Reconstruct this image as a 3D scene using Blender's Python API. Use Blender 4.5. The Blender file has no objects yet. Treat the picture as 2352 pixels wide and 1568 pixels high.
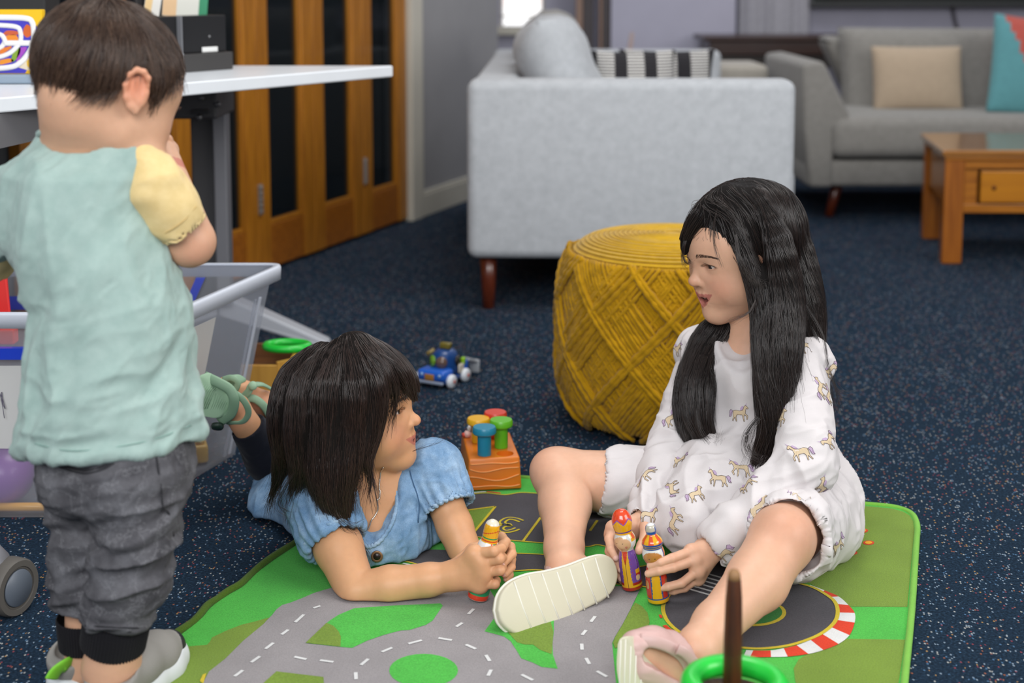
import bpy, bmesh, math, random
import numpy as np
from mathutils import Vector, Matrix, noise as mnoise
from mathutils.bvhtree import BVHTree
random.seed(7); RNG = np.random.default_rng(7)
SC = bpy.context.scene
COL = SC.collection
PI = math.pi

# ------------------------------------------------------------------ camera
F_PX, CX, CY, CAM_H = 3300.0, 1176.0, 356.0, 0.9
TH = math.atan(0.12)
cd = bpy.data.cameras.new('camera'); cam = bpy.data.objects.new('camera', cd); COL.objects.link(cam)
cam.location = (0, 0, CAM_H); cam.rotation_euler = (PI/2 - TH, 0, 0)
cd.sensor_fit = 'HORIZONTAL'; cd.sensor_width = 36.0; cd.lens = F_PX/2352*36
cd.shift_x = 0.0; cd.shift_y = -(784-CY)/2352
cd.dof.use_dof = True; cd.dof.focus_distance = 2.17; cd.dof.aperture_fstop = 3.4
cd.clip_start = 0.05
SC.camera = cam

# ------------------------------------------------------------------ world, lights, exposure
w = bpy.data.worlds.new('world'); SC.world = w; w.use_nodes = True
wn = w.node_tree.nodes['Background']; wn.inputs[0].default_value = (0.93, 0.96, 1.0, 1); wn.inputs[1].default_value = 0.42
def area(name, loc, target, sx, sy, power, color):
    l = bpy.data.lights.new(name, 'AREA'); l.shape = 'RECTANGLE'; l.size = sx; l.size_y = sy
    l.energy = power; l.color = color
    o = bpy.data.objects.new(name, l); COL.objects.link(o); o.location = loc
    d = Vector(target) - Vector(loc); o.rotation_euler = d.to_track_quat('-Z', 'Y').to_euler()
    return o
area('window_light', (3.4, 0.4, 2.1), (0.2, 2.3, 0.3), 2.4, 1.7, 66, (1.0, 0.985, 0.96))
area('front_window_light', (-0.5, -1.3, 2.2), (0.1, 2.4, 0.3), 2.6, 1.4, 88, (0.96, 0.98, 1.0))
area('ceiling_light', (0.2, 2.6, 2.65), (0.2, 2.6, 0), 1.2, 1.2, 26, (1.0, 0.98, 0.95))
area('back_ceiling_light', (0.9, 5.9, 2.6), (0.9, 5.9, 0), 1.4, 1.2, 16, (0.95, 0.96, 1.0))
vs = SC.view_settings; vs.view_transform = 'Standard'; vs.look = 'None'; vs.exposure = 0.30; vs.gamma = 1.0
vs.use_curve_mapping = False
SC.cycles.max_bounces = 8; SC.cycles.transparent_max_bounces = 16; SC.cycles.caustics_reflective = False

# ------------------------------------------------------------------ picture point -> real place
def ray(px, py):
    x = (px-CX)/F_PX; y = -(py-CY)/F_PX; c, s = math.cos(TH), math.sin(TH)
    return Vector((x, c+y*s, -s+y*c))
def P(px, py, Y):
    d = ray(px, py); k = Y/d.y
    return Vector((d.x*k, Y, CAM_H+d.z*k))
def G(px, py, z=0.0):
    d = ray(px, py); k = (z-CAM_H)/d.z
    return Vector((d.x*k, d.y*k, z))
def pxm(Y): return Y/F_PX          # metres per pixel at depth Y

# ------------------------------------------------------------------ materials
def srgb(h, a=1.0):
    h = h.lstrip('#'); c = [int(h[i:i+2], 16)/255 for i in (0, 2, 4)]
    return tuple([(x/12.92 if x <= 0.04045 else ((x+0.055)/1.055)**2.4) for x in c]+[a])
MATS = {}
class NT:
    def __init__(s, name):
        s.m = bpy.data.materials.new(name); s.m.use_nodes = True; s.t = s.m.node_tree
        s.b = s.t.nodes['Principled BSDF']; s.out = s.t.nodes['Material Output']
    def n(s, typ, **kw):
        nd = s.t.nodes.new(typ)
        for k, v in kw.items():
            if k.startswith('i_'):
                key = k[2:]; key = int(key) if key.isdigit() else key
                nd.inputs[key].default_value = v
            else: setattr(nd, k, v)
        return nd
    def l(s, a, b): s.t.links.new(a, b)
    def ramp(s, fac, stops, interp='LINEAR'):
        r = s.n('ShaderNodeValToRGB'); e = r.color_ramp.elements; r.color_ramp.interpolation = interp
        e[0].position, e[0].color = stops[0]; e[1].position, e[1].color = stops[1]
        for p, c in stops[2:]:
            x = e.new(p); x.color = c
        s.l(fac, r.inputs[0]); return r.outputs[0]
    def bump(s, height, strength=0.3, dist=0.002, prev=None):
        b = s.n('ShaderNodeBump', i_Strength=strength, i_Distance=dist); s.l(height, b.inputs['Height'])
        if prev: s.l(prev, b.inputs['Normal'])
        s.l(b.outputs[0], s.b.inputs['Normal']); return b.outputs[0]
    def coord(s, kind='Object', scale=(1, 1, 1), rot=(0, 0, 0)):
        tc = s.n('ShaderNodeTexCoord'); mp = s.n('ShaderNodeMapping')
        mp.inputs['Scale'].default_value = scale; mp.inputs['Rotation'].default_value = rot
        s.l(tc.outputs[kind], mp.inputs['Vector']); return mp.outputs[0]
    def noise(s, vec, scale, detail=3, rough=0.5):
        n = s.n('ShaderNodeTexNoise', i_Scale=scale, i_Detail=detail, i_Roughness=rough); s.l(vec, n.inputs['Vector']); return n
def mul(c, k): return (min(c[0]*k, 1), min(c[1]*k, 1), min(c[2]*k, 1), 1)
def mat(name, col, rough=0.5, var=0.0, vscale=8, bump=0.0, bscale=200, bdist=0.001, metal=0.0, spec=0.5, coat=0.0, sheen=0.0, sss=0.0, stretch=(1, 1, 1)):
    if name in MATS: return MATS[name]
    t = NT(name); c = srgb(col) if isinstance(col, str) else col
    b = t.b; b.inputs['Base Color'].default_value = c; b.inputs['Roughness'].default_value = rough
    b.inputs['Metallic'].default_value = metal; b.inputs['Specular IOR Level'].default_value = spec
    b.inputs['Coat Weight'].default_value = coat; b.inputs['Sheen Weight'].default_value = sheen
    v = t.coord('Object', stretch)
    n = t.noise(v, vscale, 4)
    a = max(var, 0.03)
    t.l(t.ramp(n.outputs[0], [(0.3, mul(c, 1-a)), (0.7, mul(c, 1+a))]), b.inputs['Base Color'])
    if bump:
        t.bump(t.noise(v, bscale, 2).outputs[0], bump, bdist)
    if sss:
        b.inputs['Subsurface Weight'].default_value = sss; b.inputs['Subsurface Scale'].default_value = 0.006
    MATS[name] = t.m; return t.m
def fabric(name, col, scale=900, var=0.06, rough=0.95, bump=0.35, sheen=0.15, bdist=0.0006, mix=None):
    if name in MATS: return MATS[name]
    t = NT(name); c = srgb(col); v = t.coord('Object')
    wx = t.n('ShaderNodeTexWave', i_Scale=scale/6.28, i_Distortion=1.5, i_Detail=1.0); wx.bands_direction = 'X'; t.l(v, wx.inputs['Vector'])
    wz = t.n('ShaderNodeTexWave', i_Scale=scale/6.28, i_Distortion=1.5, i_Detail=1.0); wz.bands_direction = 'Z'; t.l(v, wz.inputs['Vector'])
    ad = t.n('ShaderNodeMath', operation='ADD'); t.l(wx.outputs['Fac'], ad.inputs[0]); t.l(wz.outputs['Fac'], ad.inputs[1])
    n = t.noise(v, 40, 5, 0.65)
    c2 = srgb(mix) if mix else mul(c, 1+var)
    t.l(t.ramp(n.outputs[0], [(0.3, mul(c, 1-var)), (0.7, c2)]), t.b.inputs['Base Color'])
    t.b.inputs['Roughness'].default_value = rough; t.b.inputs['Specular IOR Level'].default_value = 0.2
    t.b.inputs['Sheen Weight'].default_value = sheen
    t.bump(ad.outputs[0], bump, bdist)
    MATS[name] = t.m; return t.m
def wood(name, col, dark, scale=6, axis='Z', rough=0.4, coat=0.1):
    if name in MATS: return MATS[name]
    t = NT(name); st = {'Z': (14, 14, 1.0), 'X': (1.0, 14, 14), 'Y': (14, 1.0, 14)}[axis]
    v = t.coord('Object', st); n = t.noise(v, scale, 6, 0.6)
    t.l(t.ramp(n.outputs[0], [(0.3, srgb(dark)), (0.72, srgb(col))]), t.b.inputs['Base Color'])
    t.b.inputs['Roughness'].default_value = rough; t.b.inputs['Coat Weight'].default_value = coat
    t.bump(n.outputs[0], 0.08, 0.001); MATS[name] = t.m; return t.m
def attrmat(name, attr='Col', rough=0.5, sss=0.0, bump=0.0, bscale=300, bdist=0.0005, coat=0.0, sheen=0.0, var=0.05, spec=0.4, srad=(1.0, 0.35, 0.2)):
    if name in MATS: return MATS[name]
    t = NT(name); a = t.n('ShaderNodeAttribute', attribute_name=attr); v = t.coord('Object')
    n = t.noise(v, 120, 4); mx = t.n('ShaderNodeMix', data_type='RGBA', blend_type='MULTIPLY'); mx.inputs[0].default_value = 1.0
    t.l(a.outputs['Color'], mx.inputs[6]); t.l(t.ramp(n.outputs[0], [(0.3, (1-var,)*3+(1,)), (0.7, (1, 1, 1, 1))]), mx.inputs[7])
    t.l(mx.outputs[2], t.b.inputs['Base Color']); t.b.inputs['Roughness'].default_value = rough
    t.b.inputs['Specular IOR Level'].default_value = spec; t.b.inputs['Coat Weight'].default_value = coat; t.b.inputs['Sheen Weight'].default_value = sheen
    if sss:
        t.b.inputs['Subsurface Weight'].default_value = sss; t.b.inputs['Subsurface Scale'].default_value = 0.004
        t.b.inputs['Subsurface Radius'].default_value = srad
    if bump: t.bump(t.noise(v, bscale, 3).outputs[0], bump, bdist)
    MATS[name] = t.m; return t.m

# ------------------------------------------------------------------ objects
OFF = {}
def woff(o): return OFF.get(o.name, Vector((0, 0, 0)))
def obj(name, me, m=None, parent=None, smooth=True, label=None, kind=None):
    """me: bmesh, Mesh or (verts, faces), in world coordinates"""
    if isinstance(me, tuple):
        vs_, fs_ = me; mesh = bpy.data.meshes.new(name); mesh.from_pydata([tuple(v) for v in vs_], [], [tuple(f) for f in fs_]); mesh.update()
    elif isinstance(me, bmesh.types.BMesh):
        mesh = bpy.data.meshes.new(name); bmesh.ops.recalc_face_normals(me, faces=me.faces[:]); me.to_mesh(mesh); me.free()
    else: mesh = me
    if m is not None:
        for x in (m if isinstance(m, (list, tuple)) else [m]): mesh.materials.append(x)
    if smooth and len(mesh.polygons): mesh.polygons.foreach_set('use_smooth', [True]*len(mesh.polygons))
    o = bpy.data.objects.new(name, mesh); COL.objects.link(o)
    if parent is not None:
        off = woff(parent); mesh.transform(Matrix.Translation(-off)); o.parent = parent; OFF[o.name] = off
    else:
        # top level mesh: origin at its base
        if len(mesh.vertices):
            co = np.empty(len(mesh.vertices)*3, np.float32); mesh.vertices.foreach_get('co', co); co = co.reshape(-1, 3)
            lo, hi = co.min(0), co.max(0); base = Vector(((lo[0]+hi[0])/2, (lo[1]+hi[1])/2, lo[2]))
            mesh.transform(Matrix.Translation(-base)); o.location = base; OFF[o.name] = base
    if label: o['label'] = label
    if kind: o['kind'] = kind
    return o
def tag(o, label, cat, group=None):
    o['label'] = label; o['category'] = cat
    if group: o['group'] = group
    return o
def thing(name, label, cat, loc=(0, 0, 0), group=None):
    o = bpy.data.objects.new(name, None); COL.objects.link(o); o.location = loc; o.empty_display_size = 0.05
    OFF[o.name] = Vector(loc); return tag(o, label, cat, group)
def struct(o): o['kind'] = 'structure'; return o
def autosmooth(o, ang=40):
    try:
        me = o.data; me.set_sharp_from_angle(angle=math.radians(ang))
    except Exception: pass
    return o

# ------------------------------------------------------------------ mesh helpers
def bx(x0, x1, y0, y1, z0, z1, bev=0.0, seg=2, bm=None, M=None):
    b = bmesh.new(); r = bmesh.ops.create_cube(b, size=1.0)
    for v in b.verts: v.co = Vector(((x0+x1)/2+v.co.x*(x1-x0), (y0+y1)/2+v.co.y*(y1-y0), (z0+z1)/2+v.co.z*(z1-z0)))
    if bev: bmesh.ops.bevel(b, geom=b.edges[:], offset=bev, segments=seg, profile=0.5, affect='EDGES')
    if M is not None: b.transform(M)
    return join(bm, b)
def join(bm, b):
    if bm is None: return b
    me = bpy.data.meshes.new('tmp'); b.to_mesh(me); b.free(); bm.from_mesh(me); bpy.data.meshes.remove(me); return bm
def prism(pts, z0, z1, bev=0.0, bm=None, M=None, seg=2):
    b = bmesh.new(); vs_ = [b.verts.new((p[0], p[1], z0)) for p in pts]; f = b.faces.new(vs_)
    r = bmesh.ops.extrude_face_region(b, geom=[f]); 
    for v in r['geom']:
        if isinstance(v, bmesh.types.BMVert): v.co.z = z1
    bmesh.ops.recalc_face_normals(b, faces=b.faces[:])
    if bev: bmesh.ops.bevel(b, geom=b.edges[:], offset=bev, segments=seg, profile=0.5, affect='EDGES')
    if M is not None: b.transform(M)
    return join(bm, b)
def hull8(c, bev=0.0, bm=None, seg=2):
    """c: 4 bottom corners, 4 top corners"""
    b = bmesh.new(); v = [b.verts.new(x) for x in c]
    for f in ((0, 1, 2, 3), (4, 7, 6, 5), (0, 4, 5, 1), (1, 5, 6, 2), (2, 6, 7, 3), (3, 7, 4, 0)): b.faces.new([v[i] for i in f])
    bmesh.ops.recalc_face_normals(b, faces=b.faces[:])
    if bev: bmesh.ops.bevel(b, geom=b.edges[:], offset=bev, segments=seg, profile=0.5, affect='EDGES')
    return join(bm, b)
def lathe(prof, n=32, M=None, bm=None, cap=True):
    b = bmesh.new(); rings = []
    for r, z in prof:
        if r <= 1e-6: rings.append([b.verts.new((0, 0, z))])
        else: rings.append([b.verts.new((r*math.cos(2*PI*i/n), r*math.sin(2*PI*i/n), z)) for i in range(n)])
    for a, c in zip(rings, rings[1:]):
        if len(a) == 1 and len(c) == 1: continue
        for i in range(n):
            j = (i+1) % n
            if len(a) == 1: b.faces.new((a[0], c[j], c[i]))
            elif len(c) == 1: b.faces.new((a[i], a[j], c[0]))
            else: b.faces.new((a[i], a[j], c[j], c[i]))
    if cap:
        if len(rings[0]) > 1: b.faces.new(rings[0][::-1])
        if len(rings[-1]) > 1: b.faces.new(rings[-1])
    if M is not None: b.transform(M)
    return join(bm, b)
def tube(pts, r, n=8, bm=None, closed=False, flat=1.0, up=None):
    pts = [Vector(p) for p in pts]; N = len(pts); rr = r if isinstance(r, (list, tuple)) else [r]*N
    b = bmesh.new(); rings = []; T0 = None; nrm = None
    for i, p in enumerate(pts):
        if closed: t = (pts[(i+1) % N]-pts[i-1]).normalized()
        else: t = (pts[min(i+1, N-1)]-pts[max(i-1, 0)]).normalized()
        if nrm is None:
            a = Vector(up) if up is not None else (Vector((0, 0, 1)) if abs(t.z) < 0.9 else Vector((1, 0, 0)))
            nrm = (a - t*a.dot(t)).normalized()
        else: nrm = (nrm - t*nrm.dot(t)).normalized()
        bi = t.cross(nrm)
        rings.append([b.verts.new(p + nrm*(rr[i]*flat*math.cos(2*PI*k/n)) + bi*(rr[i]*math.sin(2*PI*k/n))) for k in range(n)])
    for i in range(N if closed else N-1):
        a, c = rings[i], rings[(i+1) % N]
        for k in range(n): b.faces.new((a[k], a[(k+1) % n], c[(k+1) % n], c[k]))
    if not closed:
        b.faces.new(rings[0][::-1]); b.faces.new(rings[-1])
    return join(bm, b)
def spline(pts, n=8):
    """Catmull-Rom through points -> list of Vectors"""
    p = [Vector(x) for x in pts]; out = []
    p = [p[0]*2-p[1]]+p+[p[-1]*2-p[-2]]
    for i in range(1, len(p)-2):
        for k in range(n):
            t = k/n; a, b_, c, d = p[i-1], p[i], p[i+1], p[i+2]
            out.append(0.5*((2*b_)+(c-a)*t+(2*a-5*b_+4*c-d)*t*t+(-a+3*b_-3*c+d)*t**3))
    out.append(p[-2]); return out
def frame(o, z, x=None):
    """matrix with local Z along z, origin o"""
    z = Vector(z).normalized(); a = Vector(x) if x is not None else (Vector((1, 0, 0)) if abs(z.x) < 0.9 else Vector((0, 1, 0)))
    xx = (a-z*a.dot(z)).normalized(); yy = z.cross(xx)
    m = Matrix((xx, yy, z)).transposed().to_4x4(); m.translation = Vector(o); return m
def setcol(me, cols, name='Col'):
    a = me.color_attributes.new(name, 'FLOAT_COLOR', 'POINT')
    c = np.ones((len(me.vertices), 4), np.float32); c[:, :3] = cols[:, :3]; a.data.foreach_set('color', c.ravel())
def verts_np(me):
    co = np.empty(len(me.vertices)*3, np.float32); me.vertices.foreach_get('co', co); return co.reshape(-1, 3)
def lin(h): return np.array(srgb(h)[:3], np.float32)
# ================================================================== ROOM SHELL
def carpet_mat():
    t = NT('speckled_carpet'); v = t.coord('Object')
    # base pile
    n1 = t.noise(v, 260, 3, 0.6); base = t.ramp(n1.outputs[0], [(0.3, srgb('#0f1924')), (0.55, srgb('#1c2d3e')), (0.75, srgb('#30475c'))])
    st = t.coord('Object', (300, 190, 1), (0, 0, 0.25)); vo = t.n('ShaderNodeTexVoronoi', i_Scale=1.0); vo.voronoi_dimensions = '2D'; t.l(st, vo.inputs['Vector'])
    sep = t.n('ShaderNodeSeparateColor'); t.l(vo.outputs['Color'], sep.inputs[0])
    pick = t.ramp(sep.outputs[0], [(0.0, (0, 0, 0, 1)), (0.86, (0, 0, 0, 1)), (0.87, (0.6, 0.6, 0.6, 1))], 'CONSTANT')
    dist = t.ramp(vo.outputs['Distance'], [(0.25, (1, 1, 1, 1)), (0.55, (0, 0, 0, 1))])
    fac = t.n('ShaderNodeMath', operation='MULTIPLY'); t.l(pick, fac.inputs[0]); t.l(dist, fac.inputs[1])
    hue = t.ramp(sep.outputs[1], [(0.0, srgb('#9fb2c4')), (0.3, srgb('#c9c9c4')), (0.5, srgb('#5f86ad')), (0.66, srgb('#b06a48')), (0.78, srgb('#a34a52')), (0.9, srgb('#c79a58'))], 'CONSTANT')
    mx = t.n('ShaderNodeMix', data_type='RGBA'); t.l(fac.outputs[0], mx.inputs[0]); t.l(base, mx.inputs[6]); t.l(hue, mx.inputs[7])
    t.l(mx.outputs[2], t.b.inputs['Base Color']); t.b.inputs['Roughness'].default_value = 1.0; t.b.inputs['Specular IOR Level'].default_value = 0.1
    t.bump(n1.outputs[0], 0.6, 0.003); return t.m
fl = obj('floor', bx(-4.5, 4.5, -3.2, 8.2, -0.05, 0.0), carpet_mat(), smooth=False); struct(fl)

M_grey = mat('grey_wall_paint', '#8f8e90', 0.85, 0.02)
M_lav = mat('lavender_wall_paint', '#a3a1b0', 0.85, 0.02)
M_cream = mat('cream_gloss_paint', '#c3beb1', 0.45, 0.02)
M_wood = wood('golden_timber', '#b9781f', '#8d5512', 5, 'Z', 0.35)
M_woodr = wood('golden_timber_rail', '#a8641a', '#7a440f', 5, 'X', 0.35)
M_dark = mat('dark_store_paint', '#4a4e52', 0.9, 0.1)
M_metal = mat('brushed_steel', '#b9b6b2', 0.35, 0.05, metal=0.8)

# door wall: runs from A towards B and on to the outer corner
WA = Vector((-0.728, 4.499, 0)); WD = Vector((0.352, 0.936, 0)).normalized(); WN = Vector((WD.y, -WD.x, 0))   # WN faces the room
def W(s, d, z): return WA + WD*s + WN*d + Vector((0, 0, z))
def wbox(s0, s1, d0, d1, z0, z1, bev=0.0, bm=None):
    return hull8([W(s0, d0, z0), W(s1, d0, z0), W(s1, d1, z0), W(s0, d1, z0), W(s0, d0, z1), W(s1, d0, z1), W(s1, d1, z1), W(s0, d1, z1)], bev, bm)
HD = 2.1
glass = NT('door_glass'); glass.b.inputs['Base Color'].default_value = (0.02, 0.025, 0.03, 1); glass.b.inputs['Roughness'].default_value = 0.04
tr = glass.n('ShaderNodeBsdfTransparent'); tr.inputs[0].default_value = (0.72, 0.76, 0.78, 1); mxs = glass.n('ShaderNodeMixShader'); mxs.inputs[0].default_value = 0.25
glass.l(tr.outputs[0], mxs.inputs[1]); glass.l(glass.b.outputs[0], mxs.inputs[2]); glass.l(mxs.outputs[0], glass.out.inputs[0])
LW = 0.3605; s = -0.137-LW*3; SL_, SR_ = 0.068, 0.074
for i in range(6):
    s0 = s+LW*i; s1 = s0+LW-0.004
    if i == 5: s1 = s0+LW
    nm = 'door_%d' % (i+1)
    b = wbox(s0, s0+SL_, -0.036, 0.0, 0.012, HD, 0.003); wbox(s1-SR_, s1, -0.036, 0.0, 0.012, HD, 0.003, b)
    d = obj(nm, b, M_wood, smooth=False); struct(d)
    obj('bottom_rail', wbox(s0+SL_-0.0005, s1-SR_+0.0005, -0.034, -0.004, 0.012, 0.148, 0.003), M_woodr, d, smooth=False)
    obj('top_rail', wbox(s0+SL_-0.0005, s1-SR_+0.0005, -0.034, -0.004, HD-0.12, HD, 0.003), M_woodr, d, smooth=False)
    g = obj('pane', wbox(s0+SL_-0.004, s1-SR_+0.004, -0.023, -0.018, 0.145, HD-0.117), glass.m, d, smooth=False)
    mb = wbox(s0+SL_, s0+SL_+0.009, -0.030, -0.006, 0.148, HD-0.12, 0.003); wbox(s1-SR_-0.009, s1-SR_, -0.030, -0.006, 0.148, HD-0.12, 0.003, mb)
    wbox(s0+SL_+0.009, s1-SR_-0.009, -0.030, -0.006, 0.148, 0.162, 0.003, mb)
    obj('glazing_bead', mb, M_wood, d, smooth=False)
    if i in (3, 5):
        hb = wbox(s0-0.010, s0+0.012, 0.0, 0.006, 0.19, 0.285, 0.002)
        for k in range(5): hb = wbox(s0-0.005, s0+0.007, 0.005, 0.011, 0.194+k*0.018, 0.208+k*0.018, 0.002, hb)
        obj('hinge', hb, M_metal, d, smooth=False)
sE = s+LW*6
struct(obj('trim_1', wbox(sE+0.004, sE+0.105, -0.06, 0.022, 0.0, 2.2, 0.004), M_cream, smooth=False))
sC = sE+0.105; sEnd = sE+0.95
struct(obj('wall_left', wbox(sC, sEnd, -0.14, 0.0, 0.0, 2.7), M_grey, smooth=False))
struct(obj('wall_header', wbox(s, sC, -0.1, 0.0, HD+0.01, 2.7), M_grey, smooth=False))
bb = wbox(sC, sEnd+0.012, 0.0, 0.014, 0.0, 0.088, 0.003); wbox(sC, sEnd+0.012, 0.0, 0.010, 0.088, 0.100, 0.003, bb)
struct(obj('baseboard_left', bb, M_cream, smooth=False))
# dark store room behind the glass doors
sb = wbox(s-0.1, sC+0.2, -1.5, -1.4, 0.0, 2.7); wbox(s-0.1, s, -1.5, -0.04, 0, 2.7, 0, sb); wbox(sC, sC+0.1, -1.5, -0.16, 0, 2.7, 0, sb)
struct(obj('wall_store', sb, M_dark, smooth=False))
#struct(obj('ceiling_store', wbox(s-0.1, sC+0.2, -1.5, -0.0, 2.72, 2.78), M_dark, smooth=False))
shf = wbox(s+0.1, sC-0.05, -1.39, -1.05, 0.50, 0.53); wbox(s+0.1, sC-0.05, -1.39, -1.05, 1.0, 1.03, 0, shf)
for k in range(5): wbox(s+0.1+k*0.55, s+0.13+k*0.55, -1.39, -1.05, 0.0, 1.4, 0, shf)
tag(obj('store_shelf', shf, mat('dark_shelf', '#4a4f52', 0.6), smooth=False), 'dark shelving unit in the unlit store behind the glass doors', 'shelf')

# back wall with window, pier, recess
YB = 7.4
xw0, xw1, zs = P(1150, 0, YB).x, P(1250, 0, YB).x, P(1200, 60, YB).z
wb = bx(-3.0, xw0, YB, YB+0.15, 0, 2.7); bx(xw0, xw1, YB, YB+0.15, 0, zs, bm=wb); bx(xw0, xw1, YB, YB+0.15, 1.7, 2.7, bm=wb)
bx(xw1, 4.4, YB, YB+0.15, 0, 2.7, bm=wb)
struct(obj('wall_back', wb, M_lav, smooth=False))
wf = obj('window_1', bx(xw0-0.02, xw1+0.02, YB-0.035, YB+0.0, zs-0.045, zs-0.0, 0.004), M_cream, smooth=False); struct(wf)
fb = bx(xw0, xw0+0.012, YB+0.02, YB+0.07, zs, 1.7); bx(xw1-0.012, xw1, YB+0.02, YB+0.07, zs, 1.7, bm=fb)
bx(xw0, xw1, YB+0.02, YB+0.07, zs+0.046, zs+0.053, bm=fb)
obj('window_frame', fb, M_cream, wf, smooth=False)
em = NT('daylit_pane'); e = em.n('ShaderNodeEmission'); tc = em.coord('Object'); sx = em.n('ShaderNodeSeparateXYZ'); em.l(tc, sx.inputs[0])
em.l(em.ramp(sx.outputs[2], [(0.0, (0.95, 0.97, 1, 1)), (0.13, (1, 0.98, 0.98, 1)), (0.22, srgb('#ffe3df'))]), e.inputs[0]); e.inputs[1].default_value = 1.15; em.l(e.outputs[0], em.out.inputs[0])
obj('pane', bx(xw0, xw1, YB+0.072, YB+0.080, zs, 1.7), em.m, wf, smooth=False)
# pier (its light put into the lavender) and the dark door frame beside it
xp0, xp1 = P(1404, 0, 7.15).x, P(1690, 0, 7.15).x
struct(obj('wall_pier', bx(xp0, xp1, 7.15, YB-0.002, 0, 2.7), mat('lavender_paint_lit', '#aeacbc', 0.85, 0.02), smooth=False))
M_dkd = mat('dark_brown_door', '#413a3c', 0.6, 0.1); M_tan = mat('tan_edge', '#8c7162', 0.6, 0.1)
dd = obj('door_7', bx(P(1338, 0, 7.2).x, P(1362, 0, 7.2).x, 7.17, 7.22, 0, 2.05, 0.004), M_dkd, smooth=False); struct(dd)
obj('door_edge', bx(P(1323, 0, 7.2).x, P(1338, 0, 7.2).x-0.0005, 7.17, 7.22, 0, 2.05, 0.004), M_tan, dd, smooth=False)
obj('door_frame', bx(P(1383, 0, 7.2).x, P(1401, 0, 7.2).x, 7.17, 7.22, 0, 2.1, 0.004), M_dkd, dd, smooth=False)
obj('door_edge', bx(P(1376, 0, 7.2).x, P(1383, 0, 7.2).x-0.0005, 7.17, 7.22, 0, 2.1, 0.004), M_tan, dd, smooth=False)
# soft grey curtain in the recess right of the pier
cv, cf = [], []
x0, x1 = P(1700, 0, 7.3).x, P(1862, 0, 7.3).x
NC = 60
for i in range(NC+1):
    u = i/NC; x = x0+(x1-x0)*u; y = 7.33+0.010*math.sin(u*2*PI*4)+0.004*math.sin(u*41)
    cv += [(x, y, 0.02), (x, y, 2.4)]
for i in range(NC): cf.append((2*i, 2*i+2, 2*i+3, 2*i+1))
tag(obj('curtain', (cv, cf), fabric('sheer_grey_cloth', '#a5a3aa', 500)), 'plain pale grey curtain hanging beside the wall pier under the television side', 'curtain')
# right-hand wall, out of the frame
struct(obj('wall_right', bx(4.4, 4.5, 3.2, YB+0.15, 0, 2.7), M_lav, smooth=False))

# television and its cable
TY = 7.30
tv = thing('television', 'wide black flat television on the lavender wall above the grey sofa', 'television', (P(2200, 10, TY).x, TY, P(2200, 13, TY).z))
xt0 = P(1862, 10, TY).x
M_blk = mat('black_plastic', '#17181a', 0.35, 0.05)
z0 = P(1900, 15, TY).z
fr = bx(xt0, xt0+1.5, TY, TY+0.05, z0, z0+0.014, 0.003); bx(xt0, xt0+0.014, TY, TY+0.05, z0+0.014, z0+0.86, 0.003, bm=fr); bx(xt0+1.486, xt0+1.5, TY, TY+0.05, z0+0.014, z0+0.86, 0.003, bm=fr); bx(xt0, xt0+1.5, TY, TY+0.05, z0+0.86, z0+0.874, 0.003, bm=fr)
bx(xt0+0.3, xt0+1.2, TY+0.05, TY+0.098, z0+0.2, z0+0.7, bm=fr)
obj('bezel', fr, mat('dark_grey_bezel', '#3a3b3d', 0.4), tv, smooth=False)
obj('screen', bx(xt0+0.014, xt0+1.486, TY+0.006, TY+0.045, z0+0.014, z0+0.86), mat('tv_glass', '#0d120e', 0.12), tv, smooth=False)
tag(obj('power_cable', tube(spline([P(2188, 14, 7.38), P(2192, 40, 7.385), P(2198, 62, 7.385), P(2206, 84, 7.385)], 6), 0.009, 6), mat('cable_grey', '#4a464c', 0.6)), 'dark cable hanging from the television down the lavender wall', 'cable')

# ================================================================== CONSOLE
M_mah = wood('mahogany', '#3a1d12', '#24100a', 5, 'X', 0.35)
CYC = 6.70
cx0, cx1 = P(1618, 0, CYC).x, 2.75; zt = P(1700, 84, CYC).z
cs = thing('console_table', 'long dark mahogany console table against the back wall behind the grey sofa', 'table', ((cx0+cx1)/2, CYC+0.2, 0))
obj('tabletop', bx(cx0, cx1, CYC, CYC+0.40, zt-0.02, zt, 0.004), M_mah, cs, smooth=False)
zd = P(1700, 127, CYC).z
obj('drawer', bx(cx0+0.03, 1.55, CYC+0.015, CYC+0.38, zd, zt-0.021, 0.004), M_mah, cs, smooth=False)
obj('drawer', bx(1.56, cx1-0.03, CYC+0.015, CYC+0.38, zd, zt-0.021, 0.004), M_mah, cs, smooth=False)
obj('apron', bx(cx0+0.02, cx1-0.02, CYC+0.03, CYC+0.37, zd-0.06, zd-0.001, 0.003), mat('dark_brown_apron', '#1d110c', 0.5), cs, smooth=False)  # apron in a darker brown than the drawers
for lx in (P(1752, 0, CYC).x, cx1-0.09):
    for ly in (CYC+0.04, CYC+0.33): obj('leg', bx(lx, lx+0.05, ly, ly+0.05, 0.0, zd-0.055, 0.004), M_mah, cs, smooth=False)

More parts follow.
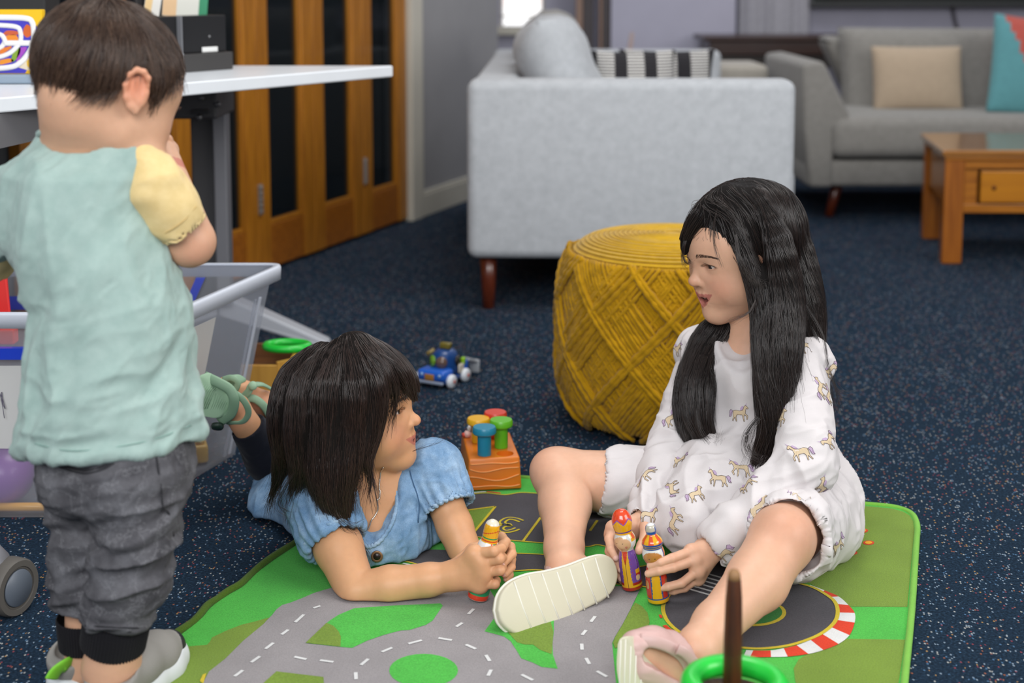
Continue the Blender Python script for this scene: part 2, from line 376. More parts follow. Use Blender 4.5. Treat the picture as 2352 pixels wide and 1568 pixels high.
# ================================================================== SOFAS
M_sofa = fabric('pale_grey_weave', '#adb0b4', 620, 0.05, mix='#b8bbbf')
M_sofa2 = fabric('mid_grey_weave', '#87847f', 620, 0.05, mix='#908d88')
M_leg = wood('walnut_leg', '#6b2d14', '#451a0b', 8, 'Z', 0.3, 0.3)
def pillow(sx, sy, t, M, n=22, pinch=0.10, p=2.6, wob=0.0, seed=0):
    v, f = [], []
    for side in (1, -1):
        for i in range(n+1):
            for j in range(n+1):
                u = -1+2*i/n; w_ = -1+2*j/n
                u = math.sin(u*PI/2)*0.35+u*0.65; w_ = math.sin(w_*PI/2)*0.35+w_*0.65
                h = max(0, (1-abs(u)**p)*(1-abs(w_)**p))**0.5
                x = sx/2*u*(1-pinch*(1-w_*w_)); y = sy/2*w_*(1-pinch*(1-u*u))
                z = side*t/2*h
                if wob: z += side*h*wob*mnoise.noise(Vector((x*9+seed, y*9, side*3.0)))
                v.append(M @ Vector((x, y, z)))
    m_ = (n+1)*(n+1)
    for k in (0, 1):
        for i in range(n):
            for j in range(n):
                a = k*m_+i*(n+1)+j; q = (a, a+n+1, a+n+2, a+1)
                f.append(q if k == 0 else q[::-1])
    b = bmesh.new(); bv = [b.verts.new(x) for x in v]
    for q in f: b.faces.new([bv[i] for i in q])
    bmesh.ops.remove_doubles(b, verts=b.verts[:], dist=1e-5); return b
def placeM(loc, rx=0, ry=0, rz=0):
    return Matrix.Translation(loc) @ Matrix.Rotation(rz, 4, 'Z') @ Matrix.Rotation(ry, 4, 'Y') @ Matrix.Rotation(rx, 4, 'X')
def legM(p0, p1, r0, r1, n=14): return tube([p0, Vector(p0).lerp(Vector(p1), 0.5), p1], [r0, (r0+r1)/2, r1], n)

# sofa seen from its arm side: local u along the arm, v along its length
A5 = math.radians(1.6); SO = Vector((P(1073, 597, 3.86).x, 3.86, 0)); SU = Vector((math.cos(A5), -math.sin(A5), 0)); SV = Vector((math.sin(A5), math.cos(A5), 0))
SM = Matrix((SU, SV, Vector((0, 0, 1)))).transposed().to_4x4(); SM.translation = SO
wA = 0.885
s1 = thing('sofa', 'pale grey three-seat sofa seen from its arm side behind the yellow pouf', 'sofa', tuple(SO+SU*0.45+SV*0.9))
obj('armrest', bx(0, wA, 0, 0.13, 0.150, 0.640, 0.028, 4, M=SM), M_sofa, s1)
obj('armrest', bx(0, wA, 1.72, 1.85, 0.150, 0.640, 0.028, 4, M=SM), M_sofa, s1)
obj('base', bx(0.02, wA-0.02, 0.128, 1.722, 0.155, 0.29, 0.015, 3, M=SM), M_sofa, s1)
obj('backrest', bx(0.01, 0.14, 0.128, 1.722, 0.16, 0.640, 0.025, 4, M=SM), M_sofa, s1)
for k in range(2): obj('seat_cushion', bx(0.16, wA+0.03, 0.135+k*0.79, 0.915+k*0.79, 0.225, 0.40, 0.05, 5, M=SM), M_sofa, s1)
for k in range(2):
    Mc = SM @ placeM((0.26, 0.52+k*0.80, 0.60), 0, math.radians(70), 0)
    obj('back_cushion', pillow(0.42, 0.74, 0.22, Mc, pinch=0.03, p=5, wob=0.02, seed=k*5), M_sofa2 if k else M_sofa, s1)
for (u, v_) in ((0.055, 0.07), (0.80, 0.07), (0.055, 1.78), (0.80, 1.78)):
    obj('leg', legM(SM @ Vector((u, v_, 0.160)), SM @ Vector((u, v_, 0.0)), 0.024, 0.017), M_leg, s1)
# striped cushions on it
def stripe_mat():
    t = NT('black_white_stripes'); v = t.coord('Generated'); sp = t.n('ShaderNodeSeparateXYZ'); t.l(v, sp.inputs[0])
    wv = t.n('ShaderNodeTexWave', i_Scale=3.0, i_Distortion=0.6); wv.bands_direction = 'Z'; t.l(t.coord('Generated', (1, 1, 2.2)), wv.inputs['Vector'])
    wx = t.n('ShaderNodeTexWave', i_Scale=0.95, i_Distortion=0.3); wx.bands_direction = 'X'; t.l(v, wx.inputs['Vector'])
    a = t.ramp(wv.outputs['Fac'], [(0.25, (0, 0, 0, 1)), (0.42, (1, 1, 1, 1))]); b_ = t.ramp(wx.outputs['Fac'], [(0.35, (0, 0, 0, 1)), (0.42, (1, 1, 1, 1))])
    m_ = t.n('ShaderNodeMath', operation='MULTIPLY'); t.l(a, m_.inputs[0]); t.l(b_, m_.inputs[1])
    t.l(t.ramp(m_.outputs[0], [(0.4, srgb('#232125')), (0.6, srgb('#cfccc8'))]), t.b.inputs['Base Color']); t.b.inputs['Roughness'].default_value = 0.95
    t.bump(wv.outputs['Fac'], 0.6, 0.004); return t.m
M_str = stripe_mat()
def cushion_at(pxs, Y, label, m_, thick, rx, rz=0, ry=0, name='cushion', n=22, pinch=0.08):
    x0, y0, x1, y1 = pxs; a, b_ = P(x0, y1, Y), P(x1, y0, Y); wd = b_.x-a.x; ht = b_.z-a.z
    return tag(obj(name, pillow(wd, ht, thick, placeM(((a.x+b_.x)/2, Y, (a.z+b_.z)/2), math.radians(90+rx), ry, rz), n, pinch), m_), label, 'cushion')
cushion_at((1358, 112, 1560, 262), 4.25, 'black and white striped cushion leaning nearest on the pale grey sofa', M_str, 0.12, -18, 0.15, name='striped_cushion')
cushion_at((1420, 112, 1642, 250), 4.62, 'second striped cushion, further back on the pale grey sofa', M_str, 0.12, -12, -0.1, name='striped_cushion')
# beige footstool beyond the sofa
ot = thing('footstool', 'low beige footstool whose top shows just above the pale grey sofa arm', 'stool', (P(1690, 150, 5.9).x, 6.0, 0))
oc = P(1690, 150, 5.9)
obj('seat', bx(oc.x-0.16, oc.x+0.13, 5.85, 6.2, 0.36, P(1690, 147, 5.9).z, 0.03, 4), fabric('beige_weave', '#a59f95', 600), ot)
for dx in (-0.12, 0.09):
    for dy in (5.9, 6.15): obj('leg', legM((oc.x+dx, dy, 0.37), (oc.x+dx, dy, 0), 0.016, 0.012), M_leg, ot)
tag(obj('tan_post', tube([P(1441, 190, 6.6).xy.to_3d(), P(1441, 160, 6.6), P(1452, 74, 6.6)], [0.014, 0.014, 0.008], 8), mat('pale_tan_wood', '#a59089', 0.7)), 'thin pale tan post standing behind the striped cushions', 'post')

# second sofa, front on
Y2 = 5.42
s2 = thing('sofa', 'mid grey sofa facing front with a beige cushion, behind the wooden coffee table', 'sofa', (2.2, Y2+0.4, 0))
def xz(px, py, Y): p = P(px, py, Y); return (p.x, p.z)
def extr(poly, y0, y1, bev=0.02, seg=3):
    b = prism([(x, z) for x, z in poly], 0, 1, 0); b.transform(Matrix(((1, 0, 0, 0), (0, 0, y1-y0, y0), (0, 1, 0, 0), (0, 0, 0, 1))))
    bmesh.ops.recalc_face_normals(b, faces=b.faces[:]); bmesh.ops.bevel(b, geom=b.edges[:], offset=bev, segments=seg, profile=0.5, affect='EDGES'); return b
arm = [xz(1858, 432, Y2), xz(1846, 300, Y2), xz(1842, 146, Y2), xz(1893, 140, Y2), xz(1958, 274, Y2), xz(1915, 300, Y2), xz(1915, 432, Y2)]
obj('armrest', extr(arm, Y2, Y2+0.82), M_sofa2, s2)
armr = [(4.30-(x-1.10), z) for x, z in arm][::-1]
obj('armrest', extr(armr, Y2, Y2+0.82), M_sofa2, s2)
xb0, xb1 = P(1856, 0, Y2).x+0.01, 4.28
obj('base', bx(xb0, xb1, Y2+0.012, Y2+0.8, P(0, 430, Y2).z, P(0, 370, Y2).z, 0.02, 3), M_sofa2, s2)
xs0 = P(1908, 0, Y2).x+0.012; zS0, zS1 = P(0, 366, Y2).z+0.004, P(0, 288, Y2).z+0.035
for k in range(2): obj('seat_cushion', bx(xs0+k*1.33, xs0+1.32+k*1.33, Y2-0.02, Y2+0.66, zS0, zS1, 0.045, 5), M_sofa2, s2)
YBk = Y2+0.70
obj('backrest', extr([xz(1985, 300, YBk), xz(1962, 250, YBk), xz(1887, 98, YBk), xz(1893, 82, YBk), xz(2080, 92, YBk), xz(2272, 94, YBk), xz(2600, 94, YBk), xz(2990, 82, YBk), xz(2995, 98, YBk), xz(2910, 300, YBk)], YBk-0.09, YBk+0.1, 0.025), M_sofa2, s2)
for k in range(2): obj('back_cushion', pillow(1.22, 0.44, 0.19, placeM((xs0+0.76+k*1.25, YBk-0.15, 0.50), math.radians(78)), pinch=0.02, p=6), M_sofa2, s2)
for (x, y) in ((P(1922, 0, Y2).x+0.03, Y2+0.1), (4.1, Y2+0.1), (P(1900, 0, Y2).x, Y2+0.72), (4.15, Y2+0.72)):
    obj('leg', legM((x+0.02, y, 0.155), (x-0.02, y-0.02, 0.0), 0.024, 0.017), M_leg, s2)
M_beige = fabric('sand_linen', '#b3a08a', 900, 0.04)
cushion_at((2000, 104, 2214, 258), 5.80, 'plain beige square cushion on the mid grey sofa', M_beige, 0.13, -14, name='beige_cushion', pinch=0.03)
# three coloured patchwork cushion
xa = P(2262, 60, 5.66)
pc = pillow(0.46, 0.40, 0.14, placeM((xa.x+0.25, 5.64, P(0, 160, 5.66).z), math.radians(74), 0, math.radians(0)) @ Matrix.Rotation(math.radians(-8), 4, 'Z'), 26, 0.03)
po = obj('patchwork_cushion', pc, [fabric('teal_cloth', '#5f989e', 700), fabric('coral_cloth', '#b8594f', 700), fabric('navy_cloth', '#182634', 700)])
tag(po, 'teal, coral and navy patchwork cushion at the frame edge of the grey sofa', 'cushion')
for p_ in po.data.polygons:
    c = po.data.vertices[p_.vertices[0]].co; q = c.x + (c.z-0.2)*0.30
    p_.material_index = 0 if q < -0.105 else (1 if c.z > 0.19 else 2)

# ================================================================== COFFEE TABLE
M_pine = wood('honey_pine', '#b3701c', '#8a4f10', 4, 'X', 0.3, 0.3); M_pinez = wood('honey_pine_leg', '#a4601a', '#7e430d', 4, 'Z', 0.3, 0.3)
ct = thing('coffee_table', 'honey coloured wooden coffee table with a drawer in front of the grey sofa', 'table', (1.95, 4.8, 0))
Ln = G(2183, 606); zT = P(2165, 346, 4.53).z; lx = pxm(4.56)*47
ux = Vector((1, 0.0, 0)); vy = (G(2140, 551)-G(2170, 606)).normalized(); vy = Vector((0.15, 1, 0)).normalized()
o0 = G(2162, 606)
CM = Matrix((ux, vy, Vector((0, 0, 1)))).transposed().to_4x4(); CM.translation = o0
Lc, Dc = 1.1, 0.52
for (a, c) in ((0, 0), (Lc-lx, 0), (0, Dc-lx), (Lc-lx, Dc-lx)): obj('leg', bx(a, a+lx, c, c+lx, 0.0, zT-0.025, 0.004, M=CM), M_pinez, ct, smooth=False)
obj('tabletop', bx(-0.01, Lc+0.01, -0.012, Dc+0.01, zT-0.022, zT, 0.006, M=CM), wood('polished_top', '#a8743c', '#8c5a28', 4, 'X', 0.12, 0.5), ct, smooth=False)
obj('top_moulding', bx(0.0, Lc, -0.004, Dc, zT-0.034, zT-0.0225, 0.003, M=CM), M_pine, ct, smooth=False)
zr = P(2230, 490, 4.56).z
obj('bottom_shelf', bx(lx*0.5, Lc-lx*0.5, 0.01, Dc-0.01, zr, zr+0.03, 0.003, M=CM), M_pine, ct, smooth=False)
fb = bx(lx, Lc-lx, 0.006, 0.02, zT-0.062, zT-0.034, 0.002, M=CM); bx(lx, lx+0.045, 0.018, 0.03, zr+0.03, zT-0.062, 0.002, M=CM, bm=fb)
obj('front_frame', fb, M_pine, ct, smooth=False)
dr = obj('drawer', bx(lx+0.052, Lc-lx-0.052, 0.0, 0.3, zr+0.034, zT-0.068, 0.004, M=CM), wood('golden_drawer', '#bd7a12', '#a5650e', 3, 'X', 0.3, 0.3), ct, smooth=False)
kn = lathe([(0.0, 0.0), (0.008, 0.0005), (0.0, 0.0008)], 10, CM @ placeM((lx+0.095, -0.0004, (zr+zT)/2-0.02), PI/2))
obj('wood_knot', kn, mat('knot_brown', '#6d3a0c', 0.4), dr)
obj('side_panel', bx(0.012, 0.03, lx, Dc-lx, zr+0.03, zT-0.034, 0.002, M=CM), M_pine, ct, smooth=False)
obj('side_panel', bx(Lc-0.03, Lc-0.012, lx, Dc-lx, zr+0.03, zT-0.034, 0.002, M=CM), M_pine, ct, smooth=False)
# ================================================================== ROAD PLAY MAT
def fuzz(name, col, var=0.24, dark=None):
    if name in MATS: return MATS[name]
    t = NT(name); v = t.coord('Object'); c = srgb(col)
    n = t.noise(v, 520, 3, 0.7); n2 = t.noise(v, 14, 3)
    mx = t.n('ShaderNodeMix', data_type='RGBA', blend_type='MULTIPLY'); mx.inputs[0].default_value = 1.0
    t.l(t.ramp(n.outputs[0], [(0.32, mul(c, 1-var)), (0.68, mul(c, 1+var))]), mx.inputs[6]); t.l(t.ramp(n2.outputs[0], [(0.3, (0.88,)*3+(1,)), (0.7, (1, 1, 1, 1))]), mx.inputs[7])
    t.l(mx.outputs[2], t.b.inputs['Base Color']); t.b.inputs['Roughness'].default_value = 1.0; t.b.inputs['Specular IOR Level'].default_value = 0.05
    t.b.inputs['Sheen Weight'].default_value = 0.1
    t.bump(n.outputs[0], 0.5, 0.002); MATS[name] = t.m; return t.m
MZ = 0.006
gl = lambda pts: [G(x, y, MZ) for x, y in pts]
left_px = [(300, 1560), (345, 1512), (380, 1480), (398, 1464), (429, 1441), (459, 1416), (477, 1395), (498, 1378), (523, 1362), (554, 1344), (582, 1316), (615, 1291), (653, 1265), (690, 1240)]
top_r = [(1945, 1155), (2000, 1158), (2050, 1163), (2080, 1171), (2097, 1182), (2105, 1197), (2107, 1215)]
right_px = [(2105, 1240), (2094, 1400), (2077, 1568)]
Lw = gl(left_px); e = (Lw[-1]-Lw[6]).normalized(); Tw = gl([(1060, 1085), (1945, 1155)]); td = (Tw[0]-Tw[1]).normalized()
# corner where left and top edges would meet
A_ = Matrix(((e.x, -td.x), (e.y, -td.y))); r_ = A_.inverted() @ Vector((Tw[0].x-Lw[-1].x, Tw[0].y-Lw[-1].y))
cTL = Lw[-1]+e*(r_[0]-0.06); cTL2 = Tw[0]+td*(r_[1]-0.06)
dR = (G(2077, 1568, MZ)-G(2105, 1240, MZ)).normalized()
bR = G(2077, 1568, MZ)+dR*0.18; bL = Lw[0]+Vector((-0.03, -0.16, 0))
outline = [bL]+Lw+[cTL, (cTL+cTL2)/2+(Lw[-1]-bR).normalized()*0.012, cTL2]+[Tw[0]]+gl(top_r)+gl(right_px)+[bR]
def polymesh(pts, z):
    from mathutils.geometry import tessellate_polygon
    q = [Vector((p.x, p.y, 0)) for p in pts]; b = bmesh.new(); vv = [b.verts.new((p.x, p.y, z)) for p in pts]
    for t in tessellate_polygon([q]):
        c = (q[t[1]]-q[t[0]]).cross(q[t[2]]-q[t[0]]).z
        if abs(c) < 1e-10: continue
        b.faces.new([vv[i] for i in (t if c > 0 else t[::-1])])
    return b
M_gr = fuzz('mat_green', '#4cb244'); M_ol = fuzz('mat_olive', '#748f33'); M_rd = fuzz('mat_road_grey', '#948f90', 0.14); M_dk = fuzz('mat_dark_grey', '#4b484d', 0.2)
M_ye = fuzz('mat_yellow', '#cdb62a', 0.1); M_wh = fuzz('mat_white', '#d9d9d8', 0.06); M_re = fuzz('mat_red', '#d43a1c', 0.1); M_edge = fuzz('mat_edge_green', '#7dbb4a', 0.08); M_under = fuzz('mat_backing', '#4b6420', 0.2); M_or = fuzz('mat_orange', '#e8a820', 0.08)
b = bmesh.new(); top = [b.verts.new((p.x, p.y, MZ)) for p in outline]; bot = [b.verts.new((p.x, p.y, 0.0006)) for p in outline]
for i in range(len(top)): j = (i+1) % len(top); b.faces.new((top[i], bot[i], bot[j], top[j]))
pmT = polymesh(outline, MZ); join(b, pmT); bmesh.ops.remove_doubles(b, verts=b.verts[:], dist=1e-6)
pm = obj('play_mat', b, M_gr, smooth=False); tag(pm, 'green road-map play mat under the two seated and lying girls', 'mat')
# raised bound edge
eR = tube([p+Vector((0, 0, -0.001)) for p in spline(gl(top_r)+gl(right_px)+[bR], 4)], 0.0052, 8); tube([Tw[0]+Vector((0, 0, -0.001)), gl(top_r)[0]+Vector((0, 0, -0.001))], 0.0052, 8, eR)
obj('bound_edge', eR, M_edge, pm)
eL = []
for i, p in enumerate(spline([bL]+Lw, 5)): eL.append(p+Vector((-0.001, 0, 0.000+0.0025*abs(math.sin(i*0.23)))))
obj('curled_edge', tube(eL, 0.0058, 8), M_under, pm)
LEVEL = [0]
def decal(name, pts, m, lev, sp=False, world=False):
    w_ = pts if world else gl(pts)
    if sp: w_ = spline(w_+[w_[0]], 5)[:-1]
    return obj(name, polymesh(w_, MZ+0.0004*lev), m, pm, smooth=False)
def stroke(name, pts, wpx, m, lev, sp=True, closed=False, wy=None):
    """line of constant real width on the mat"""
    w_ = gl(pts); w_ = spline(w_+([w_[0]] if closed else []), 5) if sp else w_
    hw = wpx/2*pxm(2.1); vs_, fs_ = [], []
    for i, p in enumerate(w_):
        d = (w_[min(i+1, len(w_)-1)]-w_[max(i-1, 0)]); d.z = 0; d.normalize(); n_ = Vector((-d.y, d.x, 0))
        a, c = p+n_*hw, p-n_*hw; z = MZ+0.0004*lev; vs_ += [(a.x, a.y, z), (c.x, c.y, z)]
    for i in range(len(w_)-1): fs_.append((2*i, 2*i+1, 2*i+3, 2*i+2))
    return obj(name, (vs_, fs_), m, pm, smooth=False)
def ellipse(cx, cy, rx, ry, n=28, rot=0.0):
    return [(cx+rx*math.cos(a)*math.cos(rot)-ry*math.sin(a)*math.sin(rot), cy+rx*math.cos(a)*math.sin(rot)+ry*math.sin(a)*math.cos(rot)) for a in [2*PI*i/n for i in range(n)]]
# grass patches
decal('olive_patch', [(402, 1487), (475, 1481), (482, 1474), (487, 1464), (518, 1449), (554, 1435), (590, 1426), (618, 1418), (640, 1430), (600, 1500), (560, 1570), (440, 1735), (255, 1720), (300, 1580)], M_ol, 1)
decal('olive_patch', [(1690, 1335), (1860, 1340), (1954, 1393), (2084, 1394), (2100, 1215), (2098, 1197), (2090, 1184), (2075, 1175), (2050, 1168), (2000, 1163), (1945, 1160), (1720, 1150), (1640, 1230), (1660, 1300)], M_ol, 1)
decal('olive_patch', [(2079, 1469), (1937, 1467), (1890, 1490), (1850, 1505), (1834, 1515), (1823, 1535), (1826, 1560), (1870, 1735), (2038, 1735), (2064, 1568)], M_ol, 1)
decal('olive_patch', [(1040, 1095), (1075, 1090), (1085, 1128), (1030, 1140)], M_ol, 1)
decal('olive_patch', [(880, 1300), (935, 1293), (960, 1306), (900, 1322)], M_ol, 1)
# light road
decal('road', [(722, 1362), (692, 1375), (666, 1385), (648, 1390), (635, 1400), (625, 1413), (618, 1420), (605, 1434), (559, 1472), (518, 1513), (480, 1543), (467, 1568), (420, 1740), (1430, 1740), (1415, 1568), (1408, 1500), (1406, 1477), (1413, 1462), (1430, 1434), (1448, 1400), (1471, 1352), (1423, 1347), (1300, 1352), (1180, 1356), (1138, 1376), (1126, 1356), (1060, 1345), (900, 1360), (780, 1345)], M_rd, 2)
decal('green_island', [(814, 1398), (778, 1413), (758, 1426), (750, 1432), (702, 1478), (782, 1487), (809, 1489), (845, 1472), (883, 1459), (921, 1449), (941, 1448), (979, 1436), (994, 1426), (1017, 1392), (1012, 1387), (900, 1392)], M_gr, 3)
decal('olive_patch', [(750, 1432), (766, 1439), (778, 1452), (783, 1464), (782, 1486.6), (702, 1478)], M_ol, 4)
decal('olive_patch', [(635, 1543), (743, 1556), (744, 1568), (748, 1700), (500, 1700), (607, 1568)], M_ol, 3)
decal('green_island', ellipse(973, 1541, 79, 38), M_gr, 3)
decal('green_island', [(1113, 1451), (1141, 1413), (1272, 1420), (1272, 1452), (1269, 1480), (1270, 1505), (1275, 1520), (1281, 1537), (1244, 1533), (1224, 1523), (1197, 1513), (1188, 1497), (1173, 1474), (1158, 1463), (1140, 1458)], M_gr, 3)
decal('olive_patch', [(1165, 1452), (1188, 1477), (1206, 1482), (1224, 1482), (1242, 1495), (1267, 1504), (1269, 1480), (1271, 1452), (1265, 1430)], M_ol, 4)
decal('olive_patch', [(1459, 1385), (1474, 1393), (1487, 1408), (1492, 1429), (1487, 1446), (1471, 1462), (1456, 1467), (1413, 1490), (1408, 1477), (1414, 1462), (1431, 1434), (1449, 1400)], M_ol, 3)
decal('yellow_patch', [(459, 1566), (466, 1551), (474, 1548), (467, 1572)], M_ye, 4)
for a in [(720, 1398, 736, 1393), (678, 1431, 698, 1413), (647, 1459, 662, 1448), (610, 1492, 628, 1478), (577, 1523, 597, 1509), (539, 1555, 558, 1541), (676, 1510, 704, 1516), (735, 1518, 766, 1522), (829, 1529, 846, 1515), (877, 1499, 901, 1489), (938, 1480, 969, 1472), (818, 1562, 817, 1546), (1007, 1467, 1038, 1472), (1070, 1482, 1093, 1492), (1116, 1506, 1125, 1520), (1121, 1554, 1128, 1540), (1048, 1441, 1062, 1432), (1076, 1412, 1088, 1400), (1357, 1430, 1367, 1417), (1337, 1460, 1346, 1449), (1336, 1480, 1337, 1494), (1346, 1513, 1354, 1527), (1371, 1543, 1394, 1556), (1198, 1551, 1224, 1564)]:
    stroke('lane_dash', [a[:2], a[2:]], 7.5, M_wh, 4, sp=False)
# dark hopscotch lane and second dark lane
decal('dark_lane', [(1040, 1144), (1079, 1136), (1117, 1133), (1160, 1137), (1196, 1132), (1237, 1134), (1320, 1140), (1400, 1160), (1450, 1200), (1440, 1262), (1398, 1257), (1372, 1252), (1349, 1256), (1300, 1252), (1250, 1248), (1201, 1244), (1155, 1240), (1084, 1233), (1000, 1228), (980, 1180)], M_dk, 1)
stroke('yellow_line', [(1030, 1147), (1050, 1141), (1079, 1136), (1117, 1133), (1160, 1137), (1196, 1132), (1237, 1134), (1320, 1140)], 4.5, M_ye, 3)
stroke('yellow_line', [(1000, 1228), (1084, 1233), (1155, 1240), (1201, 1244), (1250, 1248), (1300, 1252), (1349, 1256), (1372, 1252), (1398, 1257), (1440, 1262)], 5.5, M_ye, 3)
stroke('red_kerb', [(1035, 1141), (1060, 1137), (1082, 1132.5)], 7, M_re, 2); stroke('white_kerb', [(1084, 1132.3), (1100, 1130.5), (1116, 1129.5)], 6, M_wh, 2); stroke('red_kerb', [(1118, 1129.5), (1135, 1131), (1150, 1133)], 6, M_re, 2)
decal('olive_patch', [(1040, 1177), (1137, 1164), (1082, 1229), (1010, 1226)], M_ol, 2)
for s_ in ([(1040, 1177), (1137, 1164)], [(1138, 1164), (1082, 1231)], [(1242, 1189), (1202, 1243)], [(1372, 1196), (1355, 1220)]): stroke('yellow_line', s_, 7, M_ye, 3, sp=False)
c3 = [(1198, 1198), (1184, 1193), (1169, 1191.5), (1158, 1196), (1154, 1201.5), (1161, 1205.6), (1171, 1206.5)]; c3b = [(1171, 1207), (1157, 1208.5), (1150, 1213.5), (1153, 1219), (1164, 1221.5), (1179, 1218.5), (1189, 1214.5)]
stroke('numeral_three', c3+c3b[1:], 20, M_ye, 3); stroke('numeral_three_inside', c3+c3b[1:], 8, M_dk, 4)
decal('dark_lane', [(880, 1262), (1000, 1262), (1100, 1266), (1178, 1271), (1255, 1275), (1350, 1288), (1400, 1294), (1478, 1301), (1560, 1262), (1640, 1225), (1720, 1235), (1703, 1260), (1686, 1303), (1690, 1345), (1540, 1366), (1478, 1348), (1400, 1340), (1300, 1322), (1242, 1310), (1170, 1313), (1100, 1318), (997, 1302), (931, 1290), (870, 1280)], M_dk, 1)
stroke('yellow_line', [(1100, 1266), (1178, 1271), (1255, 1275), (1350, 1288), (1400, 1294), (1478, 1301), (1560, 1262)], 5, M_ye, 3)
stroke('yellow_line', [(880, 1284), (931, 1290), (964, 1298), (997, 1302), (1100, 1318), (1170, 1313), (1242, 1310), (1300, 1322), (1400, 1340), (1478, 1348), (1530, 1358)], 6, M_ye, 3)
stroke('white_kerb', [(925, 1294), (944, 1298)], 6, M_wh, 2, sp=False); stroke('red_kerb', [(944, 1298), (970, 1302)], 6, M_re, 2, sp=False)
stroke('yellow_line', [(1703, 1258), (1686, 1304)], 7, M_ye, 3, sp=False)
# race track loop
ring = [(1539, 1363), (1523, 1394), (1530, 1423), (1551, 1446), (1577, 1460), (1640, 1480), (1714, 1490), (1766, 1490), (1823, 1481), (1880, 1460), (1914, 1434), (1924, 1409), (1917, 1383), (1891, 1363), (1863, 1349), (1829, 1340), (1760, 1325), (1690, 1320), (1600, 1332)]
decal('race_track', ring, M_dk, 2, sp=True)
stroke('yellow_line', ring[:17], 9, M_ye, 4)
decal('green_island', ellipse(1730, 1409, 76, 31), M_ye, 4); decal('green_island', ellipse(1729, 1408.5, 68, 27), fuzz('mat_deep_green', '#2f7a30'), 5)
for k in range(6):
    a = k*17
    stroke('zebra_stripe', [(1574+a*0.62, 1352-a*0.38), (1645+a*0.62, 1366-a*0.38+6)], 7.5, M_wh, 4, sp=False)
outer = [(1709, 1506), (1723, 1510), (1771, 1510), (1809, 1509), (1857, 1503), (1891, 1494), (1926, 1480), (1951, 1460), (1963, 1431), (1963, 1409), (1949, 1391), (1926, 1371), (1894, 1357), (1860, 1344)]
inner = [(1714, 1494), (1730, 1495), (1770, 1495), (1800, 1490), (1830, 1483), (1862, 1471), (1890, 1458), (1910, 1442), (1922, 1425), (1928, 1408), (1922, 1388), (1907, 1372), (1888, 1361), (1860, 1346)]
oi, ii_ = spline(gl(outer), 6), spline(gl(inner), 6); n_ = len(oi)-1; SEG = 13
for k in range(SEG):
    a, c = round(n_*k/SEG), round(n_*(k+1)/SEG)
    decal('white_kerb' if k % 2 == 0 else 'red_kerb', oi[a:c+1]+ii_[a:c+1][::-1], M_wh if k % 2 == 0 else M_re, 3, world=True)
stroke('red_kerb', [(1526, 1437), (1538, 1447), (1552, 1453)], 10, M_re, 3); stroke('white_kerb', [(1554, 1455), (1566, 1462), (1578, 1467)], 8, M_wh, 3); stroke('red_kerb', [(1516, 1413), (1519, 1420)], 6, M_re, 3, sp=False)
decal('red_ring', ellipse(1936, 1238, 44, 27), M_re, 2); decal('grey_disc', ellipse(1935, 1238, 31, 19), M_rd, 3)
for (x, y) in ((1981, 1219), (1995, 1247), (1956.5, 1270)):
    decal('red_dot', ellipse(x, y, 13, 5), M_re, 2); decal('yellow_dot', ellipse(x, y, 8.5, 3.2), M_or, 3)
MT = MZ+0.0022   # where things stand on the mat

# ================================================================== helpers for toys
def plastic(name, col, rough=0.3): return mat(name, col, rough, 0.03, coat=0.15)
def bake(o):
    dg = bpy.context.evaluated_depsgraph_get(); me = bpy.data.meshes.new_from_object(o.evaluated_get(dg)); o.modifiers.clear(); o.data = me
def boolcut(o, cutter_bm):
    me = bpy.data.meshes.new('cut'); cutter_bm.to_mesh(me); cutter_bm.free(); c = bpy.data.objects.new('cut', me); COL.objects.link(c); c.location = o.location
    me.transform(Matrix.Translation(-o.location)) if o.parent is None else me.transform(Matrix.Translation(-woff(o)))
    if o.parent is not None: c.location = woff(o)
    m_ = o.modifiers.new('b', 'BOOLEAN'); m_.object = c; m_.operation = 'DIFFERENCE'; m_.solver = 'EXACT'
    bpy.context.view_layer.update(); bake(o); bpy.data.objects.remove(c)

# ================================================================== PEG BLOCK
hB = P(1077, 1055, G(1077, 1124, MT).y).z
Bb = [G(1073, 1127.6, MT), G(1198.5, 1122, MT)]; Bt = [G(1077, 1055, hB), G(1193.6, 1048, hB), G(1170.5, 991.5, hB), G(1061, 992, hB)]
bk = (Bt[3]-Bt[0]); bk2 = (Bt[2]-Bt[1])
Bb += [Bb[1]+bk2*1.06, Bb[0]+bk*1.06]
for p in Bb: p.z = MT
M_orange = plastic('orange_plastic', '#d9761b', 0.38)
kb = obj('peg_block', hull8(Bb+Bt, 0.003, seg=3), M_orange, smooth=True); tag(kb, 'orange block toy with wavy ridges and coloured pegs standing in its top', 'toy')
boolcut(kb, lathe([(0.0155, hB-0.012), (0.0155, hB+0.02)], 32, Matrix.Translation(Vector((G(1160, 1041, hB).x, G(1160, 1041, hB).y, 0)))))
autosmooth(kb, 35)
def on_front(u, v): return (Bb[0].lerp(Bb[1], u)).lerp(Bt[0].lerp(Bt[1], u), v)
for v0, amp in ((0.88, -0.10), (0.70, -0.14), (0.42, -0.12), (0.18, -0.12)):
    pts = []
    for i in range(25):
        u = 0.03+0.94*i/24; v = v0+amp*(math.sin(u*PI)*0.75+0.35*math.sin(u*7+v0*9)); p = on_front(u, max(0.05, v)); pts.append(p+Vector((0, -0.0006, 0)))
    obj('wavy_ridge', tube(pts, 0.0013, 6), plastic('pale_orange_ridge', '#e3914a', 0.35), kb)
